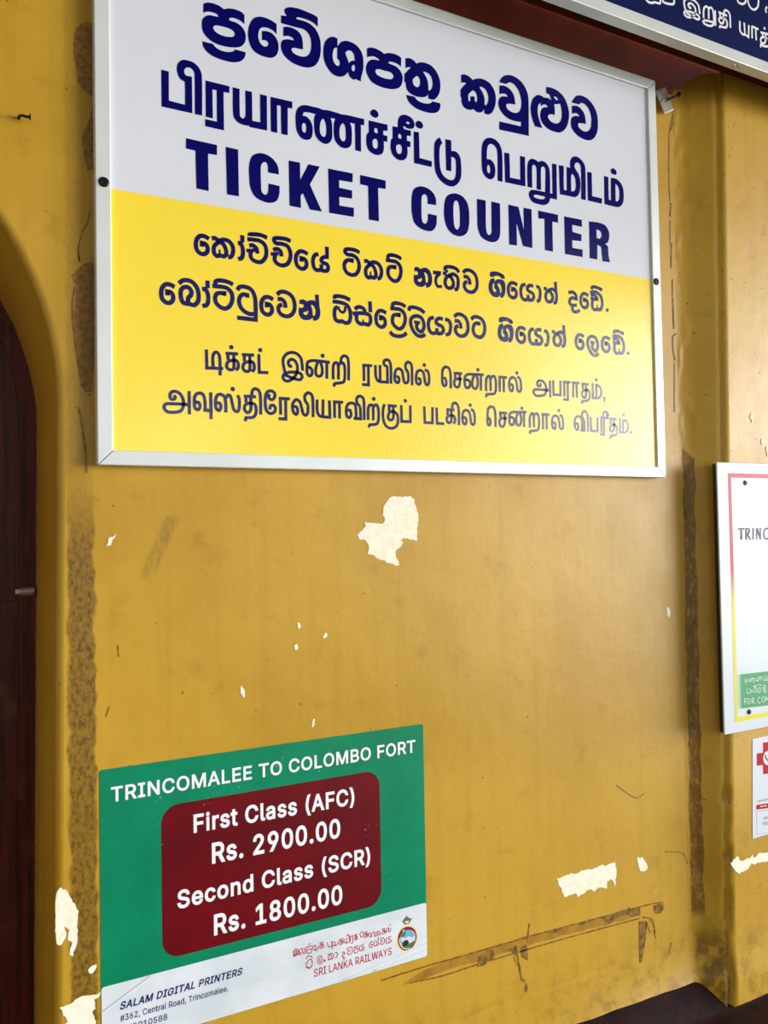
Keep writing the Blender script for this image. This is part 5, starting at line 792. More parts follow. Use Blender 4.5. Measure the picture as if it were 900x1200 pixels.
D['words.fares'] = ['''F:1490,-6025c 1490,-5725c 1662,-5726c 1662,-5782c 1543,-5781c 1543,-5850c 1651,-5851c 1651,-5907c 1543,-5906c 1543,-6025c
F:1703,-6027c 1703,-5797c 1754,-5797c 1754,-6027c
F:1729,-5788c 1721,-5786c 1713,-5783c 1707,-5778c 1701,-5770c 1698,-5762c 1697,-5753c 1698,-5744c 1701,-5735c 1707,-5728c 1713,-5723c 1721,-5720c 1729,-5719c 1737,-5720c 1744,-5723c 1751,-5729c 1756,-5736c 1760,-5744c 1761,-5754c 1760,-5763c 1756,-5771c 1751,-5778c 1744,-5783c 1737,-5787c
F:1801,-6028c 1801,-5798c 1852,-5798c 1852,-5830c 1836,-5830c 1837,-5826c 1845,-5815c 1854,-5807c 1865,-5800c 1877,-5797c 1889,-5795c 1898,-5796c 1916,-5797c 1916,-5856c 1897,-5853c 1894,-5853c 1890,-5852c 1887,-5852c 1880,-5853c 1874,-5854c 1869,-5857c 1864,-5860c 1860,-5864c 1857,-5869c 1855,-5874c 1853,-5880c 1853,-5888c 1853,-6028c
F:2018,-6034c 2005,-6033c 1992,-6031c 1980,-6027c 1969,-6021c 1960,-6013c 1951,-6004c 1945,-5993c 1939,-5981c 1933,-5956c 1983,-5945c 1989,-5964c 1992,-5970c 1996,-5974c 2002,-5977c 2009,-5979c 2018,-5980c 2028,-5979c 2036,-5977c 2042,-5973c 2046,-5969c 2048,-5966c 2048,-5961c 2048,-5958c 2047,-5956c 2045,-5953c 2042,-5950c 2037,-5948c 2030,-5945c 1999,-5937c 1983,-5931c 1969,-5923c 1957,-5913c 1948,-5900c 1943,-5885c 1941,-5868c 1943,-5854c 1946,-5842c 1952,-5830c 1960,-5820c 1970,-5812c 1981,-5805c 1993,-5800c 2007,-5798c 2020,-5797c 2034,-5798c 2046,-5800c 2057,-5804c 2067,-5810c 2076,-5818c 2083,-5826c 2089,-5836c 2094,-5846c 2101,-5870c 2053,-5882c 2047,-5866c 2044,-5861c 2040,-5856c 2036,-5853c 2029,-5851c 2021,-5850c 2012,-5850c 2005,-5852c 2000,-5856c 1996,-5859c 1994,-5863c 1994,-5867c 1994,-5871c 1995,-5873c 1997,-5876c 2001,-5879c 2007,-5882c 2016,-5884c 2044,-5892c 2060,-5898c 2075,-5906c 2086,-5916c 2095,-5929c 2100,-5944c 2101,-5960c 2100,-5974c 2096,-5988c 2090,-6000c 2082,-6010c 2072,-6019c 2060,-6025c 2047,-6030c 2033,-6033c
F:2234,-5801c 2234,-5854c 2116,-5853c 2116,-5800c
F:2145,-5751c 2196,-5751c 2196,-5965c 2197,-5972c 2198,-5976c 2199,-5977c 2200,-5978c 2202,-5979c 2207,-5979c 2213,-5979c 2231,-5976c 2241,-6027c 2227,-6031c 2223,-6032c 2219,-6033c 2214,-6033c 2210,-6033c 2205,-6033c 2189,-6031c 2174,-6026c 2161,-6016c 2152,-6002c 2146,-5986c 2145,-5969c''', '''F:2490,-6037c 2468,-6035c 2447,-6028c 2428,-6018c 2411,-6003c 2396,-5985c 2385,-5963c 2376,-5939c 2371,-5912c 2369,-5883c 2371,-5853c 2376,-5826c 2385,-5802c 2396,-5781c 2411,-5763c 2428,-5748c 2447,-5738c 2468,-5732c 2490,-5730c 2504,-5731c 2517,-5733c 2529,-5737c 2541,-5742c 2552,-5749c 2562,-5757c 2572,-5767c 2580,-5777c 2587,-5789c 2593,-5802c 2598,-5817c 2604,-5846c 2550,-5846c 2546,-5828c 2543,-5821c 2540,-5815c 2536,-5809c 2532,-5804c 2527,-5800c 2522,-5796c 2516,-5793c 2510,-5790c 2504,-5788c 2497,-5787c 2491,-5787c 2478,-5788c 2466,-5792c 2456,-5797c 2446,-5806c 2438,-5816c 2431,-5829c 2426,-5845c 2423,-5863c 2422,-5883c 2423,-5904c 2426,-5922c 2432,-5937c 2438,-5950c 2446,-5961c 2456,-5969c 2466,-5975c 2478,-5979c 2491,-5980c 2497,-5980c 2504,-5979c 2510,-5977c 2516,-5975c 2522,-5972c 2527,-5968c 2532,-5964c 2536,-5959c 2540,-5953c 2543,-5947c 2546,-5940c 2550,-5922c 2604,-5923c 2598,-5952c 2593,-5966c 2587,-5979c 2580,-5991c 2572,-6002c 2563,-6011c 2552,-6019c 2541,-6026c 2529,-6031c 2517,-6034c 2504,-6037c
F:2693,-6037c 2678,-6035c 2664,-6030c 2653,-6020c 2646,-6008c 2641,-5993c 2640,-5977c 2640,-5735c 2692,-5735c 2692,-5969c 2692,-5977c 2693,-5981c 2693,-5982c 2693,-5982c 2693,-5982c 2697,-5982c 2702,-5982c 2716,-5979c 2726,-6031c 2713,-6034c 2709,-6035c 2705,-6036c 2701,-6036c 2697,-6036c
F:2812,-6041c 2800,-6040c 2787,-6037c 2776,-6032c 2765,-6025c 2756,-6017c 2749,-6006c 2743,-5994c 2740,-5980c 2739,-5965c 2739,-5952c 2742,-5940c 2746,-5930c 2752,-5921c 2759,-5914c 2767,-5908c 2775,-5904c 2784,-5900c 2793,-5898c 2802,-5896c 2811,-5894c 2820,-5893c 2830,-5891c 2839,-5890c 2847,-5889c 2852,-5888c 2856,-5887c 2858,-5887c 2857,-5887c 2857,-5887c 2857,-5886c 2857,-5886c 2857,-5879c 2856,-5874c 2854,-5870c 2852,-5866c 2850,-5864c 2846,-5861c 2842,-5859c 2836,-5858c 2830,-5857c 2823,-5858c 2817,-5859c 2812,-5861c 2807,-5864c 2803,-5866c 2800,-5870c 2797,-5873c 2795,-5877c 2789,-5890c 2739,-5874c 2750,-5848c 2757,-5836c 2766,-5827c 2775,-5819c 2785,-5813c 2796,-5809c 2807,-5806c 2818,-5804c 2829,-5804c 2837,-5804c 2845,-5805c 2853,-5807c 2862,-5810c 2871,-5814c 2879,-5819c 2888,-5826c 2895,-5835c 2901,-5846c 2906,-5858c 2908,-5873c 2909,-5888c 2909,-6037c 2858,-6037c 2858,-6009c 2873,-6009c 2874,-6008c 2870,-6014c 2865,-6020c 2859,-6026c 2851,-6031c 2843,-6035c 2834,-6038c 2824,-6040c;2817,-5987c 2826,-5986c 2834,-5985c 2840,-5981c 2845,-5977c 2850,-5973c 2853,-5968c 2855,-5962c 2857,-5956c 2857,-5949c 2860,-5941c 2873,-5934c 2868,-5936c 2864,-5938c 2859,-5939c 2854,-5940c 2849,-5941c 2844,-5942c 2838,-5943c 2833,-5944c 2822,-5945c 2815,-5946c 2809,-5948c 2804,-5950c 2799,-5952c 2796,-5954c 2793,-5957c 2792,-5959c 2791,-5962c 2791,-5967c 2791,-5971c 2792,-5974c 2793,-5977c 2795,-5980c 2798,-5982c 2802,-5984c 2806,-5986c 2812,-5987c
F:3029,-6043c 3016,-6042c 3003,-6039c 2991,-6035c 2981,-6029c 2971,-6022c 2963,-6013c 2956,-6002c 2951,-5990c 2945,-5965c 2994,-5953c 3000,-5973c 3003,-5978c 3007,-5983c 3013,-5986c 3020,-5988c 3029,-5989c 3039,-5988c 3047,-5986c 3053,-5982c 3057,-5978c 3059,-5974c 3060,-5970c 3059,-5967c 3058,-5964c 3056,-5962c 3053,-5959c 3048,-5956c 3041,-5954c 3010,-5946c 2994,-5940c 2980,-5932c 2968,-5921c 2959,-5908c 2954,-5893c 2953,-5877c 2954,-5863c 2958,-5850c 2964,-5839c 2972,-5828c 2981,-5820c 2992,-5814c 3005,-5809c 3018,-5806c 3032,-5805c 3045,-5806c 3057,-5809c 3068,-5813c 3078,-5819c 3087,-5826c 3094,-5835c 3100,-5845c 3105,-5855c 3113,-5879c 3064,-5890c 3058,-5874c 3055,-5869c 3051,-5865c 3047,-5861c 3041,-5859c 3032,-5858c 3023,-5859c 3017,-5861c 3011,-5864c 3007,-5868c 3006,-5872c 3005,-5876c 3005,-5879c 3006,-5882c 3008,-5884c 3012,-5887c 3018,-5890c 3027,-5893c 3055,-5901c 3072,-5907c 3086,-5915c 3097,-5925c 3106,-5938c 3111,-5953c 3113,-5969c 3111,-5983c 3108,-5996c 3101,-6008c 3093,-6019c 3083,-6027c 3071,-6034c 3058,-6039c 3044,-6042c
F:3224,-6044c 3210,-6043c 3198,-6041c 3186,-6037c 3175,-6031c 3165,-6024c 3157,-6014c 3150,-6004c 3145,-5991c 3139,-5966c 3188,-5955c 3194,-5974c 3198,-5980c 3202,-5984c 3208,-5987c 3215,-5990c 3223,-5990c 3233,-5990c 3241,-5987c 3248,-5984c 3252,-5980c 3254,-5976c 3254,-5972c 3254,-5969c 3253,-5966c 3251,-5963c 3248,-5961c 3243,-5958c 3235,-5956c 3205,-5947c 3189,-5941c 3174,-5933c 3163,-5923c 3154,-5910c 3149,-5895c 3147,-5879c 3148,-5865c 3152,-5852c 3158,-5840c 3166,-5830c 3176,-5822c 3187,-5815c 3199,-5811c 3212,-5808c 3226,-5807c 3239,-5808c 3252,-5810c 3263,-5815c 3273,-5821c 3282,-5828c 3289,-5837c 3295,-5846c 3300,-5857c 3307,-5880c 3259,-5892c 3253,-5876c 3250,-5871c 3246,-5866c 3241,-5863c 3235,-5861c 3226,-5860c 3218,-5861c 3211,-5863c 3205,-5866c 3202,-5870c 3200,-5873c 3199,-5877c 3200,-5881c 3201,-5884c 3203,-5886c 3207,-5889c 3213,-5892c 3222,-5895c 3250,-5902c 3266,-5908c 3280,-5916c 3292,-5927c 3300,-5939c 3306,-5954c 3307,-5970c 3306,-5985c 3302,-5998c 3296,-6010c 3288,-6020c 3278,-6029c 3266,-6036c 3253,-6041c 3239,-6043c''', '''F:3471,-5918c 3471,-5896c 3473,-5875c 3477,-5852c 3481,-5830c 3486,-5808c 3492,-5787c 3499,-5767c 3506,-5748c 3518,-5726c 3570,-5726c 3555,-5763c 3548,-5782c 3542,-5802c 3536,-5823c 3532,-5843c 3528,-5863c 3525,-5882c 3524,-5901c 3523,-5918c 3524,-5934c 3525,-5950c 3527,-5966c 3531,-5982c 3535,-5999c 3540,-6017c 3547,-6036c 3554,-6056c 3570,-6095c 3518,-6094c 3501,-6060c 3491,-6032c 3482,-6003c 3476,-5975c 3472,-5946c
F:3581,-6043c 3679,-5744c 3730,-5744c 3829,-6045c 3772,-6044c 3717,-5872c 3714,-5861c 3710,-5848c 3706,-5834c 3701,-5817c 3696,-5798c 3686,-5760c 3722,-5760c 3712,-5798c 3707,-5818c 3702,-5835c 3698,-5849c 3695,-5861c 3691,-5872c 3638,-6043c
F:3631,-5966c 3631,-5911c 3779,-5912c 3779,-5968c
F:3857,-6045c 3857,-5745c 4029,-5747c 4029,-5802c 3910,-5801c 3910,-5870c 4017,-5871c 4017,-5927c 3910,-5926c 3910,-6046c
F:4184,-6052c 4162,-6049c 4141,-6043c 4122,-6032c 4105,-6018c 4091,-5999c 4079,-5978c 4070,-5953c 4065,-5926c 4063,-5897c 4065,-5868c 4070,-5841c 4079,-5816c 4091,-5795c 4105,-5777c 4122,-5763c 4141,-5752c 4162,-5746c 4184,-5744c 4198,-5745c 4211,-5747c 4223,-5751c 4235,-5757c 4246,-5763c 4257,-5772c 4266,-5781c 4274,-5792c 4281,-5804c 4287,-5817c 4292,-5831c 4298,-5861c 4244,-5860c 4240,-5843c 4237,-5836c 4234,-5829c 4231,-5824c 4226,-5819c 4222,-5814c 4216,-5810c 4211,-5807c 4205,-5805c 4198,-5803c 4191,-5802c 4185,-5801c 4172,-5803c 4160,-5806c 4150,-5812c 4141,-5820c 4132,-5831c 4126,-5844c 4120,-5859c 4117,-5877c 4116,-5898c 4117,-5918c 4121,-5936c 4126,-5952c 4133,-5965c 4141,-5975c 4150,-5984c 4161,-5990c 4172,-5993c 4185,-5995c 4191,-5994c 4198,-5993c 4205,-5991c 4211,-5989c 4216,-5986c 4222,-5982c 4226,-5978c 4231,-5973c 4234,-5967c 4237,-5961c 4240,-5954c 4244,-5937c 4298,-5937c 4292,-5967c 4288,-5981c 4282,-5994c 4274,-6005c 4266,-6016c 4257,-6025c 4246,-6033c 4235,-6040c 4223,-6045c 4211,-6049c 4198,-6051c
F:4320,-6101c 4337,-6062c 4344,-6042c 4351,-6023c 4356,-6005c 4360,-5988c 4364,-5972c 4366,-5956c 4367,-5941c 4368,-5925c 4367,-5908c 4366,-5889c 4363,-5870c 4359,-5850c 4355,-5830c 4349,-5809c 4343,-5789c 4336,-5770c 4320,-5733c 4373,-5733c 4384,-5756c 4392,-5774c 4399,-5795c 4405,-5816c 4410,-5838c 4414,-5860c 4417,-5883c 4419,-5905c 4420,-5926c 4419,-5955c 4415,-5983c 4409,-6012c 4400,-6041c 4389,-6068c 4373,-6102c''', '''F:1790,-6590c 1790,-6245c 1896,-6245c 1917,-6246c 1936,-6251c 1953,-6259c 1967,-6270c 1979,-6283c 1989,-6299c 1995,-6317c 1999,-6336c 2000,-6357c 1999,-6377c 1995,-6396c 1989,-6414c 1979,-6430c 1967,-6443c 1953,-6453c 1936,-6461c 1917,-6466c 1896,-6467c 1809,-6467c 1809,-6403c 1894,-6403c 1906,-6402c 1916,-6400c 1923,-6397c 1929,-6393c 1934,-6388c 1937,-6382c 1939,-6375c 1941,-6366c 1942,-6357c 1941,-6347c 1939,-6338c 1937,-6331c 1933,-6324c 1929,-6319c 1923,-6315c 1915,-6312c 1906,-6310c 1894,-6309c 1849,-6309c 1849,-6590c
F:1951,-6590c 1872,-6419c 1939,-6419c 2018,-6590c
F:2125,-6595c 2111,-6594c 2097,-6592c 2084,-6587c 2072,-6580c 2061,-6572c 2052,-6561c 2045,-6549c 2039,-6535c 2032,-6506c 2086,-6493c 2093,-6515c 2097,-6522c 2101,-6526c 2108,-6530c 2115,-6532c 2125,-6533c 2136,-6532c 2145,-6529c 2151,-6525c 2156,-6520c 2158,-6516c 2159,-6511c 2158,-6508c 2157,-6505c 2155,-6502c 2152,-6499c 2146,-6496c 2138,-6493c 2105,-6484c 2087,-6477c 2071,-6468c 2058,-6456c 2049,-6442c 2043,-6424c 2041,-6406c 2042,-6389c 2046,-6375c 2053,-6361c 2062,-6349c 2073,-6340c 2085,-6332c 2098,-6327c 2113,-6323c 2128,-6322c 2143,-6323c 2156,-6326c 2168,-6331c 2179,-6337c 2189,-6346c 2197,-6356c 2203,-6367c 2209,-6379c 2217,-6406c 2164,-6420c 2157,-6401c 2154,-6396c 2150,-6390c 2145,-6387c 2138,-6384c 2128,-6383c 2119,-6384c 2111,-6386c 2105,-6390c 2101,-6395c 2099,-6399c 2099,-6404c 2099,-6408c 2100,-6411c 2102,-6413c 2107,-6417c 2113,-6420c 2123,-6423c 2154,-6432c 2172,-6438c 2187,-6447c 2200,-6459c 2209,-6474c 2215,-6491c 2217,-6509c 2215,-6526c 2211,-6541c 2205,-6555c 2195,-6567c 2184,-6577c 2172,-6585c 2157,-6591c 2142,-6594c
F:2293,-6593c 2283,-6591c 2275,-6587c 2267,-6580c 2261,-6572c 2257,-6561c 2256,-6550c 2257,-6539c 2261,-6529c 2267,-6520c 2275,-6513c 2283,-6509c 2293,-6507c 2302,-6509c 2311,-6513c 2319,-6520c 2325,-6529c 2328,-6539c 2329,-6550c 2328,-6561c 2325,-6572c 2319,-6580c 2311,-6587c 2302,-6592c''', '''F:2503,-6590c 2503,-6541c 2596,-6424c 2606,-6412c 2614,-6401c 2621,-6391c 2627,-6382c 2632,-6374c 2635,-6367c 2637,-6360c 2638,-6352c 2639,-6345c 2638,-6336c 2637,-6329c 2634,-6323c 2630,-6318c 2626,-6313c 2621,-6309c 2614,-6306c 2607,-6305c 2600,-6304c 2591,-6305c 2584,-6307c 2578,-6310c 2573,-6314c 2569,-6319c 2565,-6325c 2563,-6333c 2561,-6341c 2560,-6365c 2502,-6365c 2505,-6330c 2509,-6311c 2516,-6293c 2526,-6278c 2537,-6265c 2551,-6254c 2566,-6247c 2583,-6242c 2600,-6241c 2618,-6242c 2634,-6247c 2649,-6254c 2663,-6264c 2674,-6277c 2683,-6291c 2690,-6308c 2694,-6325c 2696,-6344c 2695,-6357c 2693,-6370c 2689,-6383c 2684,-6396c 2678,-6410c 2669,-6423c 2659,-6438c 2646,-6455c 2632,-6474c 2574,-6544c 2574,-6526c 2700,-6526c 2700,-6590c
F:2861,-6241c 2880,-6242c 2897,-6247c 2912,-6256c 2926,-6268c 2938,-6282c 2948,-6299c 2955,-6318c 2959,-6338c 2960,-6360c 2959,-6377c 2956,-6395c 2951,-6413c 2943,-6433c 2932,-6455c 2919,-6479c 2854,-6590c 2791,-6588c 2895,-6408c 2925,-6408c 2912,-6435c 2908,-6442c 2902,-6449c 2896,-6454c 2890,-6459c 2882,-6463c 2874,-6467c 2866,-6468c 2857,-6469c 2839,-6467c 2823,-6463c 2808,-6455c 2795,-6444c 2784,-6431c 2775,-6415c 2768,-6397c 2764,-6378c 2763,-6357c 2764,-6336c 2768,-6316c 2776,-6297c 2785,-6281c 2797,-6267c 2811,-6256c 2827,-6247c 2843,-6242c;2861,-6304c 2854,-6304c 2847,-6307c 2840,-6310c 2834,-6315c 2830,-6322c 2826,-6329c 2823,-6337c 2821,-6347c 2820,-6357c 2821,-6368c 2823,-6377c 2826,-6385c 2830,-6392c 2834,-6399c 2840,-6403c 2847,-6407c 2854,-6409c 2861,-6410c 2869,-6409c 2877,-6407c 2883,-6403c 2889,-6399c 2894,-6393c 2898,-6385c 2901,-6377c 2902,-6368c 2903,-6358c 2902,-6347c 2901,-6338c 2898,-6329c 2894,-6322c 2889,-6315c 2883,-6310c 2877,-6307c 2870,-6304c
F:3122,-6594c 3101,-6592c 3081,-6585c 3063,-6572c 3048,-6555c 3036,-6535c 3027,-6510c 3020,-6482c 3016,-6452c 3015,-6418c 3016,-6384c 3020,-6353c 3027,-6325c 3036,-6301c 3049,-6280c 3064,-6263c 3081,-6251c 3101,-6243c 3122,-6241c 3144,-6243c 3163,-6251c 3181,-6263c 3196,-6280c 3208,-6301c 3217,-6325c 3224,-6353c 3228,-6384c 3229,-6418c 3228,-6452c 3224,-6482c 3217,-6510c 3208,-6535c 3196,-6555c 3181,-6572c 3163,-6585c 3144,-6592c;3122,-6531c 3132,-6529c 3140,-6526c 3148,-6519c 3155,-6510c 3161,-6498c 3166,-6482c 3169,-6464c 3172,-6442c 3172,-6418c 3172,-6393c 3169,-6371c 3166,-6353c 3161,-6337c 3155,-6325c 3148,-6316c 3140,-6309c 3132,-6305c 3122,-6304c 3112,-6305c 3104,-6309c 3097,-6316c 3090,-6325c 3084,-6337c 3079,-6353c 3075,-6372c 3073,-6393c 3072,-6418c 3073,-6442c 3075,-6464c 3079,-6482c 3084,-6498c 3090,-6510c 3097,-6519c 3104,-6526c 3112,-6529c
F:3383,-6594c 3361,-6592c 3341,-6585c 3324,-6572c 3309,-6555c 3297,-6535c 3287,-6510c 3281,-6482c 3277,-6452c 3275,-6418c 3277,-6384c 3281,-6353c 3287,-6325c 3297,-6301c 3309,-6280c 3324,-6263c 3341,-6251c 3361,-6243c 3383,-6241c 3404,-6243c 3424,-6251c 3441,-6263c 3456,-6280c 3468,-6301c 3478,-6325c 3485,-6353c 3488,-6384c 3490,-6418c 3488,-6452c 3485,-6482c 3478,-6510c 3469,-6535c 3456,-6555c 3441,-6572c 3424,-6585c 3404,-6592c;3383,-6531c 3392,-6529c 3401,-6526c 3408,-6519c 3415,-6510c 3421,-6498c 3426,-6482c 3430,-6464c 3432,-6442c 3433,-6418c 3432,-6393c 3430,-6371c 3426,-6353c 3421,-6337c 3415,-6325c 3408,-6316c 3401,-6309c 3392,-6305c 3383,-6304c 3373,-6305c 3365,-6309c 3357,-6316c 3350,-6325c 3344,-6337c 3339,-6353c 3335,-6372c 3333,-6393c 3332,-6418c 3333,-6442c 3335,-6464c 3339,-6482c 3344,-6498c 3350,-6510c 3357,-6519c 3365,-6526c 3373,-6529c
F:3573,-6593c 3564,-6591c 3555,-6587c 3547,-6580c 3541,-6572c 3538,-6561c 3537,-6550c 3538,-6539c 3541,-6529c 3547,-6520c 3555,-6513c 3564,-6509c 3573,-6507c 3583,-6509c 3592,-6513c 3599,-6520c 3605,-6529c 3609,-6539c 3610,-6550c 3609,-6561c 3605,-6572c 3599,-6580c 3592,-6587c 3583,-6592c
F:3762,-6594c 3741,-6592c 3721,-6585c 3703,-6572c 3689,-6555c 3676,-6535c 3667,-6510c 3660,-6482c 3656,-6452c 3655,-6418c 3656,-6384c 3660,-6353c 3667,-6325c 3677,-6301c 3689,-6280c 3704,-6263c 3721,-6251c 3741,-6243c 3762,-6241c 3784,-6243c 3804,-6251c 3821,-6263c 3836,-6280c 3848,-6301c 3858,-6325c 3864,-6353c 3868,-6384c 3870,-6418c 3868,-6452c 3864,-6482c 3858,-6510c 3848,-6535c 3836,-6555c 3821,-6572c 3804,-6585c 3784,-6592c;3762,-6531c 3772,-6529c 3780,-6526c 3788,-6519c 3795,-6510c 3801,-6498c 3806,-6482c 3809,-6464c 3812,-6442c 3813,-6418c 3812,-6393c 3809,-6371c 3806,-6353c 3801,-6337c 3795,-6325c 3788,-6316c 3780,-6309c 3772,-6305c 3762,-6304c 3753,-6305c 3744,-6309c 3737,-6316c 3730,-6325c 3724,-6337c 3719,-6353c 3715,-6372c 3713,-6393c 3712,-6418c 3713,-6442c 3715,-6464c 3719,-6482c 3724,-6498c 3730,-6510c 3737,-6519c 3744,-6526c 3753,-6529c
F:4023,-6594c 4001,-6592c 3982,-6585c 3964,-6572c 3949,-6555c 3937,-6535c 3927,-6510c 3921,-6482c 3917,-6452c 3916,-6418c 3917,-6384c 3921,-6353c 3928,-6325c 3937,-6301c 3949,-6280c 3964,-6263c 3982,-6251c 4001,-6243c 4023,-6241c 4044,-6243c 4064,-6251c 4082,-6263c 4096,-6280c 4109,-6301c 4118,-6325c 4125,-6353c 4129,-6384c 4130,-6418c 4129,-6452c 4125,-6482c 4118,-6510c 4109,-6535c 4097,-6555c 4082,-6572c 4064,-6585c 4044,-6592c;4023,-6531c 4032,-6529c 4041,-6526c 4048,-6519c 4055,-6510c 4061,-6498c 4066,-6482c 4070,-6464c 4072,-6442c 4073,-6418c 4072,-6393c 4070,-6371c 4066,-6353c 4061,-6337c 4055,-6325c 4048,-6316c 4041,-6309c 4032,-6305c 4023,-6304c 4013,-6305c 4005,-6309c 3997,-6316c 3990,-6325c 3984,-6337c 3979,-6353c 3976,-6372c 3973,-6393c 3973,-6418c 3973,-6442c 3976,-6464c 3979,-6482c 3984,-6498c 3990,-6510c 3997,-6519c 4005,-6526c 4013,-6529c''', '''F:1313,-7204c 1295,-7203c 1278,-7199c 1262,-7194c 1248,-7185c 1236,-7175c 1226,-7163c 1219,-7148c 1214,-7133c 1210,-7103c 1265,-7103c 1268,-7121c 1270,-7127c 1273,-7133c 1278,-7137c 1283,-7141c 1289,-7144c 1297,-7147c 1305,-7148c 1313,-7149c 1323,-7148c 1332,-7146c 1340,-7143c 1346,-7140c 1352,-7135c 1356,-7130c 1359,-7125c 1361,-7119c 1362,-7112c 1361,-7107c 1360,-7103c 1358,-7099c 1354,-7096c 1350,-7092c 1344,-7089c 1337,-7086c 1329,-7083c 1321,-7080c 1291,-7071c 1271,-7064c 1253,-7055c 1238,-7043c 1227,-7027c 1221,-7010c 1218,-6990c 1220,-6973c 1224,-6957c 1232,-6942c 1241,-6930c 1253,-6920c 1267,-6911c 1282,-6905c 1298,-6902c 1315,-6900c 1332,-6901c 1349,-6905c 1363,-6911c 1377,-6919c 1388,-6929c 1398,-6940c 1405,-6954c 1409,-6969c 1413,-6997c 1360,-6998c 1356,-6978c 1352,-6970c 1345,-6964c 1337,-6959c 1326,-6956c 1314,-6955c 1305,-6956c 1297,-6957c 1290,-6960c 1284,-6964c 1280,-6967c 1276,-6972c 1274,-6977c 1272,-6982c 1272,-6987c 1272,-6993c 1274,-6998c 1276,-7001c 1281,-7005c 1286,-7009c 1291,-7012c 1298,-7015c 1305,-7017c 1311,-7019c 1336,-7026c 1344,-7029c 1352,-7032c 1361,-7035c 1369,-7039c 1378,-7044c 1386,-7050c 1394,-7057c 1401,-7066c 1407,-7075c 1411,-7086c 1414,-7099c 1415,-7112c 1414,-7129c 1409,-7145c 1402,-7159c 1393,-7172c 1381,-7183c 1367,-7192c 1351,-7199c 1333,-7202c
F:1544,-7202c 1525,-7200c 1507,-7195c 1492,-7187c 1478,-7176c 1466,-7162c 1457,-7146c 1451,-7128c 1447,-7108c 1446,-7086c 1447,-7065c 1451,-7045c 1457,-7026c 1466,-7010c 1477,-6996c 1490,-6984c 1506,-6975c 1522,-6970c 1540,-6968c 1552,-6969c 1563,-6971c 1574,-6974c 1585,-6979c 1595,-6986c 1604,-6994c 1612,-7004c 1619,-7016c 1625,-7030c 1629,-7045c 1632,-7062c 1633,-7081c 1633,-7106c 1466,-7108c 1466,-7056c 1618,-7063c 1582,-7099c 1580,-7066c 1578,-7056c 1575,-7047c 1572,-7039c 1567,-7033c 1562,-7028c 1556,-7024c 1549,-7022c 1540,-7022c 1532,-7022c 1524,-7025c 1518,-7029c 1512,-7034c 1507,-7040c 1504,-7047c 1501,-7055c 1499,-7064c 1498,-7074c 1498,-7091c 1499,-7103c 1501,-7114c 1504,-7123c 1509,-7131c 1514,-7137c 1520,-7142c 1527,-7145c 1535,-7148c 1544,-7148c 1550,-7148c 1555,-7147c 1560,-7145c 1565,-7143c 1568,-7141c 1572,-7137c 1575,-7134c 1577,-7129c 1583,-7114c 1633,-7127c 1625,-7151c 1619,-7162c 1612,-7172c 1603,-7181c 1593,-7188c 1582,-7194c 1570,-7198c 1557,-7201c
F:1756,-7200c 1739,-7198c 1722,-7193c 1707,-7185c 1693,-7174c 1682,-7160c 1673,-7144c 1666,-7126c 1662,-7106c 1661,-7084c 1662,-7062c 1666,-7042c 1673,-7024c 1682,-7007c 1693,-6993c 1707,-6982c 1722,-6973c 1739,-6968c 1756,-6966c 1767,-6967c 1776,-6968c 1786,-6971c 1794,-6974c 1803,-6978c 1811,-6983c 1818,-6989c 1825,-6996c 1831,-7004c 1836,-7013c 1840,-7022c 1847,-7044c 1796,-7058c 1791,-7043c 1790,-7039c 1788,-7036c 1786,-7033c 1783,-7030c 1781,-7027c 1777,-7025c 1774,-7023c 1770,-7022c 1766,-7021c 1762,-7020c 1757,-7020c 1747,-7021c 1740,-7024c 1733,-7028c 1728,-7034c 1723,-7041c 1719,-7050c 1716,-7061c 1714,-7072c 1714,-7084c 1714,-7096c 1716,-7106c 1719,-7117c 1723,-7125c 1727,-7133c 1733,-7139c 1740,-7143c 1747,-7145c 1757,-7146c 1762,-7146c 1766,-7145c 1771,-7144c 1774,-7142c 1778,-7140c 1781,-7138c 1784,-7135c 1786,-7132c 1788,-7129c 1790,-7125c 1792,-7122c 1797,-7106c 1847,-7119c 1840,-7141c 1836,-7151c 1831,-7160c 1825,-7168c 1819,-7175c 1812,-7181c 1804,-7187c 1795,-7191c 1786,-7195c 1777,-7198c 1767,-7199c
F:1968,-7198c 1950,-7196c 1933,-7192c 1918,-7183c 1904,-7172c 1893,-7158c 1884,-7142c 1877,-7124c 1873,-7104c 1872,-7082c 1873,-7061c 1877,-7040c 1884,-7022c 1893,-7005c 1904,-6991c 1918,-6980c 1933,-6971c 1950,-6966c 1968,-6965c 1986,-6966c 2003,-6971c 2018,-6979c 2032,-6990c 2043,-7004c 2052,-7020c 2059,-7039c 2063,-7059c 2064,-7081c 2063,-7102c 2059,-7122c 2052,-7141c 2043,-7157c 2032,-7171c 2018,-7183c 2003,-7191c 1986,-7196c;1968,-7144c 1977,-7143c 1985,-7141c 1992,-7136c 1998,-7130c 2002,-7123c 2006,-7114c 2009,-7104c 2011,-7093c 2011,-7081c 2011,-7069c 2009,-7058c 2006,-7048c 2002,-7039c 1997,-7032c 1992,-7026c 1985,-7022c 1977,-7019c 1968,-7018c 1959,-7019c 1951,-7022c 1944,-7026c 1939,-7032c 1934,-7040c 1930,-7049c 1927,-7059c 1925,-7070c 1925,-7082c 1925,-7094c 1927,-7105c 1930,-7115c 1934,-7124c 1939,-7131c 1944,-7137c 1951,-7141c 1959,-7144c
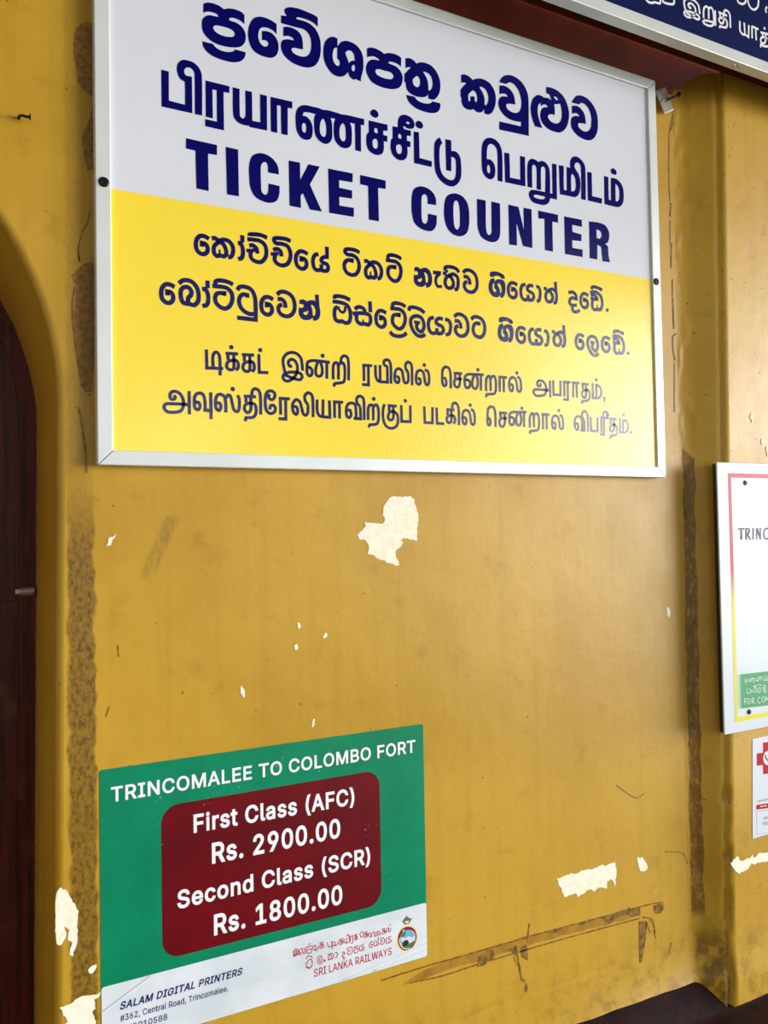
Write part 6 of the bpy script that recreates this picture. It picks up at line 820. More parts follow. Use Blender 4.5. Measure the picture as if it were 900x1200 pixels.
F:2154,-7060c 2154,-7192c 2102,-7192c 2102,-6966c 2153,-6966c 2153,-7039c 2120,-7039c 2134,-7004c 2143,-6989c 2155,-6977c 2168,-6969c 2183,-6964c 2198,-6963c 2212,-6964c 2225,-6967c 2237,-6972c 2247,-6980c 2256,-6990c 2264,-7003c 2269,-7017c 2272,-7033c 2273,-7050c 2273,-7191c 2221,-7191c 2221,-7055c 2220,-7042c 2217,-7033c 2212,-7026c 2207,-7021c 2199,-7018c 2190,-7017c 2183,-7017c 2177,-7019c 2171,-7022c 2166,-7025c 2162,-7030c 2159,-7035c 2156,-7042c 2155,-7050c
F:2401,-7194c 2384,-7193c 2368,-7188c 2354,-7180c 2341,-7169c 2330,-7155c 2322,-7138c 2316,-7120c 2312,-7100c 2311,-7078c 2312,-7056c 2316,-7036c 2322,-7017c 2330,-7001c 2341,-6987c 2354,-6976c 2368,-6968c 2384,-6963c 2401,-6961c 2413,-6962c 2424,-6964c 2434,-6968c 2442,-6973c 2449,-6979c 2454,-6985c 2458,-6991c 2462,-6996c 2461,-6995c 2446,-6995c 2446,-6894c 2498,-6894c 2498,-7189c 2447,-7189c 2447,-7158c 2461,-7158c 2462,-7157c 2458,-7163c 2454,-7169c 2448,-7175c 2442,-7181c 2434,-7186c 2424,-7191c 2413,-7193c;2405,-7140c 2414,-7140c 2421,-7137c 2427,-7133c 2433,-7127c 2437,-7120c 2441,-7112c 2444,-7101c 2446,-7090c 2446,-7076c 2446,-7063c 2444,-7052c 2441,-7042c 2437,-7033c 2433,-7027c 2427,-7021c 2421,-7017c 2414,-7015c 2405,-7014c 2396,-7015c 2389,-7018c 2383,-7022c 2377,-7028c 2373,-7035c 2369,-7043c 2366,-7054c 2364,-7065c 2364,-7077c 2364,-7090c 2366,-7101c 2369,-7111c 2373,-7120c 2377,-7127c 2383,-7133c 2389,-7137c 2397,-7140c''', '''F:2770,-7190c 2748,-7188c 2727,-7182c 2708,-7172c 2690,-7158c 2676,-7140c 2664,-7120c 2655,-7096c 2650,-7069c 2649,-7040c 2650,-7011c 2655,-6985c 2664,-6961c 2676,-6940c 2690,-6922c 2708,-6907c 2727,-6897c 2748,-6890c 2770,-6888c 2784,-6889c 2797,-6891c 2810,-6894c 2822,-6899c 2833,-6906c 2843,-6914c 2853,-6923c 2861,-6933c 2868,-6945c 2874,-6958c 2879,-6971c 2885,-7000c 2831,-7001c 2827,-6984c 2824,-6977c 2821,-6971c 2817,-6965c 2813,-6960c 2808,-6956c 2803,-6952c 2797,-6949c 2791,-6947c 2784,-6945c 2778,-6944c 2771,-6944c 2758,-6946c 2746,-6949c 2736,-6955c 2726,-6963c 2718,-6974c 2711,-6987c 2706,-7002c 2703,-7020c 2702,-7040c 2703,-7060c 2706,-7078c 2711,-7093c 2718,-7106c 2726,-7116c 2736,-7124c 2747,-7130c 2758,-7133c 2771,-7134c 2778,-7134c 2784,-7133c 2791,-7131c 2797,-7128c 2803,-7125c 2808,-7121c 2813,-7117c 2817,-7112c 2821,-7107c 2824,-7100c 2827,-7094c 2831,-7076c 2885,-7076c 2879,-7105c 2875,-7119c 2869,-7132c 2861,-7143c 2853,-7154c 2844,-7163c 2833,-7171c 2822,-7178c 2810,-7183c 2797,-7187c 2784,-7189c
F:2975,-7186c 2960,-7185c 2946,-7180c 2935,-7171c 2927,-7159c 2923,-7144c 2922,-7129c 2922,-6890c 2974,-6890c 2974,-7120c 2974,-7127c 2975,-7132c 2975,-7133c 2975,-7132c 2976,-7133c 2979,-7133c 2984,-7133c 2999,-7130c 3009,-7180c 2995,-7184c 2991,-7184c 2988,-7185c 2984,-7186c 2979,-7186c
F:3095,-7188c 3083,-7188c 3070,-7185c 3059,-7180c 3048,-7174c 3039,-7166c 3031,-7155c 3026,-7143c 3022,-7130c 3021,-7115c 3022,-7102c 3024,-7091c 3029,-7080c 3035,-7072c 3042,-7065c 3050,-7059c 3058,-7054c 3067,-7051c 3076,-7048c 3085,-7046c 3094,-7044c 3103,-7043c 3114,-7041c 3123,-7040c 3130,-7039c 3136,-7038c 3139,-7037c 3141,-7036c 3141,-7036c 3141,-7037c 3141,-7035c 3141,-7035c 3140,-7029c 3139,-7023c 3138,-7019c 3136,-7016c 3133,-7013c 3130,-7011c 3125,-7009c 3120,-7008c 3113,-7008c 3106,-7008c 3100,-7009c 3095,-7011c 3090,-7014c 3086,-7017c 3083,-7020c 3080,-7024c 3078,-7027c 3072,-7041c 3022,-7025c 3033,-7000c 3040,-6988c 3048,-6979c 3058,-6971c 3068,-6965c 3079,-6960c 3090,-6957c 3101,-6956c 3112,-6955c 3120,-6955c 3128,-6956c 3137,-6958c 3146,-6960c 3154,-6964c 3163,-6969c 3171,-6976c 3179,-6985c 3185,-6995c 3189,-7007c 3192,-7021c 3193,-7037c 3193,-7183c 3141,-7183c 3141,-7156c 3157,-7156c 3157,-7155c 3153,-7161c 3148,-7167c 3142,-7173c 3135,-7178c 3127,-7182c 3117,-7186c 3107,-7188c;3101,-7135c 3110,-7135c 3117,-7133c 3123,-7130c 3129,-7126c 3133,-7121c 3136,-7116c 3139,-7110c 3140,-7104c 3141,-7097c 3144,-7089c 3156,-7082c 3152,-7084c 3147,-7086c 3143,-7088c 3138,-7089c 3132,-7090c 3127,-7091c 3122,-7092c 3117,-7093c 3105,-7094c 3098,-7095c 3092,-7097c 3087,-7099c 3082,-7101c 3079,-7103c 3076,-7106c 3075,-7108c 3074,-7111c 3074,-7116c 3074,-7120c 3075,-7123c 3076,-7126c 3078,-7129c 3081,-7131c 3085,-7133c 3089,-7134c 3095,-7135c
F:3314,-7186c 3301,-7186c 3288,-7184c 3276,-7180c 3265,-7174c 3256,-7167c 3247,-7158c 3240,-7148c 3235,-7136c 3229,-7111c 3279,-7099c 3285,-7118c 3288,-7124c 3292,-7128c 3298,-7131c 3305,-7133c 3314,-7133c 3324,-7133c 3332,-7130c 3338,-7126c 3342,-7122c 3344,-7119c 3345,-7115c 3345,-7111c 3344,-7109c 3342,-7106c 3338,-7104c 3333,-7101c 3326,-7099c 3295,-7091c 3279,-7086c 3264,-7078c 3253,-7068c 3244,-7056c 3239,-7041c 3237,-7025c 3238,-7011c 3242,-6998c 3248,-6987c 3256,-6977c 3266,-6969c 3277,-6962c 3289,-6957c 3303,-6954c 3317,-6953c 3330,-6954c 3343,-6956c 3354,-6960c 3364,-6966c 3373,-6973c 3380,-6981c 3386,-6990c 3391,-7001c 3398,-7024c 3350,-7036c 3344,-7021c 3341,-7016c 3337,-7011c 3332,-7008c 3326,-7006c 3317,-7005c 3308,-7006c 3302,-7008c 3296,-7011c 3292,-7015c 3290,-7019c 3290,-7023c 3290,-7026c 3291,-7029c 3293,-7031c 3297,-7034c 3303,-7037c 3312,-7039c 3340,-7047c 3357,-7052c 3371,-7060c 3383,-7070c 3392,-7082c 3397,-7096c 3398,-7112c 3397,-7126c 3393,-7139c 3387,-7151c 3379,-7162c 3369,-7170c 3357,-7177c 3344,-7182c 3329,-7185c
F:3511,-7185c 3497,-7184c 3484,-7182c 3472,-7178c 3461,-7173c 3452,-7165c 3443,-7157c 3436,-7146c 3431,-7134c 3425,-7110c 3475,-7098c 3481,-7116c 3484,-7122c 3488,-7126c 3494,-7129c 3501,-7131c 3510,-7132c 3520,-7131c 3528,-7128c 3534,-7125c 3539,-7121c 3541,-7117c 3541,-7113c 3541,-7110c 3540,-7107c 3538,-7105c 3535,-7102c 3530,-7100c 3522,-7097c 3492,-7090c 3475,-7084c 3461,-7077c 3449,-7067c 3440,-7054c 3435,-7039c 3433,-7023c 3434,-7010c 3438,-6997c 3444,-6985c 3452,-6975c 3462,-6967c 3473,-6960c 3486,-6955c 3499,-6952c 3513,-6951c 3526,-6952c 3539,-6954c 3550,-6958c 3560,-6964c 3569,-6971c 3576,-6979c 3582,-6989c 3587,-6999c 3595,-7022c 3546,-7034c 3540,-7019c 3537,-7014c 3533,-7009c 3528,-7006c 3522,-7004c 3513,-7003c 3505,-7004c 3498,-7006c 3492,-7010c 3488,-7014c 3487,-7017c 3486,-7021c 3486,-7025c 3487,-7027c 3489,-7030c 3493,-7032c 3500,-7035c 3508,-7038c 3537,-7045c 3553,-7050c 3568,-7058c 3579,-7068c 3588,-7080c 3593,-7095c 3595,-7111c 3593,-7125c 3590,-7138c 3583,-7150c 3575,-7160c 3565,-7169c 3553,-7176c 3540,-7181c 3526,-7184c''', '''F:3760,-7056c 3760,-7035c 3762,-7014c 3765,-6992c 3770,-6970c 3775,-6948c 3781,-6927c 3788,-6907c 3796,-6889c 3807,-6867c 3860,-6866c 3845,-6902c 3838,-6922c 3831,-6941c 3826,-6961c 3821,-6981c 3817,-7001c 3815,-7020c 3813,-7038c 3812,-7056c 3813,-7071c 3814,-7087c 3817,-7102c 3820,-7118c 3824,-7135c 3830,-7153c 3836,-7171c 3844,-7190c 3860,-7228c 3807,-7229c 3791,-7196c 3780,-7168c 3771,-7140c 3765,-7112c 3761,-7084c
F:3988,-7181c 3969,-7180c 3952,-7177c 3936,-7171c 3922,-7163c 3910,-7152c 3901,-7140c 3893,-7126c 3888,-7110c 3884,-7080c 3939,-7080c 3942,-7098c 3944,-7105c 3948,-7110c 3952,-7115c 3957,-7118c 3964,-7122c 3971,-7124c 3979,-7125c 3988,-7126c 3998,-7125c 4006,-7123c 4014,-7120c 4021,-7117c 4026,-7112c 4031,-7107c 4034,-7102c 4036,-7096c 4036,-7090c 4036,-7084c 4034,-7080c 4032,-7076c 4029,-7073c 4024,-7069c 4018,-7066c 4011,-7063c 4004,-7060c 3995,-7057c 3965,-7049c 3945,-7041c 3928,-7032c 3913,-7020c 3902,-7005c 3895,-6987c 3893,-6967c 3894,-6950c 3899,-6934c 3906,-6920c 3916,-6907c 3928,-6897c 3941,-6889c 3956,-6883c 3972,-6879c 3990,-6878c 4007,-6879c 4023,-6882c 4038,-6888c 4051,-6896c 4062,-6906c 4072,-6918c 4079,-6931c 4084,-6946c 4087,-6974c 4035,-6975c 4030,-6955c 4026,-6947c 4020,-6941c 4011,-6936c 4001,-6933c 3988,-6932c 3980,-6933c 3972,-6935c 3965,-6937c 3959,-6941c 3954,-6945c 3951,-6949c 3948,-6954c 3947,-6959c 3946,-6965c 3947,-6970c 3948,-6975c 3951,-6979c 3955,-6983c 3960,-6986c 3966,-6989c 3972,-6992c 3979,-6994c 3985,-6996c 4011,-7004c 4018,-7006c 4027,-7009c 4035,-7012c 4044,-7016c 4052,-7021c 4061,-7027c 4068,-7034c 4075,-7043c 4081,-7052c 4086,-7063c 4088,-7076c 4089,-7090c 4088,-7106c 4084,-7122c 4077,-7136c 4067,-7149c 4055,-7160c 4041,-7169c 4025,-7176c 4007,-7180c
F:4245,-7178c 4223,-7176c 4202,-7170c 4182,-7160c 4165,-7145c 4150,-7128c 4139,-7107c 4130,-7083c 4125,-7057c 4123,-7028c 4125,-6999c 4130,-6972c 4139,-6948c 4150,-6927c 4165,-6909c 4182,-6895c 4202,-6884c 4223,-6878c 4245,-6875c 4259,-6876c 4272,-6878c 4284,-6882c 4296,-6887c 4308,-6893c 4318,-6901c 4328,-6910c 4336,-6921c 4343,-6932c 4349,-6945c 4354,-6959c 4360,-6988c 4306,-6988c 4301,-6971c 4299,-6964c 4296,-6958c 4292,-6953c 4287,-6948c 4283,-6944c 4277,-6940c 4272,-6937c 4265,-6935c 4259,-6933c 4252,-6932c 4245,-6932c 4233,-6933c 4221,-6937c 4210,-6943c 4201,-6951c 4193,-6961c 4186,-6974c 4181,-6989c 4178,-7007c 4176,-7027c 4178,-7047c 4181,-7065c 4186,-7080c 4193,-7093c 4201,-7103c 4211,-7111c 4221,-7117c 4233,-7120c 4245,-7122c 4252,-7121c 4259,-7120c 4265,-7118c 4272,-7116c 4277,-7113c 4283,-7109c 4287,-7104c 4292,-7100c 4295,-7094c 4299,-7088c 4301,-7081c 4306,-7064c 4360,-7063c 4354,-7092c 4349,-7106c 4343,-7119c 4336,-7131c 4328,-7141c 4318,-7151c 4308,-7159c 4297,-7165c 4285,-7171c 4272,-7175c 4259,-7177c
F:4400,-7173c 4400,-6878c 4497,-6877c 4516,-6878c 4534,-6882c 4550,-6888c 4563,-6898c 4574,-6909c 4582,-6923c 4588,-6938c 4592,-6954c 4593,-6972c 4592,-6989c 4588,-7005c 4582,-7021c 4574,-7034c 4563,-7046c 4549,-7055c 4534,-7061c 4516,-7065c 4497,-7067c 4418,-7067c 4418,-7013c 4496,-7012c 4507,-7011c 4515,-7009c 4522,-7007c 4528,-7003c 4532,-6999c 4535,-6994c 4537,-6988c 4539,-6980c 4539,-6972c 4539,-6963c 4537,-6956c 4535,-6950c 4532,-6945c 4527,-6940c 4522,-6937c 4515,-6934c 4506,-6932c 4495,-6931c 4454,-6932c 4454,-7172c
F:4547,-7171c 4475,-7026c 4536,-7025c 4610,-7171c
F:4620,-7222c 4636,-7183c 4644,-7163c 4650,-7145c 4656,-7127c 4660,-7110c 4663,-7094c 4665,-7079c 4667,-7063c 4667,-7048c 4667,-7031c 4665,-7013c 4662,-6994c 4659,-6974c 4654,-6954c 4649,-6934c 4642,-6915c 4635,-6896c 4620,-6860c 4673,-6859c 4684,-6881c 4692,-6900c 4699,-6919c 4705,-6940c 4710,-6962c 4714,-6984c 4717,-7006c 4719,-7027c 4720,-7048c 4719,-7076c 4715,-7105c 4709,-7133c 4700,-7161c 4689,-7188c 4673,-7221c''', '''F:1810,-7770c 1810,-7425c 1916,-7425c 1937,-7426c 1956,-7431c 1973,-7439c 1987,-7450c 1999,-7463c 2009,-7479c 2015,-7497c 2019,-7516c 2020,-7537c 2019,-7557c 2015,-7576c 2009,-7594c 1999,-7610c 1987,-7623c 1973,-7633c 1956,-7641c 1937,-7646c 1916,-7647c 1829,-7647c 1829,-7583c 1914,-7583c 1926,-7582c 1936,-7580c 1943,-7577c 1949,-7573c 1954,-7568c 1957,-7562c 1959,-7555c 1961,-7546c 1962,-7537c 1961,-7527c 1959,-7518c 1957,-7511c 1953,-7504c 1949,-7499c 1943,-7495c 1935,-7492c 1926,-7490c 1914,-7489c 1869,-7489c 1869,-7770c
F:1971,-7770c 1892,-7599c 1959,-7599c 2038,-7770c
F:2145,-7775c 2131,-7774c 2117,-7772c 2104,-7767c 2092,-7760c 2081,-7752c 2072,-7741c 2065,-7729c 2059,-7715c 2052,-7686c 2106,-7673c 2113,-7695c 2117,-7702c 2121,-7706c 2128,-7710c 2135,-7712c 2145,-7713c 2156,-7712c 2165,-7709c 2171,-7705c 2176,-7700c 2178,-7696c 2179,-7691c 2178,-7688c 2177,-7685c 2175,-7682c 2172,-7679c 2166,-7676c 2158,-7673c 2125,-7664c 2107,-7657c 2091,-7648c 2078,-7636c 2069,-7622c 2063,-7604c 2061,-7586c 2062,-7569c 2066,-7555c 2073,-7541c 2082,-7529c 2093,-7520c 2105,-7512c 2118,-7507c 2133,-7503c 2148,-7502c 2163,-7503c 2176,-7506c 2188,-7511c 2199,-7517c 2209,-7526c 2217,-7536c 2223,-7547c 2229,-7559c 2237,-7586c 2184,-7600c 2177,-7581c 2174,-7576c 2170,-7570c 2165,-7567c 2158,-7564c 2148,-7563c 2139,-7564c 2131,-7566c 2125,-7570c 2121,-7575c 2119,-7579c 2119,-7584c 2119,-7588c 2120,-7591c 2122,-7593c 2127,-7597c 2133,-7600c 2143,-7603c 2174,-7612c 2192,-7618c 2207,-7627c 2220,-7639c 2229,-7654c 2235,-7671c 2237,-7689c 2235,-7706c 2231,-7721c 2225,-7735c 2215,-7747c 2204,-7757c 2192,-7765c 2177,-7771c 2162,-7774c
F:2313,-7773c 2303,-7771c 2295,-7767c 2287,-7760c 2281,-7752c 2277,-7741c 2276,-7730c 2277,-7719c 2281,-7709c 2287,-7700c 2295,-7693c 2303,-7689c 2313,-7687c 2322,-7689c 2331,-7693c 2339,-7700c 2345,-7709c 2348,-7719c 2349,-7730c 2348,-7741c 2345,-7752c 2339,-7760c 2331,-7767c 2322,-7772c''', '''F:2529,-7770c 2529,-7708c 2721,-7708c 2721,-7770c
F:2660,-7425c 2660,-7770c 2602,-7770c 2602,-7491c 2616,-7491c 2537,-7556c 2534,-7483c 2602,-7425c
F:2882,-7774c 2862,-7773c 2845,-7769c 2828,-7762c 2813,-7752c 2801,-7740c 2791,-7725c 2783,-7709c 2778,-7691c 2777,-7672c 2777,-7656c 2780,-7642c 2785,-7628c 2791,-7616c 2798,-7604c 2807,-7595c 2817,-7587c 2828,-7581c 2830,-7580c 2830,-7600c 2824,-7597c 2811,-7587c 2801,-7573c 2793,-7556c 2788,-7538c 2786,-7519c 2788,-7501c 2792,-7484c 2799,-7468c 2809,-7454c 2820,-7443c 2833,-7433c 2848,-7426c 2864,-7422c 2882,-7421c 2899,-7422c 2915,-7426c 2929,-7433c 2943,-7443c 2954,-7454c 2964,-7468c 2971,-7484c 2975,-7501c 2976,-7519c 2975,-7538c 2970,-7556c 2962,-7572c 2952,-7586c 2939,-7597c 2933,-7599c 2933,-7580c 2935,-7581c 2946,-7587c 2956,-7595c 2964,-7604c 2972,-7616c 2978,-7628c 2983,-7642c 2986,-7656c 2987,-7672c 2985,-7691c 2980,-7709c 2973,-7725c 2962,-7740c 2950,-7752c 2935,-7762c 2918,-7769c 2901,-7773c;2882,-7711c 2892,-7710c 2900,-7708c 2908,-7705c 2914,-7701c 2919,-7696c 2923,-7691c 2926,-7685c 2927,-7678c 2928,-7670c 2927,-7661c 2925,-7653c 2922,-7646c 2918,-7640c 2913,-7635c 2906,-7630c 2899,-7627c 2891,-7624c 2882,-7624c 2872,-7624c 2864,-7627c 2857,-7630c 2850,-7635c 2845,-7640c 2840,-7646c 2837,-7653c 2835,-7661c 2835,-7670c 2835,-7678c 2837,-7685c 2840,-7691c 2844,-7696c 2849,-7701c 2855,-7705c 2863,-7708c 2871,-7710c;2882,-7561c 2889,-7561c 2896,-7559c 2901,-7556c 2906,-7552c 2911,-7548c 2914,-7543c 2917,-7537c 2918,-7530c 2919,-7522c 2918,-7514c 2917,-7508c 2914,-7502c 2911,-7497c 2907,-7492c 2902,-7489c 2896,-7486c 2889,-7484c 2882,-7484c 2874,-7484c 2867,-7486c 2861,-7489c 2856,-7492c 2852,-7497c 2849,-7502c 2846,-7508c 2845,-7514c 2844,-7522c 2845,-7530c 2846,-7537c 2849,-7543c 2852,-7548c 2856,-7552c 2861,-7556c 2867,-7559c 2874,-7561c
F:3142,-7774c 3121,-7772c 3101,-7765c 3083,-7752c 3068,-7735c 3056,-7715c 3047,-7690c 3040,-7662c 3036,-7632c 3035,-7598c 3036,-7564c 3040,-7533c 3047,-7505c 3056,-7481c 3069,-7460c 3084,-7443c 3101,-7431c 3121,-7423c 3142,-7421c 3164,-7423c 3183,-7431c 3201,-7443c 3216,-7460c 3228,-7481c 3237,-7505c 3244,-7533c 3248,-7564c 3249,-7598c 3248,-7632c 3244,-7662c 3237,-7690c 3228,-7715c 3216,-7735c 3201,-7752c 3183,-7765c 3164,-7772c;3142,-7711c 3152,-7709c 3160,-7706c 3168,-7699c 3175,-7690c 3181,-7678c 3186,-7662c 3189,-7644c 3192,-7622c 3192,-7598c 3192,-7573c 3189,-7551c 3186,-7533c 3181,-7517c 3175,-7505c 3168,-7496c 3160,-7489c 3152,-7485c 3142,-7484c 3132,-7485c 3124,-7489c 3117,-7496c 3110,-7505c 3104,-7517c 3099,-7533c 3095,-7552c 3093,-7573c 3092,-7598c 3093,-7622c 3095,-7644c 3099,-7662c 3104,-7678c 3110,-7690c 3117,-7699c 3124,-7706c 3132,-7709c
F:3403,-7774c 3381,-7772c 3361,-7765c 3344,-7752c 3329,-7735c 3317,-7715c 3307,-7690c 3301,-7662c 3297,-7632c 3295,-7598c 3297,-7564c 3301,-7533c 3307,-7505c 3317,-7481c 3329,-7460c 3344,-7443c 3361,-7431c 3381,-7423c 3403,-7421c 3424,-7423c 3444,-7431c 3461,-7443c 3476,-7460c 3488,-7481c 3498,-7505c 3505,-7533c 3508,-7564c 3510,-7598c 3508,-7632c 3505,-7662c 3498,-7690c 3489,-7715c 3476,-7735c 3461,-7752c 3444,-7765c 3424,-7772c;3403,-7711c 3412,-7709c 3421,-7706c 3428,-7699c 3435,-7690c 3441,-7678c 3446,-7662c 3450,-7644c 3452,-7622c 3453,-7598c 3452,-7573c 3450,-7551c 3446,-7533c 3441,-7517c 3435,-7505c 3428,-7496c 3421,-7489c 3412,-7485c 3403,-7484c 3393,-7485c 3385,-7489c 3377,-7496c 3370,-7505c 3364,-7517c 3359,-7533c 3355,-7552c 3353,-7573c 3352,-7598c 3353,-7622c 3355,-7644c 3359,-7662c 3364,-7678c 3370,-7690c 3377,-7699c 3385,-7706c 3393,-7709c
F:3593,-7773c 3584,-7771c 3575,-7767c 3567,-7760c 3561,-7752c 3558,-7741c 3557,-7730c 3558,-7719c 3561,-7709c 3567,-7700c 3575,-7693c 3584,-7689c 3593,-7687c 3603,-7689c 3612,-7693c 3619,-7700c 3625,-7709c 3629,-7719c 3630,-7730c 3629,-7741c 3625,-7752c 3619,-7760c 3612,-7767c 3603,-7772c
F:3782,-7774c 3761,-7772c 3741,-7765c 3723,-7752c 3709,-7735c 3696,-7715c 3687,-7690c 3680,-7662c 3676,-7632c 3675,-7598c 3676,-7564c 3680,-7533c 3687,-7505c 3697,-7481c 3709,-7460c 3724,-7443c 3741,-7431c 3761,-7423c 3782,-7421c 3804,-7423c 3824,-7431c 3841,-7443c 3856,-7460c 3868,-7481c 3878,-7505c 3884,-7533c 3888,-7564c 3890,-7598c 3888,-7632c 3884,-7662c 3878,-7690c 3868,-7715c 3856,-7735c 3841,-7752c 3824,-7765c 3804,-7772c;3782,-7711c 3792,-7709c 3800,-7706c 3808,-7699c 3815,-7690c 3821,-7678c 3826,-7662c 3829,-7644c 3832,-7622c 3833,-7598c 3832,-7573c 3829,-7551c 3826,-7533c 3821,-7517c 3815,-7505c 3808,-7496c 3800,-7489c 3792,-7485c 3782,-7484c 3773,-7485c 3764,-7489c 3757,-7496c 3750,-7505c 3744,-7517c 3739,-7533c 3735,-7552c 3733,-7573c 3732,-7598c 3733,-7622c 3735,-7644c 3739,-7662c 3744,-7678c 3750,-7690c 3757,-7699c 3764,-7706c 3773,-7709c
F:4043,-7774c 4021,-7772c 4002,-7765c 3984,-7752c 3969,-7735c 3957,-7715c 3947,-7690c 3941,-7662c 3937,-7632c 3936,-7598c 3937,-7564c 3941,-7533c 3948,-7505c 3957,-7481c 3969,-7460c 3984,-7443c 4002,-7431c 4021,-7423c 4043,-7421c 4064,-7423c 4084,-7431c 4102,-7443c 4116,-7460c 4129,-7481c 4138,-7505c 4145,-7533c 4149,-7564c 4150,-7598c 4149,-7632c 4145,-7662c 4138,-7690c 4129,-7715c 4117,-7735c 4102,-7752c 4084,-7765c 4064,-7772c;4043,-7711c 4052,-7709c 4061,-7706c 4068,-7699c 4075,-7690c 4081,-7678c 4086,-7662c 4090,-7644c 4092,-7622c 4093,-7598c 4092,-7573c 4090,-7551c 4086,-7533c 4081,-7517c 4075,-7505c 4068,-7496c 4061,-7489c 4052,-7485c 4043,-7484c 4033,-7485c 4025,-7489c 4017,-7496c 4010,-7505c 4004,-7517c 3999,-7533c 3996,-7552c 3993,-7573c 3993,-7598c 3993,-7622c 3996,-7644c 3999,-7662c 4004,-7678c 4010,-7690c 4017,-7699c 4025,-7706c 4033,-7709c''']
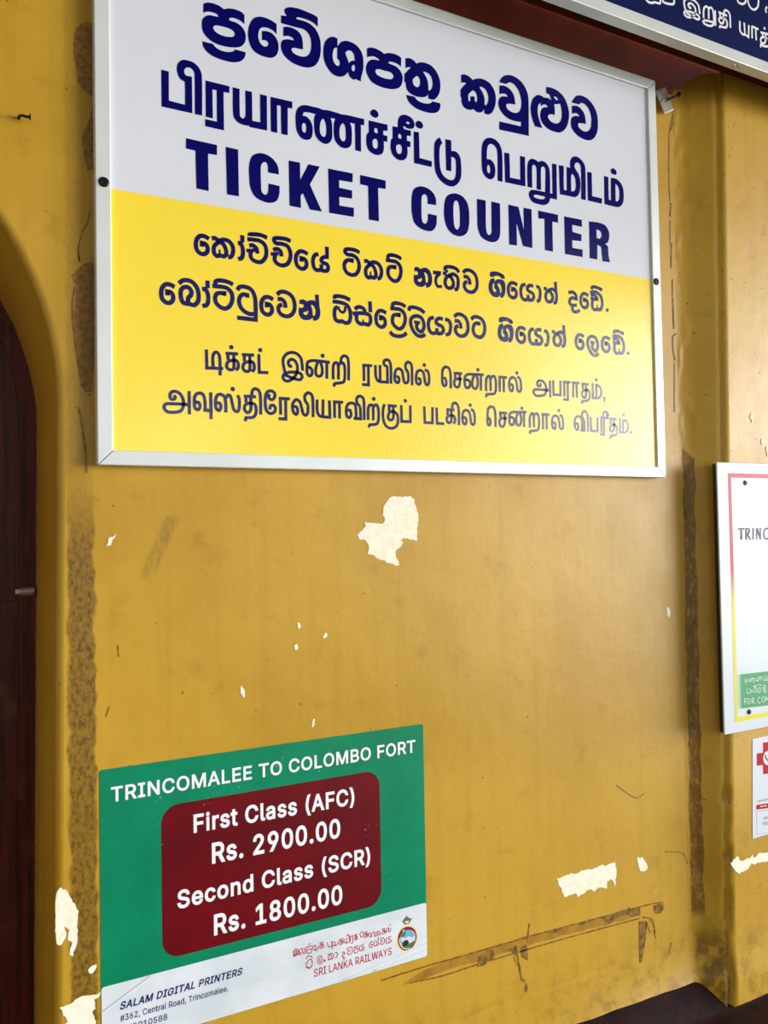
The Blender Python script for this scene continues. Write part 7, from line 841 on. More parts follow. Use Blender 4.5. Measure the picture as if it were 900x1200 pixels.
D['words.printer'] = ['''F:335,-8556c 327,-8556c 320,-8555c 314,-8552c 309,-8549c 305,-8545c 303,-8540c 301,-8534c 300,-8528c 301,-8516c 323,-8515c 323,-8523c 323,-8525c 324,-8528c 325,-8529c 327,-8531c 330,-8532c 333,-8533c 336,-8534c 339,-8534c 343,-8534c 347,-8533c 350,-8532c 353,-8530c 356,-8528c 358,-8526c 360,-8524c 361,-8522c 362,-8519c 362,-8517c 362,-8515c 361,-8514c 360,-8512c 358,-8511c 356,-8510c 354,-8508c 351,-8507c 348,-8506c 336,-8503c 329,-8500c 322,-8496c 317,-8491c 314,-8485c 313,-8477c 314,-8469c 316,-8462c 319,-8456c 323,-8450c 328,-8445c 333,-8441c 340,-8437c 346,-8435c 353,-8433c 360,-8433c 367,-8433c 373,-8434c 379,-8437c 384,-8440c 387,-8444c 390,-8449c 392,-8454c 393,-8460c 392,-8472c 370,-8472c 370,-8464c 369,-8461c 367,-8459c 364,-8457c 360,-8455c 355,-8455c 352,-8455c 348,-8456c 345,-8457c 343,-8459c 340,-8460c 338,-8462c 337,-8464c 336,-8466c 335,-8468c 335,-8471c 335,-8472c 336,-8474c 337,-8476c 339,-8477c 341,-8478c 344,-8479c 346,-8480c 349,-8481c 358,-8484c 361,-8485c 364,-8486c 368,-8488c 371,-8489c 374,-8491c 377,-8494c 379,-8497c 381,-8500c 383,-8504c 384,-8508c 384,-8513c 383,-8519c 381,-8526c 378,-8532c 374,-8538c 369,-8543c 364,-8548c 357,-8552c 350,-8554c 343,-8556c
F:383,-8554c 448,-8433c 469,-8433c 485,-8553c 462,-8553c 453,-8484c 453,-8480c 452,-8475c 452,-8469c 451,-8462c 450,-8455c 449,-8440c 464,-8440c 457,-8455c 453,-8463c 450,-8469c 447,-8475c 445,-8480c 443,-8484c 407,-8554c
F:410,-8523c 414,-8501c 475,-8500c 471,-8522c
F:496,-8553c 521,-8432c 543,-8432c 523,-8530c 570,-8529c 565,-8552c
F:571,-8552c 635,-8431c 657,-8431c 673,-8550c 650,-8551c 641,-8482c 641,-8478c 640,-8472c 640,-8467c 639,-8460c 638,-8452c 637,-8437c 652,-8437c 645,-8452c 641,-8460c 638,-8467c 635,-8473c 633,-8478c 630,-8482c 595,-8551c
F:598,-8521c 602,-8498c 663,-8498c 659,-8520c
F:684,-8550c 709,-8430c 734,-8430c 746,-8502c 746,-8504c 746,-8506c 747,-8508c 747,-8516c 748,-8519c 748,-8522c 748,-8525c 749,-8539c 734,-8539c 741,-8525c 745,-8517c 749,-8509c 750,-8506c 751,-8504c 752,-8502c 793,-8429c 819,-8428c 794,-8549c 773,-8549c 786,-8481c 788,-8473c 790,-8464c 792,-8454c 795,-8440c 807,-8440c 802,-8450c 801,-8453c 799,-8457c 794,-8467c 792,-8470c 790,-8473c 789,-8476c 785,-8483c 748,-8549c 731,-8550c 720,-8484c 720,-8482c 719,-8480c 719,-8477c 718,-8468c 718,-8465c 717,-8462c 717,-8458c 716,-8455c 716,-8451c 715,-8441c 727,-8441c 725,-8455c 723,-8464c 721,-8474c 719,-8482c 706,-8550c''', '''F:897,-8547c 868,-8548c 873,-8526c 901,-8525c 908,-8525c 914,-8523c 920,-8520c 925,-8517c 929,-8513c 933,-8508c 936,-8502c 939,-8495c 941,-8487c 942,-8479c 942,-8472c 941,-8466c 940,-8461c 937,-8457c 934,-8454c 929,-8451c 924,-8450c 917,-8449c 887,-8450c 892,-8428c 923,-8427c 933,-8428c 941,-8430c 949,-8434c 955,-8440c 959,-8447c 962,-8455c 964,-8464c 964,-8475c 962,-8486c 959,-8498c 955,-8509c 950,-8518c 943,-8527c 936,-8534c 927,-8540c 918,-8544c 908,-8547c
F:907,-8427c 883,-8548c 861,-8548c 885,-8428c
F:962,-8547c 967,-8524c 984,-8524c 999,-8448c 982,-8449c 987,-8426c 1043,-8426c 1038,-8448c 1021,-8448c 1006,-8524c 1023,-8524c 1019,-8546c
F:1081,-8547c 1071,-8546c 1063,-8544c 1056,-8539c 1050,-8534c 1046,-8526c 1043,-8518c 1041,-8508c 1042,-8497c 1043,-8486c 1046,-8474c 1050,-8463c 1056,-8453c 1062,-8445c 1070,-8437c 1078,-8431c 1086,-8427c 1096,-8424c 1105,-8423c 1110,-8424c 1116,-8425c 1121,-8426c 1125,-8428c 1129,-8431c 1133,-8434c 1136,-8438c 1139,-8442c 1141,-8447c 1142,-8452c 1143,-8457c 1143,-8469c 1121,-8469c 1120,-8463c 1119,-8460c 1118,-8457c 1117,-8455c 1116,-8453c 1114,-8451c 1113,-8450c 1111,-8449c 1109,-8448c 1106,-8447c 1103,-8446c 1100,-8446c 1095,-8447c 1090,-8448c 1086,-8451c 1081,-8454c 1077,-8458c 1073,-8464c 1070,-8470c 1067,-8477c 1065,-8485c 1064,-8494c 1064,-8501c 1064,-8507c 1066,-8512c 1069,-8516c 1072,-8520c 1076,-8522c 1080,-8523c 1085,-8524c 1090,-8523c 1095,-8522c 1099,-8520c 1103,-8518c 1106,-8515c 1109,-8511c 1112,-8506c 1114,-8502c 1117,-8490c 1125,-8497c 1088,-8502c 1092,-8480c 1140,-8479c 1137,-8496c 1134,-8506c 1131,-8515c 1126,-8523c 1120,-8530c 1113,-8535c 1106,-8540c 1098,-8544c 1089,-8546c
F:1140,-8544c 1144,-8522c 1162,-8522c 1177,-8446c 1160,-8446c 1164,-8424c 1221,-8423c 1216,-8446c 1199,-8446c 1184,-8522c 1201,-8521c 1196,-8544c
F:1227,-8446c 1231,-8423c 1317,-8422c 1312,-8445c 1281,-8445c 1261,-8543c 1239,-8543c 1259,-8445c
F:1298,-8542c 1363,-8422c 1384,-8421c 1400,-8541c 1377,-8541c 1368,-8473c 1368,-8468c 1367,-8463c 1367,-8458c 1366,-8451c 1366,-8443c 1365,-8428c 1379,-8428c 1372,-8443c 1368,-8451c 1365,-8458c 1362,-8464c 1360,-8469c 1358,-8473c 1322,-8542c
F:1325,-8511c 1330,-8489c 1390,-8488c 1386,-8511c
F:1412,-8541c 1436,-8421c 1458,-8420c 1438,-8518c 1485,-8518c 1481,-8540c''', '''F:1542,-8539c 1566,-8419c 1605,-8419c 1613,-8419c 1620,-8421c 1626,-8424c 1630,-8427c 1634,-8432c 1636,-8438c 1637,-8444c 1637,-8451c 1636,-8458c 1634,-8465c 1631,-8472c 1628,-8478c 1623,-8484c 1618,-8489c 1612,-8493c 1605,-8496c 1597,-8498c 1589,-8499c 1559,-8499c 1564,-8477c 1593,-8476c 1597,-8476c 1601,-8475c 1604,-8474c 1607,-8472c 1609,-8470c 1610,-8468c 1612,-8465c 1613,-8462c 1614,-8458c 1615,-8455c 1615,-8452c 1614,-8449c 1613,-8447c 1612,-8445c 1610,-8443c 1608,-8442c 1604,-8441c 1600,-8441c 1583,-8441c 1563,-8539c
F:1637,-8538c 1661,-8418c 1701,-8417c 1709,-8418c 1715,-8419c 1721,-8422c 1726,-8426c 1729,-8430c 1732,-8436c 1733,-8442c 1733,-8449c 1732,-8456c 1730,-8463c 1727,-8470c 1724,-8476c 1719,-8481c 1714,-8486c 1707,-8490c 1701,-8493c 1693,-8494c 1685,-8495c 1653,-8495c 1657,-8473c 1689,-8472c 1694,-8472c 1697,-8471c 1700,-8470c 1703,-8469c 1705,-8467c 1707,-8465c 1708,-8463c 1709,-8460c 1710,-8456c 1711,-8453c 1711,-8450c 1710,-8447c 1709,-8445c 1708,-8443c 1706,-8442c 1704,-8441c 1700,-8440c 1696,-8440c 1679,-8440c 1659,-8538c
F:1697,-8537c 1680,-8478c 1705,-8478c 1722,-8537c
F:1728,-8537c 1732,-8515c 1750,-8515c 1765,-8439c 1748,-8439c 1752,-8417c 1808,-8416c 1804,-8438c 1787,-8439c 1772,-8514c 1789,-8514c 1784,-8536c
F:1801,-8536c 1825,-8416c 1847,-8416c 1875,-8488c 1875,-8490c 1876,-8492c 1877,-8495c 1878,-8498c 1879,-8501c 1880,-8505c 1881,-8508c 1882,-8512c 1885,-8522c 1872,-8524c 1873,-8515c 1873,-8511c 1874,-8507c 1875,-8503c 1875,-8500c 1876,-8496c 1877,-8488c 1892,-8415c 1914,-8415c 1890,-8535c 1868,-8535c 1843,-8470c 1842,-8468c 1841,-8465c 1839,-8462c 1838,-8458c 1837,-8455c 1836,-8451c 1829,-8429c 1843,-8427c 1840,-8447c 1839,-8452c 1838,-8456c 1838,-8460c 1837,-8463c 1837,-8466c 1836,-8468c 1823,-8536c
F:1926,-8437c 1930,-8415c 2016,-8413c 2012,-8436c 1980,-8436c 1960,-8534c 1938,-8534c 1958,-8436c
F:2008,-8534c 2032,-8413c 2104,-8412c 2099,-8435c 2050,-8435c 2045,-8461c 2090,-8461c 2086,-8483c 2040,-8484c 2035,-8511c 2084,-8510c 2080,-8533c
F:2099,-8532c 2123,-8412c 2162,-8412c 2170,-8412c 2177,-8414c 2183,-8416c 2187,-8420c 2191,-8425c 2193,-8430c 2194,-8436c 2194,-8443c 2194,-8450c 2192,-8457c 2189,-8464c 2185,-8470c 2181,-8476c 2175,-8480c 2169,-8484c 2162,-8487c 2155,-8488c 2147,-8489c 2114,-8489c 2119,-8467c 2151,-8467c 2155,-8466c 2159,-8466c 2162,-8464c 2164,-8463c 2166,-8461c 2168,-8459c 2170,-8457c 2171,-8454c 2172,-8450c 2172,-8447c 2172,-8444c 2172,-8441c 2171,-8439c 2170,-8437c 2168,-8436c 2165,-8435c 2162,-8434c 2157,-8434c 2140,-8434c 2121,-8532c
F:2159,-8532c 2141,-8472c 2166,-8472c 2184,-8531c
F:2232,-8533c 2224,-8532c 2218,-8531c 2212,-8529c 2207,-8525c 2203,-8521c 2200,-8516c 2198,-8510c 2197,-8504c 2198,-8492c 2220,-8491c 2220,-8499c 2220,-8502c 2221,-8504c 2223,-8506c 2224,-8507c 2227,-8508c 2230,-8509c 2233,-8510c 2236,-8510c 2240,-8510c 2244,-8509c 2247,-8508c 2250,-8506c 2253,-8505c 2255,-8503c 2257,-8500c 2258,-8498c 2259,-8495c 2259,-8493c 2259,-8491c 2258,-8490c 2257,-8488c 2256,-8487c 2254,-8486c 2251,-8484c 2248,-8483c 2245,-8482c 2233,-8479c 2226,-8476c 2219,-8472c 2215,-8467c 2211,-8461c 2210,-8454c 2211,-8445c 2213,-8438c 2216,-8432c 2220,-8426c 2225,-8421c 2231,-8417c 2237,-8413c 2243,-8411c 2250,-8409c 2257,-8409c 2264,-8409c 2271,-8411c 2276,-8413c 2281,-8416c 2285,-8420c 2288,-8425c 2289,-8431c 2290,-8437c 2289,-8448c 2268,-8448c 2267,-8440c 2266,-8437c 2264,-8435c 2261,-8433c 2257,-8432c 2252,-8431c 2249,-8432c 2245,-8432c 2242,-8433c 2240,-8435c 2237,-8436c 2236,-8438c 2234,-8440c 2233,-8442c 2233,-8444c 2232,-8447c 2233,-8449c 2233,-8450c 2235,-8452c 2236,-8453c 2239,-8454c 2241,-8456c 2243,-8457c 2246,-8457c 2256,-8460c 2259,-8461c 2262,-8462c 2265,-8464c 2268,-8465c 2271,-8467c 2274,-8470c 2276,-8473c 2279,-8476c 2280,-8480c 2281,-8485c 2281,-8490c 2280,-8495c 2279,-8502c 2276,-8508c 2272,-8514c 2267,-8520c 2261,-8524c 2254,-8528c 2247,-8530c 2240,-8532c''', '''F:335,-8735c 348,-8637c 359,-8637c 346,-8735c
F:300,-8709c 302,-8696c 362,-8696c 360,-8709c
F:308,-8735c 321,-8637c 332,-8637c 319,-8735c
F:305,-8676c 306,-8663c 367,-8663c 365,-8676c
F:402,-8736c 397,-8736c 393,-8735c 388,-8733c 385,-8731c 381,-8727c 378,-8724c 376,-8719c 375,-8714c 374,-8707c 387,-8707c 387,-8711c 388,-8714c 389,-8716c 391,-8718c 392,-8719c 394,-8720c 397,-8721c 399,-8722c 402,-8722c 405,-8722c 407,-8721c 410,-8720c 412,-8719c 414,-8717c 415,-8715c 416,-8712c 417,-8710c 417,-8706c 417,-8703c 416,-8700c 415,-8698c 414,-8695c 412,-8693c 410,-8692c 407,-8690c 403,-8689c 399,-8689c 391,-8689c 391,-8677c 411,-8649c 411,-8651c 378,-8651c 378,-8637c 427,-8637c 427,-8649c 400,-8684c 399,-8678c 406,-8678c 411,-8678c 416,-8680c 420,-8683c 423,-8687c 426,-8691c 428,-8696c 429,-8701c 430,-8706c 429,-8712c 428,-8717c 426,-8722c 423,-8726c 420,-8730c 416,-8733c 412,-8735c 407,-8736c
F:474,-8736c 469,-8736c 464,-8734c 460,-8732c 457,-8729c 454,-8725c 451,-8720c 449,-8715c 448,-8709c 448,-8703c 448,-8698c 449,-8693c 450,-8688c 452,-8683c 455,-8676c 459,-8669c 477,-8637c 491,-8637c 463,-8687c 459,-8687c 461,-8682c 462,-8680c 463,-8678c 465,-8677c 467,-8676c 469,-8675c 471,-8674c 473,-8673c 475,-8673c 480,-8673c 484,-8675c 488,-8677c 491,-8680c 494,-8683c 497,-8688c 498,-8693c 499,-8698c 500,-8704c 499,-8710c 498,-8716c 496,-8721c 494,-8725c 491,-8729c 487,-8732c 483,-8734c 479,-8736c;474,-8722c 476,-8722c 479,-8721c 481,-8720c 483,-8718c 484,-8716c 486,-8713c 487,-8711c 487,-8707c 487,-8704c 487,-8701c 487,-8697c 486,-8694c 484,-8692c 483,-8690c 481,-8688c 479,-8687c 476,-8686c 474,-8686c 471,-8686c 469,-8687c 467,-8688c 465,-8690c 463,-8692c 462,-8694c 461,-8697c 460,-8700c 460,-8704c 460,-8707c 461,-8711c 462,-8713c 463,-8716c 465,-8718c 467,-8720c 469,-8721c 471,-8722c
F:518,-8735c 518,-8724c 545,-8689c 547,-8686c 550,-8683c 552,-8680c 553,-8677c 555,-8674c 556,-8672c 556,-8669c 557,-8667c 557,-8664c 557,-8661c 556,-8659c 555,-8657c 554,-8655c 553,-8653c 551,-8652c 549,-8651c 547,-8650c 544,-8650c 541,-8650c 539,-8651c 537,-8652c 535,-8653c 534,-8655c 533,-8657c 532,-8660c 531,-8663c 531,-8668c 519,-8668c 519,-8660c 520,-8655c 522,-8650c 525,-8646c 528,-8642c 531,-8640c 535,-8637c 540,-8636c 544,-8636c 549,-8636c 553,-8637c 557,-8639c 561,-8642c 564,-8646c 566,-8650c 568,-8654c 569,-8659c 569,-8664c 569,-8668c 569,-8671c 568,-8675c 566,-8679c 565,-8682c 562,-8686c 559,-8691c 556,-8696c 552,-8701c 535,-8723c 535,-8721c 571,-8721c 571,-8735c
F:585,-8757c 590,-8718c 604,-8718c 595,-8757c''', '''F:683,-8736c 676,-8736c 670,-8734c 664,-8730c 659,-8725c 655,-8720c 652,-8713c 649,-8705c 648,-8696c 647,-8686c 648,-8676c 649,-8667c 652,-8659c 655,-8652c 659,-8647c 664,-8642c 670,-8638c 676,-8636c 683,-8636c 687,-8636c 691,-8637c 694,-8638c 698,-8640c 701,-8642c 704,-8644c 707,-8647c 709,-8651c 711,-8655c 713,-8659c 714,-8663c 716,-8670c 703,-8670c 702,-8666c 701,-8663c 700,-8661c 699,-8659c 697,-8657c 695,-8655c 694,-8654c 692,-8653c 690,-8652c 687,-8651c 685,-8651c 683,-8651c 679,-8651c 675,-8652c 671,-8655c 668,-8658c 665,-8662c 663,-8667c 661,-8672c 660,-8679c 660,-8686c 660,-8693c 661,-8700c 663,-8706c 665,-8710c 668,-8714c 671,-8717c 675,-8720c 679,-8721c 683,-8721c 685,-8721c 687,-8721c 690,-8720c 692,-8719c 694,-8718c 695,-8717c 697,-8715c 699,-8713c 700,-8711c 701,-8708c 702,-8706c 703,-8702c 716,-8702c 714,-8709c 713,-8713c 711,-8717c 709,-8721c 707,-8725c 704,-8728c 701,-8730c 698,-8732c 694,-8734c 691,-8735c 687,-8736c
F:754,-8737c 748,-8736c 743,-8734c 739,-8732c 735,-8728c 731,-8724c 729,-8718c 727,-8712c 726,-8706c 725,-8699c 726,-8691c 727,-8685c 729,-8679c 731,-8673c 734,-8669c 738,-8665c 743,-8662c 747,-8661c 753,-8660c 756,-8660c 759,-8661c 762,-8662c 765,-8664c 768,-8666c 771,-8669c 773,-8672c 775,-8676c 777,-8680c 778,-8685c 779,-8691c 779,-8697c 779,-8704c 732,-8704c 732,-8690c 774,-8692c 767,-8699c 767,-8691c 766,-8688c 765,-8684c 764,-8681c 762,-8679c 760,-8677c 758,-8675c 756,-8674c 753,-8674c 750,-8674c 747,-8675c 745,-8677c 743,-8679c 741,-8681c 740,-8684c 739,-8687c 738,-8691c 738,-8694c 738,-8700c 738,-8705c 739,-8709c 740,-8713c 741,-8716c 743,-8718c 745,-8720c 748,-8722c 751,-8722c 754,-8723c 756,-8723c 758,-8722c 759,-8722c 761,-8721c 762,-8720c 764,-8718c 765,-8717c 766,-8715c 767,-8711c 779,-8715c 777,-8721c 775,-8724c 773,-8727c 771,-8730c 768,-8732c 765,-8734c 761,-8735c 758,-8736c
F:804,-8691c 804,-8735c 791,-8735c 791,-8661c 803,-8661c 803,-8682c 798,-8682c 801,-8673c 804,-8668c 807,-8665c 811,-8662c 815,-8661c 819,-8660c 823,-8660c 827,-8661c 830,-8663c 833,-8666c 836,-8669c 838,-8673c 839,-8677c 840,-8683c 840,-8689c 840,-8735c 828,-8735c 828,-8690c 828,-8685c 827,-8681c 825,-8678c 823,-8676c 820,-8675c 817,-8674c 814,-8674c 812,-8675c 810,-8676c 808,-8677c 807,-8679c 805,-8682c 805,-8684c 804,-8688c
F:881,-8661c 881,-8674c 849,-8674c 849,-8661c
F:857,-8644c 870,-8644c 870,-8715c 870,-8718c 870,-8719c 871,-8720c 872,-8721c 873,-8722c 875,-8722c 877,-8722c 881,-8721c 883,-8734c 881,-8735c 880,-8735c 878,-8735c 877,-8736c 876,-8736c 875,-8736c 870,-8735c 866,-8733c 862,-8731c 859,-8727c 858,-8722c 857,-8716c
F:892,-8735c 892,-8661c 904,-8661c 904,-8672c 902,-8672c 903,-8669c 905,-8666c 908,-8664c 911,-8662c 914,-8660c 918,-8660c 921,-8660c 924,-8660c 924,-8676c 920,-8675c 919,-8675c 918,-8675c 917,-8675c 915,-8675c 913,-8675c 911,-8677c 909,-8678c 907,-8680c 906,-8682c 905,-8684c 905,-8686c 905,-8689c 905,-8735c
F:951,-8737c 948,-8736c 944,-8735c 941,-8734c 938,-8732c 935,-8729c 933,-8726c 932,-8722c 931,-8718c 930,-8713c 931,-8709c 931,-8705c 933,-8702c 934,-8700c 936,-8697c 938,-8696c 941,-8694c 943,-8693c 946,-8692c 949,-8692c 951,-8691c 954,-8691c 957,-8690c 960,-8690c 962,-8689c 964,-8689c 966,-8688c 967,-8688c 967,-8688c 967,-8687c 967,-8686c 967,-8686c 967,-8683c 967,-8681c 966,-8679c 965,-8678c 964,-8676c 963,-8675c 961,-8674c 959,-8674c 957,-8674c 954,-8674c 952,-8674c 950,-8675c 949,-8676c 947,-8677c 946,-8679c 945,-8680c 944,-8682c 943,-8685c 931,-8680c 934,-8674c 936,-8671c 938,-8668c 941,-8665c 944,-8663c 947,-8662c 950,-8661c 953,-8660c 957,-8660c 959,-8660c 961,-8660c 964,-8661c 966,-8662c 969,-8663c 971,-8665c 974,-8667c 976,-8670c 977,-8673c 979,-8677c 979,-8681c 980,-8687c 980,-8735c 968,-8735c 968,-8725c 969,-8725c 969,-8726c 968,-8728c 966,-8730c 965,-8732c 963,-8733c 960,-8735c 958,-8736c 955,-8736c;953,-8723c 956,-8723c 959,-8722c 961,-8721c 963,-8719c 965,-8717c 966,-8715c 967,-8713c 967,-8710c 967,-8707c 968,-8701c 969,-8700c 968,-8701c 967,-8701c 966,-8702c 964,-8702c 963,-8702c 961,-8703c 959,-8703c 958,-8703c 954,-8704c 952,-8704c 950,-8705c 948,-8706c 947,-8706c 945,-8707c 944,-8709c 943,-8710c 943,-8712c 943,-8714c 943,-8716c 943,-8717c 944,-8719c 945,-8720c 946,-8721c 948,-8722c 949,-8722c 951,-8723c
F:1009,-8735c 1005,-8735c 1001,-8733c 999,-8731c 996,-8727c 995,-8723c 995,-8718c 995,-8637c 1007,-8637c 1007,-8715c 1007,-8718c 1008,-8719c 1008,-8721c 1008,-8721c 1009,-8721c 1011,-8722c 1012,-8721c 1015,-8721c 1018,-8734c 1015,-8735c 1014,-8735c 1013,-8735c 1012,-8735c 1011,-8735c''', '''F:1058,-8735c 1058,-8637c 1086,-8637c 1091,-8637c 1097,-8639c 1101,-8641c 1105,-8644c 1108,-8648c 1110,-8652c 1112,-8657c 1113,-8662c 1113,-8668c 1113,-8674c 1112,-8679c 1110,-8684c 1108,-8688c 1105,-8692c 1101,-8695c 1097,-8697c 1091,-8698c 1086,-8698c 1063,-8698c 1063,-8684c 1085,-8684c 1089,-8684c 1092,-8683c 1094,-8682c 1096,-8681c 1098,-8679c 1099,-8677c 1100,-8674c 1100,-8671c 1101,-8668c 1100,-8665c 1100,-8662c 1099,-8659c 1098,-8657c 1096,-8655c 1094,-8653c 1092,-8652c 1089,-8652c 1085,-8651c 1070,-8651c 1070,-8735c
F:1102,-8735c 1082,-8689c 1097,-8689c 1117,-8735c
F:1151,-8737c 1146,-8736c 1141,-8734c 1137,-8732c 1133,-8728c 1130,-8724c 1127,-8718c 1125,-8712c 1124,-8706c 1124,-8698c 1124,-8691c 1125,-8684c 1127,-8678c 1130,-8673c 1133,-8669c 1137,-8665c 1141,-8662c 1146,-8661c 1151,-8660c 1157,-8661c 1162,-8662c 1166,-8665c 1170,-8669c 1173,-8673c 1176,-8678c 1178,-8684c 1179,-8691c 1179,-8698c 1179,-8706c 1178,-8712c 1176,-8718c 1173,-8724c 1170,-8728c 1166,-8732c 1162,-8734c 1157,-8736c;1151,-8723c 1155,-8722c 1158,-8721c 1160,-8719c 1162,-8717c 1164,-8714c 1165,-8711c 1166,-8707c 1167,-8703c 1167,-8698c 1167,-8694c 1166,-8690c 1165,-8686c 1164,-8683c 1162,-8680c 1160,-8677c 1158,-8675c 1155,-8674c 1151,-8674c 1148,-8674c 1145,-8675c 1143,-8677c 1141,-8680c 1139,-8683c 1138,-8686c 1137,-8690c 1136,-8694c 1136,-8698c 1136,-8703c 1137,-8707c 1138,-8711c 1139,-8714c 1141,-8717c 1143,-8719c 1145,-8721c 1148,-8722c
F:1209,-8737c 1206,-8736c 1202,-8735c 1199,-8734c 1196,-8732c 1193,-8729c 1191,-8726c 1190,-8722c 1189,-8718c 1188,-8713c 1188,-8709c 1189,-8705c 1190,-8702c 1192,-8700c 1194,-8697c 1196,-8696c 1199,-8694c 1201,-8693c 1204,-8692c 1206,-8692c 1209,-8691c 1212,-8691c 1215,-8690c 1218,-8690c 1220,-8689c 1222,-8689c 1223,-8688c 1224,-8688c 1225,-8688c 1225,-8687c 1225,-8686c 1225,-8686c 1225,-8683c 1225,-8681c 1224,-8679c 1223,-8678c 1222,-8676c 1221,-8675c 1219,-8674c 1217,-8674c 1215,-8674c 1212,-8674c 1210,-8674c 1208,-8675c 1207,-8676c 1205,-8677c 1204,-8679c 1203,-8680c 1202,-8682c 1201,-8685c 1189,-8680c 1192,-8674c 1194,-8671c 1196,-8668c 1199,-8665c 1202,-8663c 1205,-8662c 1208,-8661c 1211,-8660c 1214,-8660c 1217,-8660c 1219,-8660c 1222,-8661c 1224,-8662c 1227,-8663c 1229,-8665c 1231,-8667c 1233,-8670c 1235,-8673c 1236,-8677c 1237,-8681c 1237,-8687c 1237,-8735c 1225,-8735c 1225,-8725c 1227,-8725c 1227,-8726c 1226,-8728c 1224,-8730c 1223,-8732c 1221,-8733c 1218,-8735c 1216,-8736c 1213,-8736c;1211,-8723c 1214,-8723c 1217,-8722c 1219,-8721c 1221,-8719c 1222,-8717c 1224,-8715c 1224,-8713c 1225,-8710c 1225,-8707c 1226,-8701c 1227,-8700c 1226,-8701c 1225,-8701c 1223,-8702c 1222,-8702c 1220,-8702c 1219,-8703c 1217,-8703c 1216,-8703c 1212,-8704c 1210,-8704c 1208,-8705c 1206,-8706c 1204,-8706c 1203,-8707c 1202,-8709c 1201,-8710c 1201,-8712c 1201,-8714c 1201,-8716c 1201,-8717c 1202,-8719c 1203,-8720c 1204,-8721c 1205,-8722c 1207,-8722c 1209,-8723c
F:1276,-8737c 1271,-8736c 1266,-8734c 1262,-8732c 1259,-8728c 1256,-8724c 1253,-8718c 1251,-8712c 1250,-8705c 1250,-8698c 1250,-8691c 1251,-8684c 1253,-8678c 1256,-8673c 1259,-8668c 1262,-8665c 1266,-8662c 1271,-8661c 1276,-8660c 1279,-8660c 1282,-8661c 1285,-8662c 1287,-8664c 1289,-8666c 1291,-8668c 1292,-8670c 1293,-8671c 1293,-8672c 1292,-8672c 1292,-8637c 1304,-8637c 1304,-8735c 1292,-8735c 1292,-8724c 1293,-8724c 1293,-8725c 1292,-8727c 1291,-8729c 1289,-8731c 1287,-8732c 1285,-8734c 1282,-8735c 1279,-8736c;1277,-8723c 1280,-8722c 1283,-8721c 1285,-8720c 1287,-8717c 1289,-8715c 1290,-8711c 1291,-8707c 1292,-8703c 1292,-8698c 1292,-8693c 1291,-8689c 1290,-8685c 1289,-8682c 1287,-8679c 1285,-8677c 1283,-8675c 1280,-8674c 1277,-8674c 1274,-8674c 1271,-8675c 1269,-8677c 1267,-8679c 1265,-8682c 1264,-8685c 1263,-8689c 1263,-8693c 1262,-8698c 1263,-8703c 1263,-8707c 1264,-8711c 1265,-8714c 1267,-8717c 1269,-8719c 1271,-8721c 1274,-8722c
F:1317,-8757c 1322,-8718c 1335,-8718c 1327,-8757c''', '''F:1377,-8651c 1377,-8637c 1438,-8637c 1438,-8651c 1414,-8651c 1414,-8735c 1402,-8735c 1402,-8651c
F:1451,-8735c 1451,-8661c 1462,-8661c 1462,-8672c 1461,-8672c 1462,-8669c 1464,-8666c 1466,-8664c 1469,-8662c 1473,-8660c 1476,-8660c 1479,-8660c 1482,-8660c 1482,-8676c 1479,-8675c 1478,-8675c 1476,-8675c 1475,-8675c 1473,-8675c 1471,-8675c 1469,-8677c 1467,-8678c 1466,-8680c 1464,-8682c 1464,-8684c 1463,-8686c 1463,-8689c 1463,-8735c
F:1492,-8735c 1492,-8661c 1504,-8661c 1504,-8735c
F:1498,-8653c 1496,-8653c 1494,-8652c 1493,-8650c 1491,-8648c 1491,-8646c 1490,-8644c 1491,-8641c 1491,-8639c 1493,-8637c 1494,-8635c 1496,-8635c 1498,-8634c 1500,-8635c 1502,-8635c 1504,-8637c 1505,-8639c 1506,-8641c 1506,-8644c 1506,-8646c 1505,-8648c 1504,-8650c 1502,-8652c 1500,-8653c
F:1532,-8691c 1532,-8735c 1520,-8735c 1520,-8661c 1532,-8661c 1532,-8682c 1526,-8682c 1529,-8673c 1532,-8668c 1535,-8665c 1539,-8662c 1543,-8661c 1547,-8660c 1551,-8660c 1555,-8661c 1558,-8663c 1561,-8666c 1564,-8669c 1566,-8673c 1567,-8677c 1568,-8683c 1568,-8689c 1568,-8735c 1556,-8735c 1556,-8690c 1556,-8685c 1555,-8681c 1553,-8678c 1551,-8676c 1548,-8675c 1545,-8674c 1542,-8674c 1540,-8675c 1538,-8676c 1536,-8677c 1535,-8679c 1534,-8682c 1533,-8684c 1532,-8688c
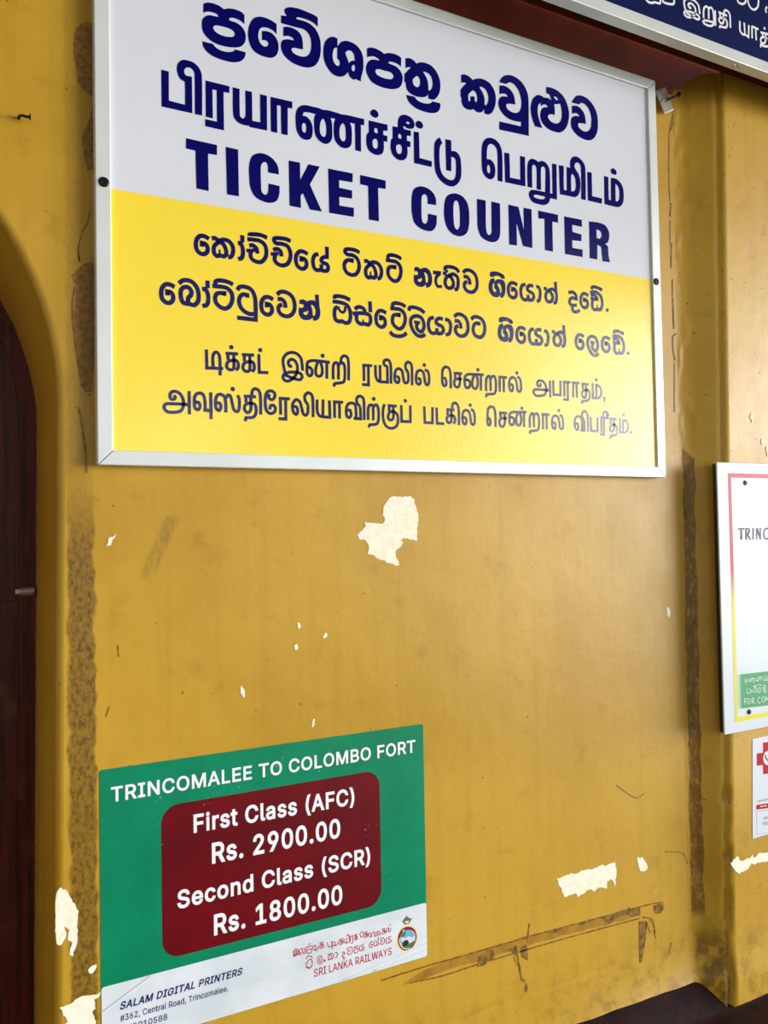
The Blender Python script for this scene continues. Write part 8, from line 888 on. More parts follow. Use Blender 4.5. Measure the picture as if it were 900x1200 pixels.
F:1609,-8737c 1603,-8736c 1598,-8734c 1594,-8732c 1590,-8728c 1587,-8724c 1584,-8718c 1582,-8712c 1581,-8706c 1581,-8698c 1581,-8691c 1582,-8684c 1584,-8678c 1587,-8673c 1590,-8669c 1594,-8665c 1598,-8662c 1603,-8661c 1609,-8660c 1611,-8660c 1614,-8661c 1617,-8661c 1619,-8663c 1622,-8664c 1624,-8666c 1626,-8668c 1628,-8670c 1630,-8672c 1631,-8675c 1632,-8678c 1634,-8683c 1622,-8687c 1621,-8683c 1620,-8682c 1620,-8681c 1619,-8679c 1618,-8678c 1617,-8677c 1616,-8676c 1615,-8675c 1613,-8675c 1612,-8674c 1610,-8674c 1609,-8674c 1605,-8674c 1603,-8675c 1600,-8677c 1598,-8680c 1596,-8683c 1595,-8686c 1594,-8690c 1594,-8694c 1593,-8698c 1594,-8703c 1594,-8707c 1595,-8711c 1596,-8714c 1598,-8717c 1600,-8719c 1602,-8721c 1605,-8722c 1609,-8723c 1610,-8723c 1612,-8722c 1613,-8722c 1615,-8721c 1616,-8720c 1617,-8719c 1618,-8718c 1619,-8717c 1620,-8716c 1621,-8714c 1621,-8713c 1622,-8709c 1634,-8713c 1633,-8718c 1631,-8721c 1630,-8724c 1628,-8726c 1626,-8729c 1624,-8731c 1622,-8732c 1620,-8734c 1617,-8735c 1614,-8736c 1611,-8736c
F:1671,-8737c 1665,-8736c 1661,-8734c 1656,-8732c 1652,-8728c 1649,-8724c 1646,-8718c 1645,-8712c 1643,-8706c 1643,-8698c 1643,-8691c 1645,-8684c 1646,-8678c 1649,-8673c 1652,-8669c 1656,-8665c 1661,-8662c 1665,-8661c 1671,-8660c 1676,-8661c 1681,-8662c 1685,-8665c 1689,-8669c 1692,-8673c 1695,-8678c 1697,-8684c 1698,-8691c 1698,-8698c 1698,-8706c 1697,-8712c 1695,-8718c 1692,-8724c 1689,-8728c 1685,-8732c 1681,-8734c 1676,-8736c;1671,-8723c 1674,-8722c 1677,-8721c 1679,-8719c 1681,-8717c 1683,-8714c 1684,-8711c 1685,-8707c 1686,-8703c 1686,-8698c 1686,-8694c 1685,-8690c 1684,-8686c 1683,-8683c 1681,-8680c 1679,-8677c 1677,-8675c 1674,-8674c 1671,-8674c 1667,-8674c 1665,-8675c 1662,-8677c 1660,-8680c 1658,-8683c 1657,-8686c 1656,-8690c 1656,-8694c 1655,-8698c 1656,-8703c 1656,-8707c 1657,-8711c 1658,-8714c 1660,-8717c 1662,-8719c 1665,-8721c 1667,-8722c
F:1711,-8735c 1711,-8661c 1723,-8661c 1723,-8680c 1718,-8680c 1720,-8674c 1721,-8671c 1723,-8668c 1725,-8665c 1727,-8663c 1730,-8662c 1732,-8661c 1735,-8660c 1737,-8660c 1742,-8660c 1745,-8662c 1749,-8665c 1751,-8669c 1753,-8673c 1755,-8680c 1749,-8680c 1751,-8675c 1752,-8671c 1754,-8668c 1756,-8666c 1758,-8664c 1761,-8662c 1764,-8661c 1767,-8660c 1770,-8660c 1774,-8660c 1777,-8661c 1780,-8663c 1783,-8665c 1785,-8668c 1787,-8671c 1789,-8676c 1789,-8680c 1790,-8686c 1790,-8735c 1777,-8735c 1777,-8686c 1777,-8682c 1776,-8679c 1775,-8677c 1772,-8675c 1770,-8674c 1767,-8674c 1765,-8674c 1763,-8675c 1761,-8676c 1760,-8677c 1759,-8678c 1758,-8680c 1757,-8682c 1757,-8685c 1756,-8687c 1756,-8735c 1744,-8735c 1744,-8685c 1744,-8682c 1743,-8679c 1741,-8677c 1739,-8675c 1737,-8674c 1734,-8674c 1732,-8674c 1731,-8675c 1729,-8675c 1727,-8677c 1726,-8678c 1725,-8680c 1724,-8683c 1723,-8686c 1723,-8689c 1723,-8735c
F:1823,-8737c 1819,-8736c 1816,-8735c 1812,-8734c 1809,-8732c 1807,-8729c 1805,-8726c 1803,-8722c 1802,-8718c 1802,-8713c 1802,-8709c 1803,-8705c 1804,-8702c 1805,-8700c 1807,-8697c 1810,-8696c 1812,-8694c 1814,-8693c 1817,-8692c 1820,-8692c 1823,-8691c 1825,-8691c 1829,-8690c 1831,-8690c 1834,-8689c 1835,-8689c 1837,-8688c 1838,-8688c 1838,-8688c 1838,-8687c 1839,-8686c 1839,-8686c 1838,-8683c 1838,-8681c 1837,-8679c 1837,-8678c 1835,-8676c 1834,-8675c 1832,-8674c 1830,-8674c 1828,-8674c 1826,-8674c 1824,-8674c 1822,-8675c 1820,-8676c 1819,-8677c 1817,-8679c 1816,-8680c 1816,-8682c 1815,-8685c 1803,-8680c 1805,-8674c 1807,-8671c 1809,-8668c 1812,-8665c 1815,-8663c 1818,-8662c 1821,-8661c 1825,-8660c 1828,-8660c 1830,-8660c 1832,-8660c 1835,-8661c 1838,-8662c 1840,-8663c 1843,-8665c 1845,-8667c 1847,-8670c 1849,-8673c 1850,-8677c 1851,-8681c 1851,-8687c 1851,-8735c 1839,-8735c 1839,-8725c 1841,-8725c 1840,-8726c 1839,-8728c 1838,-8730c 1836,-8732c 1834,-8733c 1832,-8735c 1829,-8736c 1826,-8736c;1824,-8723c 1827,-8723c 1830,-8722c 1832,-8721c 1834,-8719c 1836,-8717c 1837,-8715c 1838,-8713c 1838,-8710c 1839,-8707c 1839,-8701c 1840,-8700c 1839,-8701c 1838,-8701c 1837,-8702c 1835,-8702c 1834,-8702c 1832,-8703c 1831,-8703c 1829,-8703c 1825,-8704c 1823,-8704c 1821,-8705c 1819,-8706c 1818,-8706c 1816,-8707c 1815,-8709c 1815,-8710c 1814,-8712c 1814,-8714c 1814,-8716c 1815,-8717c 1815,-8719c 1816,-8720c 1817,-8721c 1819,-8722c 1820,-8722c 1822,-8723c
F:1881,-8735c 1876,-8735c 1873,-8733c 1870,-8731c 1868,-8727c 1866,-8723c 1866,-8718c 1866,-8637c 1878,-8637c 1878,-8715c 1878,-8718c 1879,-8719c 1879,-8721c 1880,-8721c 1880,-8721c 1882,-8722c 1884,-8721c 1886,-8721c 1889,-8734c 1886,-8735c 1885,-8735c 1884,-8735c 1883,-8735c 1882,-8735c
F:1923,-8737c 1917,-8736c 1912,-8734c 1907,-8732c 1904,-8728c 1900,-8724c 1898,-8718c 1896,-8712c 1895,-8706c 1894,-8699c 1895,-8691c 1896,-8685c 1898,-8679c 1900,-8673c 1903,-8669c 1907,-8665c 1912,-8662c 1916,-8661c 1922,-8660c 1925,-8660c 1928,-8661c 1931,-8662c 1934,-8664c 1937,-8666c 1940,-8669c 1942,-8672c 1944,-8676c 1946,-8680c 1947,-8685c 1948,-8691c 1948,-8697c 1948,-8704c 1900,-8704c 1900,-8690c 1943,-8692c 1936,-8699c 1936,-8691c 1935,-8688c 1934,-8684c 1933,-8681c 1931,-8679c 1929,-8677c 1927,-8675c 1925,-8674c 1922,-8674c 1919,-8674c 1916,-8675c 1914,-8677c 1912,-8679c 1910,-8681c 1908,-8684c 1907,-8687c 1907,-8691c 1907,-8694c 1907,-8700c 1907,-8705c 1908,-8709c 1909,-8713c 1910,-8716c 1912,-8718c 1914,-8720c 1917,-8722c 1920,-8722c 1923,-8723c 1925,-8723c 1927,-8722c 1928,-8722c 1930,-8721c 1931,-8720c 1933,-8718c 1934,-8717c 1935,-8715c 1936,-8711c 1948,-8715c 1946,-8721c 1944,-8724c 1942,-8727c 1940,-8730c 1937,-8732c 1934,-8734c 1930,-8735c 1927,-8736c
F:1986,-8737c 1980,-8736c 1975,-8734c 1971,-8732c 1967,-8728c 1964,-8724c 1961,-8718c 1959,-8712c 1958,-8706c 1958,-8699c 1958,-8691c 1959,-8685c 1961,-8679c 1963,-8673c 1967,-8669c 1970,-8665c 1975,-8662c 1980,-8661c 1985,-8660c 1988,-8660c 1991,-8661c 1994,-8662c 1998,-8664c 2000,-8666c 2003,-8669c 2005,-8672c 2007,-8676c 2009,-8680c 2010,-8685c 2011,-8691c 2011,-8697c 2011,-8704c 1964,-8704c 1964,-8690c 2007,-8692c 1999,-8699c 1999,-8691c 1998,-8688c 1997,-8684c 1996,-8681c 1995,-8679c 1993,-8677c 1990,-8675c 1988,-8674c 1985,-8674c 1982,-8674c 1979,-8675c 1977,-8677c 1975,-8679c 1973,-8681c 1972,-8684c 1971,-8687c 1970,-8691c 1970,-8694c 1970,-8700c 1970,-8705c 1971,-8709c 1972,-8713c 1973,-8716c 1975,-8718c 1977,-8720c 1980,-8722c 1983,-8722c 1986,-8723c 1988,-8723c 1990,-8722c 1992,-8722c 1993,-8721c 1995,-8720c 1996,-8718c 1997,-8717c 1998,-8715c 1999,-8711c 2011,-8715c 2009,-8721c 2008,-8724c 2006,-8727c 2003,-8730c 2000,-8732c 1997,-8734c 1994,-8735c 1990,-8736c
F:2032,-8736c 2029,-8736c 2027,-8734c 2026,-8733c 2024,-8731c 2023,-8728c 2023,-8726c 2023,-8723c 2024,-8720c 2026,-8718c 2027,-8717c 2029,-8715c 2032,-8715c 2034,-8715c 2036,-8717c 2038,-8718c 2039,-8720c 2040,-8723c 2040,-8726c 2040,-8728c 2039,-8731c 2038,-8733c 2036,-8734c 2034,-8736c''', '''F:292,-8911c 285,-8911c 280,-8909c 274,-8905c 270,-8901c 266,-8895c 264,-8888c 262,-8881c 260,-8872c 260,-8863c 260,-8853c 262,-8844c 264,-8837c 267,-8830c 270,-8824c 274,-8820c 280,-8816c 285,-8814c 292,-8814c 298,-8814c 304,-8816c 309,-8820c 313,-8824c 317,-8830c 320,-8837c 322,-8844c 323,-8853c 323,-8863c 323,-8872c 322,-8881c 320,-8888c 317,-8895c 313,-8901c 309,-8905c 304,-8909c 298,-8911c;292,-8897c 295,-8897c 298,-8896c 301,-8894c 304,-8891c 306,-8887c 307,-8882c 309,-8876c 309,-8870c 310,-8863c 309,-8855c 309,-8849c 307,-8843c 306,-8838c 304,-8834c 301,-8831c 298,-8829c 295,-8828c 292,-8827c 288,-8828c 285,-8829c 282,-8831c 280,-8834c 278,-8838c 276,-8843c 275,-8849c 274,-8855c 274,-8863c 274,-8870c 275,-8876c 276,-8882c 278,-8887c 280,-8891c 282,-8894c 285,-8896c 288,-8897c
F:346,-8910c 385,-8827c 385,-8829c 341,-8829c 341,-8815c 399,-8815c 399,-8828c 361,-8910c
F:424,-8910c 463,-8827c 463,-8829c 420,-8829c 420,-8815c 478,-8815c 478,-8828c 440,-8910c
F:527,-8911c 521,-8911c 517,-8910c 512,-8908c 508,-8905c 505,-8902c 502,-8898c 500,-8894c 498,-8890c 498,-8883c 511,-8883c 512,-8887c 513,-8889c 514,-8891c 515,-8893c 517,-8894c 519,-8896c 522,-8897c 524,-8897c 527,-8897c 530,-8897c 532,-8896c 535,-8895c 537,-8893c 539,-8891c 541,-8889c 542,-8886c 542,-8883c 543,-8879c 542,-8876c 542,-8872c 541,-8869c 539,-8867c 537,-8865c 535,-8863c 532,-8861c 529,-8861c 526,-8860c 523,-8860c 521,-8861c 518,-8862c 516,-8863c 514,-8864c 511,-8866c 499,-8864c 504,-8815c 553,-8815c 553,-8829c 516,-8829c 514,-8852c 512,-8852c 513,-8851c 516,-8849c 519,-8848c 522,-8847c 525,-8847c 528,-8846c 532,-8847c 536,-8848c 539,-8849c 543,-8851c 546,-8853c 549,-8856c 551,-8859c 553,-8862c 555,-8866c 556,-8870c 556,-8874c 557,-8879c 556,-8885c 555,-8890c 553,-8896c 550,-8900c 546,-8904c 542,-8907c 537,-8909c 532,-8911c
F:606,-8911c 600,-8911c 594,-8909c 589,-8905c 584,-8901c 581,-8895c 578,-8888c 576,-8881c 575,-8872c 574,-8863c 575,-8853c 576,-8844c 578,-8837c 581,-8830c 585,-8824c 589,-8820c 594,-8816c 600,-8814c 606,-8814c 612,-8814c 618,-8816c 623,-8820c 628,-8824c 631,-8830c 634,-8837c 636,-8844c 637,-8853c 638,-8863c 637,-8872c 636,-8881c 634,-8888c 631,-8895c 628,-8901c 623,-8905c 618,-8909c 612,-8911c;606,-8897c 610,-8897c 613,-8896c 616,-8894c 618,-8891c 620,-8887c 622,-8882c 623,-8876c 624,-8870c 624,-8863c 624,-8855c 623,-8849c 622,-8843c 620,-8838c 618,-8834c 616,-8831c 613,-8829c 610,-8828c 606,-8827c 603,-8828c 599,-8829c 597,-8831c 594,-8834c 592,-8838c 590,-8843c 589,-8849c 588,-8855c 588,-8863c 588,-8870c 589,-8876c 590,-8882c 592,-8887c 594,-8891c 597,-8894c 599,-8896c 603,-8897c
F:658,-8910c 658,-8897c 714,-8897c 714,-8910c
F:695,-8815c 695,-8910c 681,-8910c 681,-8830c 682,-8830c 660,-8847c 659,-8831c 679,-8815c
F:763,-8911c 757,-8911c 751,-8909c 746,-8905c 742,-8901c 738,-8895c 735,-8888c 733,-8881c 732,-8872c 732,-8863c 732,-8853c 733,-8844c 735,-8837c 738,-8830c 742,-8824c 746,-8820c 751,-8816c 757,-8814c 763,-8814c 770,-8814c 775,-8816c 780,-8820c 785,-8824c 788,-8830c 791,-8837c 793,-8844c 795,-8853c 795,-8863c 795,-8872c 793,-8881c 791,-8888c 788,-8895c 785,-8901c 781,-8905c 775,-8909c 770,-8911c;763,-8897c 767,-8897c 770,-8896c 773,-8894c 775,-8891c 777,-8887c 779,-8882c 780,-8876c 781,-8870c 781,-8863c 781,-8855c 780,-8849c 779,-8843c 777,-8838c 775,-8834c 773,-8831c 770,-8829c 767,-8828c 763,-8827c 760,-8828c 757,-8829c 754,-8831c 751,-8834c 749,-8838c 748,-8843c 746,-8849c 746,-8855c 745,-8863c 746,-8870c 746,-8876c 748,-8882c 749,-8887c 751,-8891c 754,-8894c 757,-8896c 760,-8897c
F:841,-8911c 836,-8911c 831,-8910c 827,-8908c 823,-8905c 819,-8902c 816,-8898c 814,-8894c 813,-8890c 812,-8883c 826,-8883c 827,-8887c 827,-8889c 828,-8891c 830,-8893c 832,-8894c 834,-8896c 836,-8897c 838,-8897c 841,-8897c 844,-8897c 847,-8896c 849,-8895c 852,-8893c 853,-8891c 855,-8889c 856,-8886c 857,-8883c 857,-8879c 857,-8876c 856,-8872c 855,-8869c 853,-8867c 851,-8865c 849,-8863c 846,-8861c 844,-8861c 840,-8860c 838,-8860c 835,-8861c 833,-8862c 830,-8863c 828,-8864c 826,-8866c 813,-8864c 818,-8815c 867,-8815c 867,-8829c 831,-8829c 828,-8852c 826,-8852c 828,-8851c 830,-8849c 833,-8848c 836,-8847c 839,-8847c 842,-8846c 846,-8847c 850,-8848c 854,-8849c 857,-8851c 860,-8853c 863,-8856c 865,-8859c 867,-8862c 869,-8866c 870,-8870c 871,-8874c 871,-8879c 871,-8885c 869,-8890c 867,-8896c 864,-8900c 861,-8904c 856,-8907c 852,-8909c 847,-8911c
F:920,-8911c 915,-8911c 909,-8910c 905,-8908c 900,-8905c 897,-8902c 894,-8898c 891,-8894c 890,-8889c 890,-8884c 890,-8880c 891,-8876c 892,-8872c 894,-8869c 896,-8866c 898,-8863c 901,-8861c 904,-8860c 906,-8859c 906,-8862c 903,-8860c 900,-8858c 897,-8854c 894,-8850c 893,-8845c 893,-8840c 893,-8835c 894,-8831c 896,-8826c 899,-8823c 902,-8820c 906,-8817c 911,-8815c 915,-8814c 920,-8814c 926,-8814c 930,-8815c 935,-8817c 938,-8820c 942,-8823c 945,-8826c 947,-8831c 948,-8835c 948,-8840c 948,-8845c 946,-8850c 944,-8854c 941,-8858c 937,-8860c 935,-8861c 935,-8859c 936,-8860c 940,-8861c 942,-8863c 945,-8866c 947,-8869c 949,-8872c 950,-8876c 951,-8880c 951,-8884c 951,-8889c 950,-8894c 947,-8898c 944,-8902c 941,-8905c 936,-8908c 931,-8910c 926,-8911c;920,-8898c 924,-8897c 927,-8897c 930,-8896c 932,-8894c 934,-8893c 935,-8891c 936,-8889c 937,-8886c 937,-8883c 937,-8880c 936,-8878c 935,-8875c 933,-8873c 932,-8871c 929,-8870c 927,-8869c 924,-8868c 920,-8868c 917,-8868c 914,-8869c 912,-8870c 909,-8871c 907,-8873c 906,-8875c 905,-8878c 904,-8880c 904,-8883c 904,-8886c 904,-8889c 906,-8891c 907,-8893c 909,-8894c 911,-8896c 914,-8897c 917,-8897c;920,-8854c 923,-8854c 926,-8854c 928,-8853c 930,-8851c 931,-8850c 933,-8848c 934,-8846c 934,-8843c 934,-8841c 934,-8838c 934,-8836c 933,-8834c 931,-8832c 930,-8830c 928,-8829c 926,-8828c 923,-8828c 920,-8827c 918,-8828c 915,-8828c 913,-8829c 911,-8830c 910,-8832c 908,-8834c 907,-8836c 907,-8838c 907,-8841c 907,-8843c 907,-8846c 908,-8848c 910,-8850c 911,-8851c 913,-8853c 915,-8854c 918,-8854c
F:999,-8911c 993,-8911c 988,-8910c 983,-8908c 979,-8905c 975,-8902c 972,-8898c 970,-8894c 969,-8889c 968,-8884c 968,-8880c 969,-8876c 971,-8872c 972,-8869c 974,-8866c 977,-8863c 980,-8861c 983,-8860c 985,-8859c 985,-8862c 982,-8860c 978,-8858c 975,-8854c 973,-8850c 972,-8845c 971,-8840c 972,-8835c 973,-8831c 975,-8826c 978,-8823c 981,-8820c 985,-8817c 989,-8815c 994,-8814c 999,-8814c 1004,-8814c 1009,-8815c 1013,-8817c 1017,-8820c 1020,-8823c 1023,-8826c 1025,-8831c 1026,-8835c 1027,-8840c 1026,-8845c 1025,-8850c 1023,-8854c 1020,-8858c 1016,-8860c 1013,-8861c 1013,-8859c 1015,-8860c 1018,-8861c 1021,-8863c 1024,-8866c 1026,-8869c 1028,-8872c 1029,-8876c 1030,-8880c 1030,-8884c 1030,-8889c 1028,-8894c 1026,-8898c 1023,-8902c 1019,-8905c 1015,-8908c 1010,-8910c 1005,-8911c;999,-8898c 1002,-8897c 1005,-8897c 1008,-8896c 1010,-8894c 1012,-8893c 1014,-8891c 1015,-8889c 1016,-8886c 1016,-8883c 1016,-8880c 1015,-8878c 1014,-8875c 1012,-8873c 1010,-8871c 1008,-8870c 1005,-8869c 1002,-8868c 999,-8868c 996,-8868c 993,-8869c 990,-8870c 988,-8871c 986,-8873c 984,-8875c 983,-8878c 982,-8880c 982,-8883c 982,-8886c 983,-8889c 984,-8891c 986,-8893c 988,-8894c 990,-8896c 993,-8897c 996,-8897c;999,-8854c 1002,-8854c 1004,-8854c 1006,-8853c 1008,-8851c 1010,-8850c 1011,-8848c 1012,-8846c 1013,-8843c 1013,-8841c 1013,-8838c 1012,-8836c 1011,-8834c 1010,-8832c 1008,-8830c 1006,-8829c 1004,-8828c 1002,-8828c 999,-8827c 996,-8828c 994,-8828c 992,-8829c 990,-8830c 988,-8832c 987,-8834c 986,-8836c 985,-8838c 985,-8841c 985,-8843c 986,-8846c 987,-8848c 988,-8850c 990,-8851c 992,-8853c 994,-8854c 996,-8854c''']
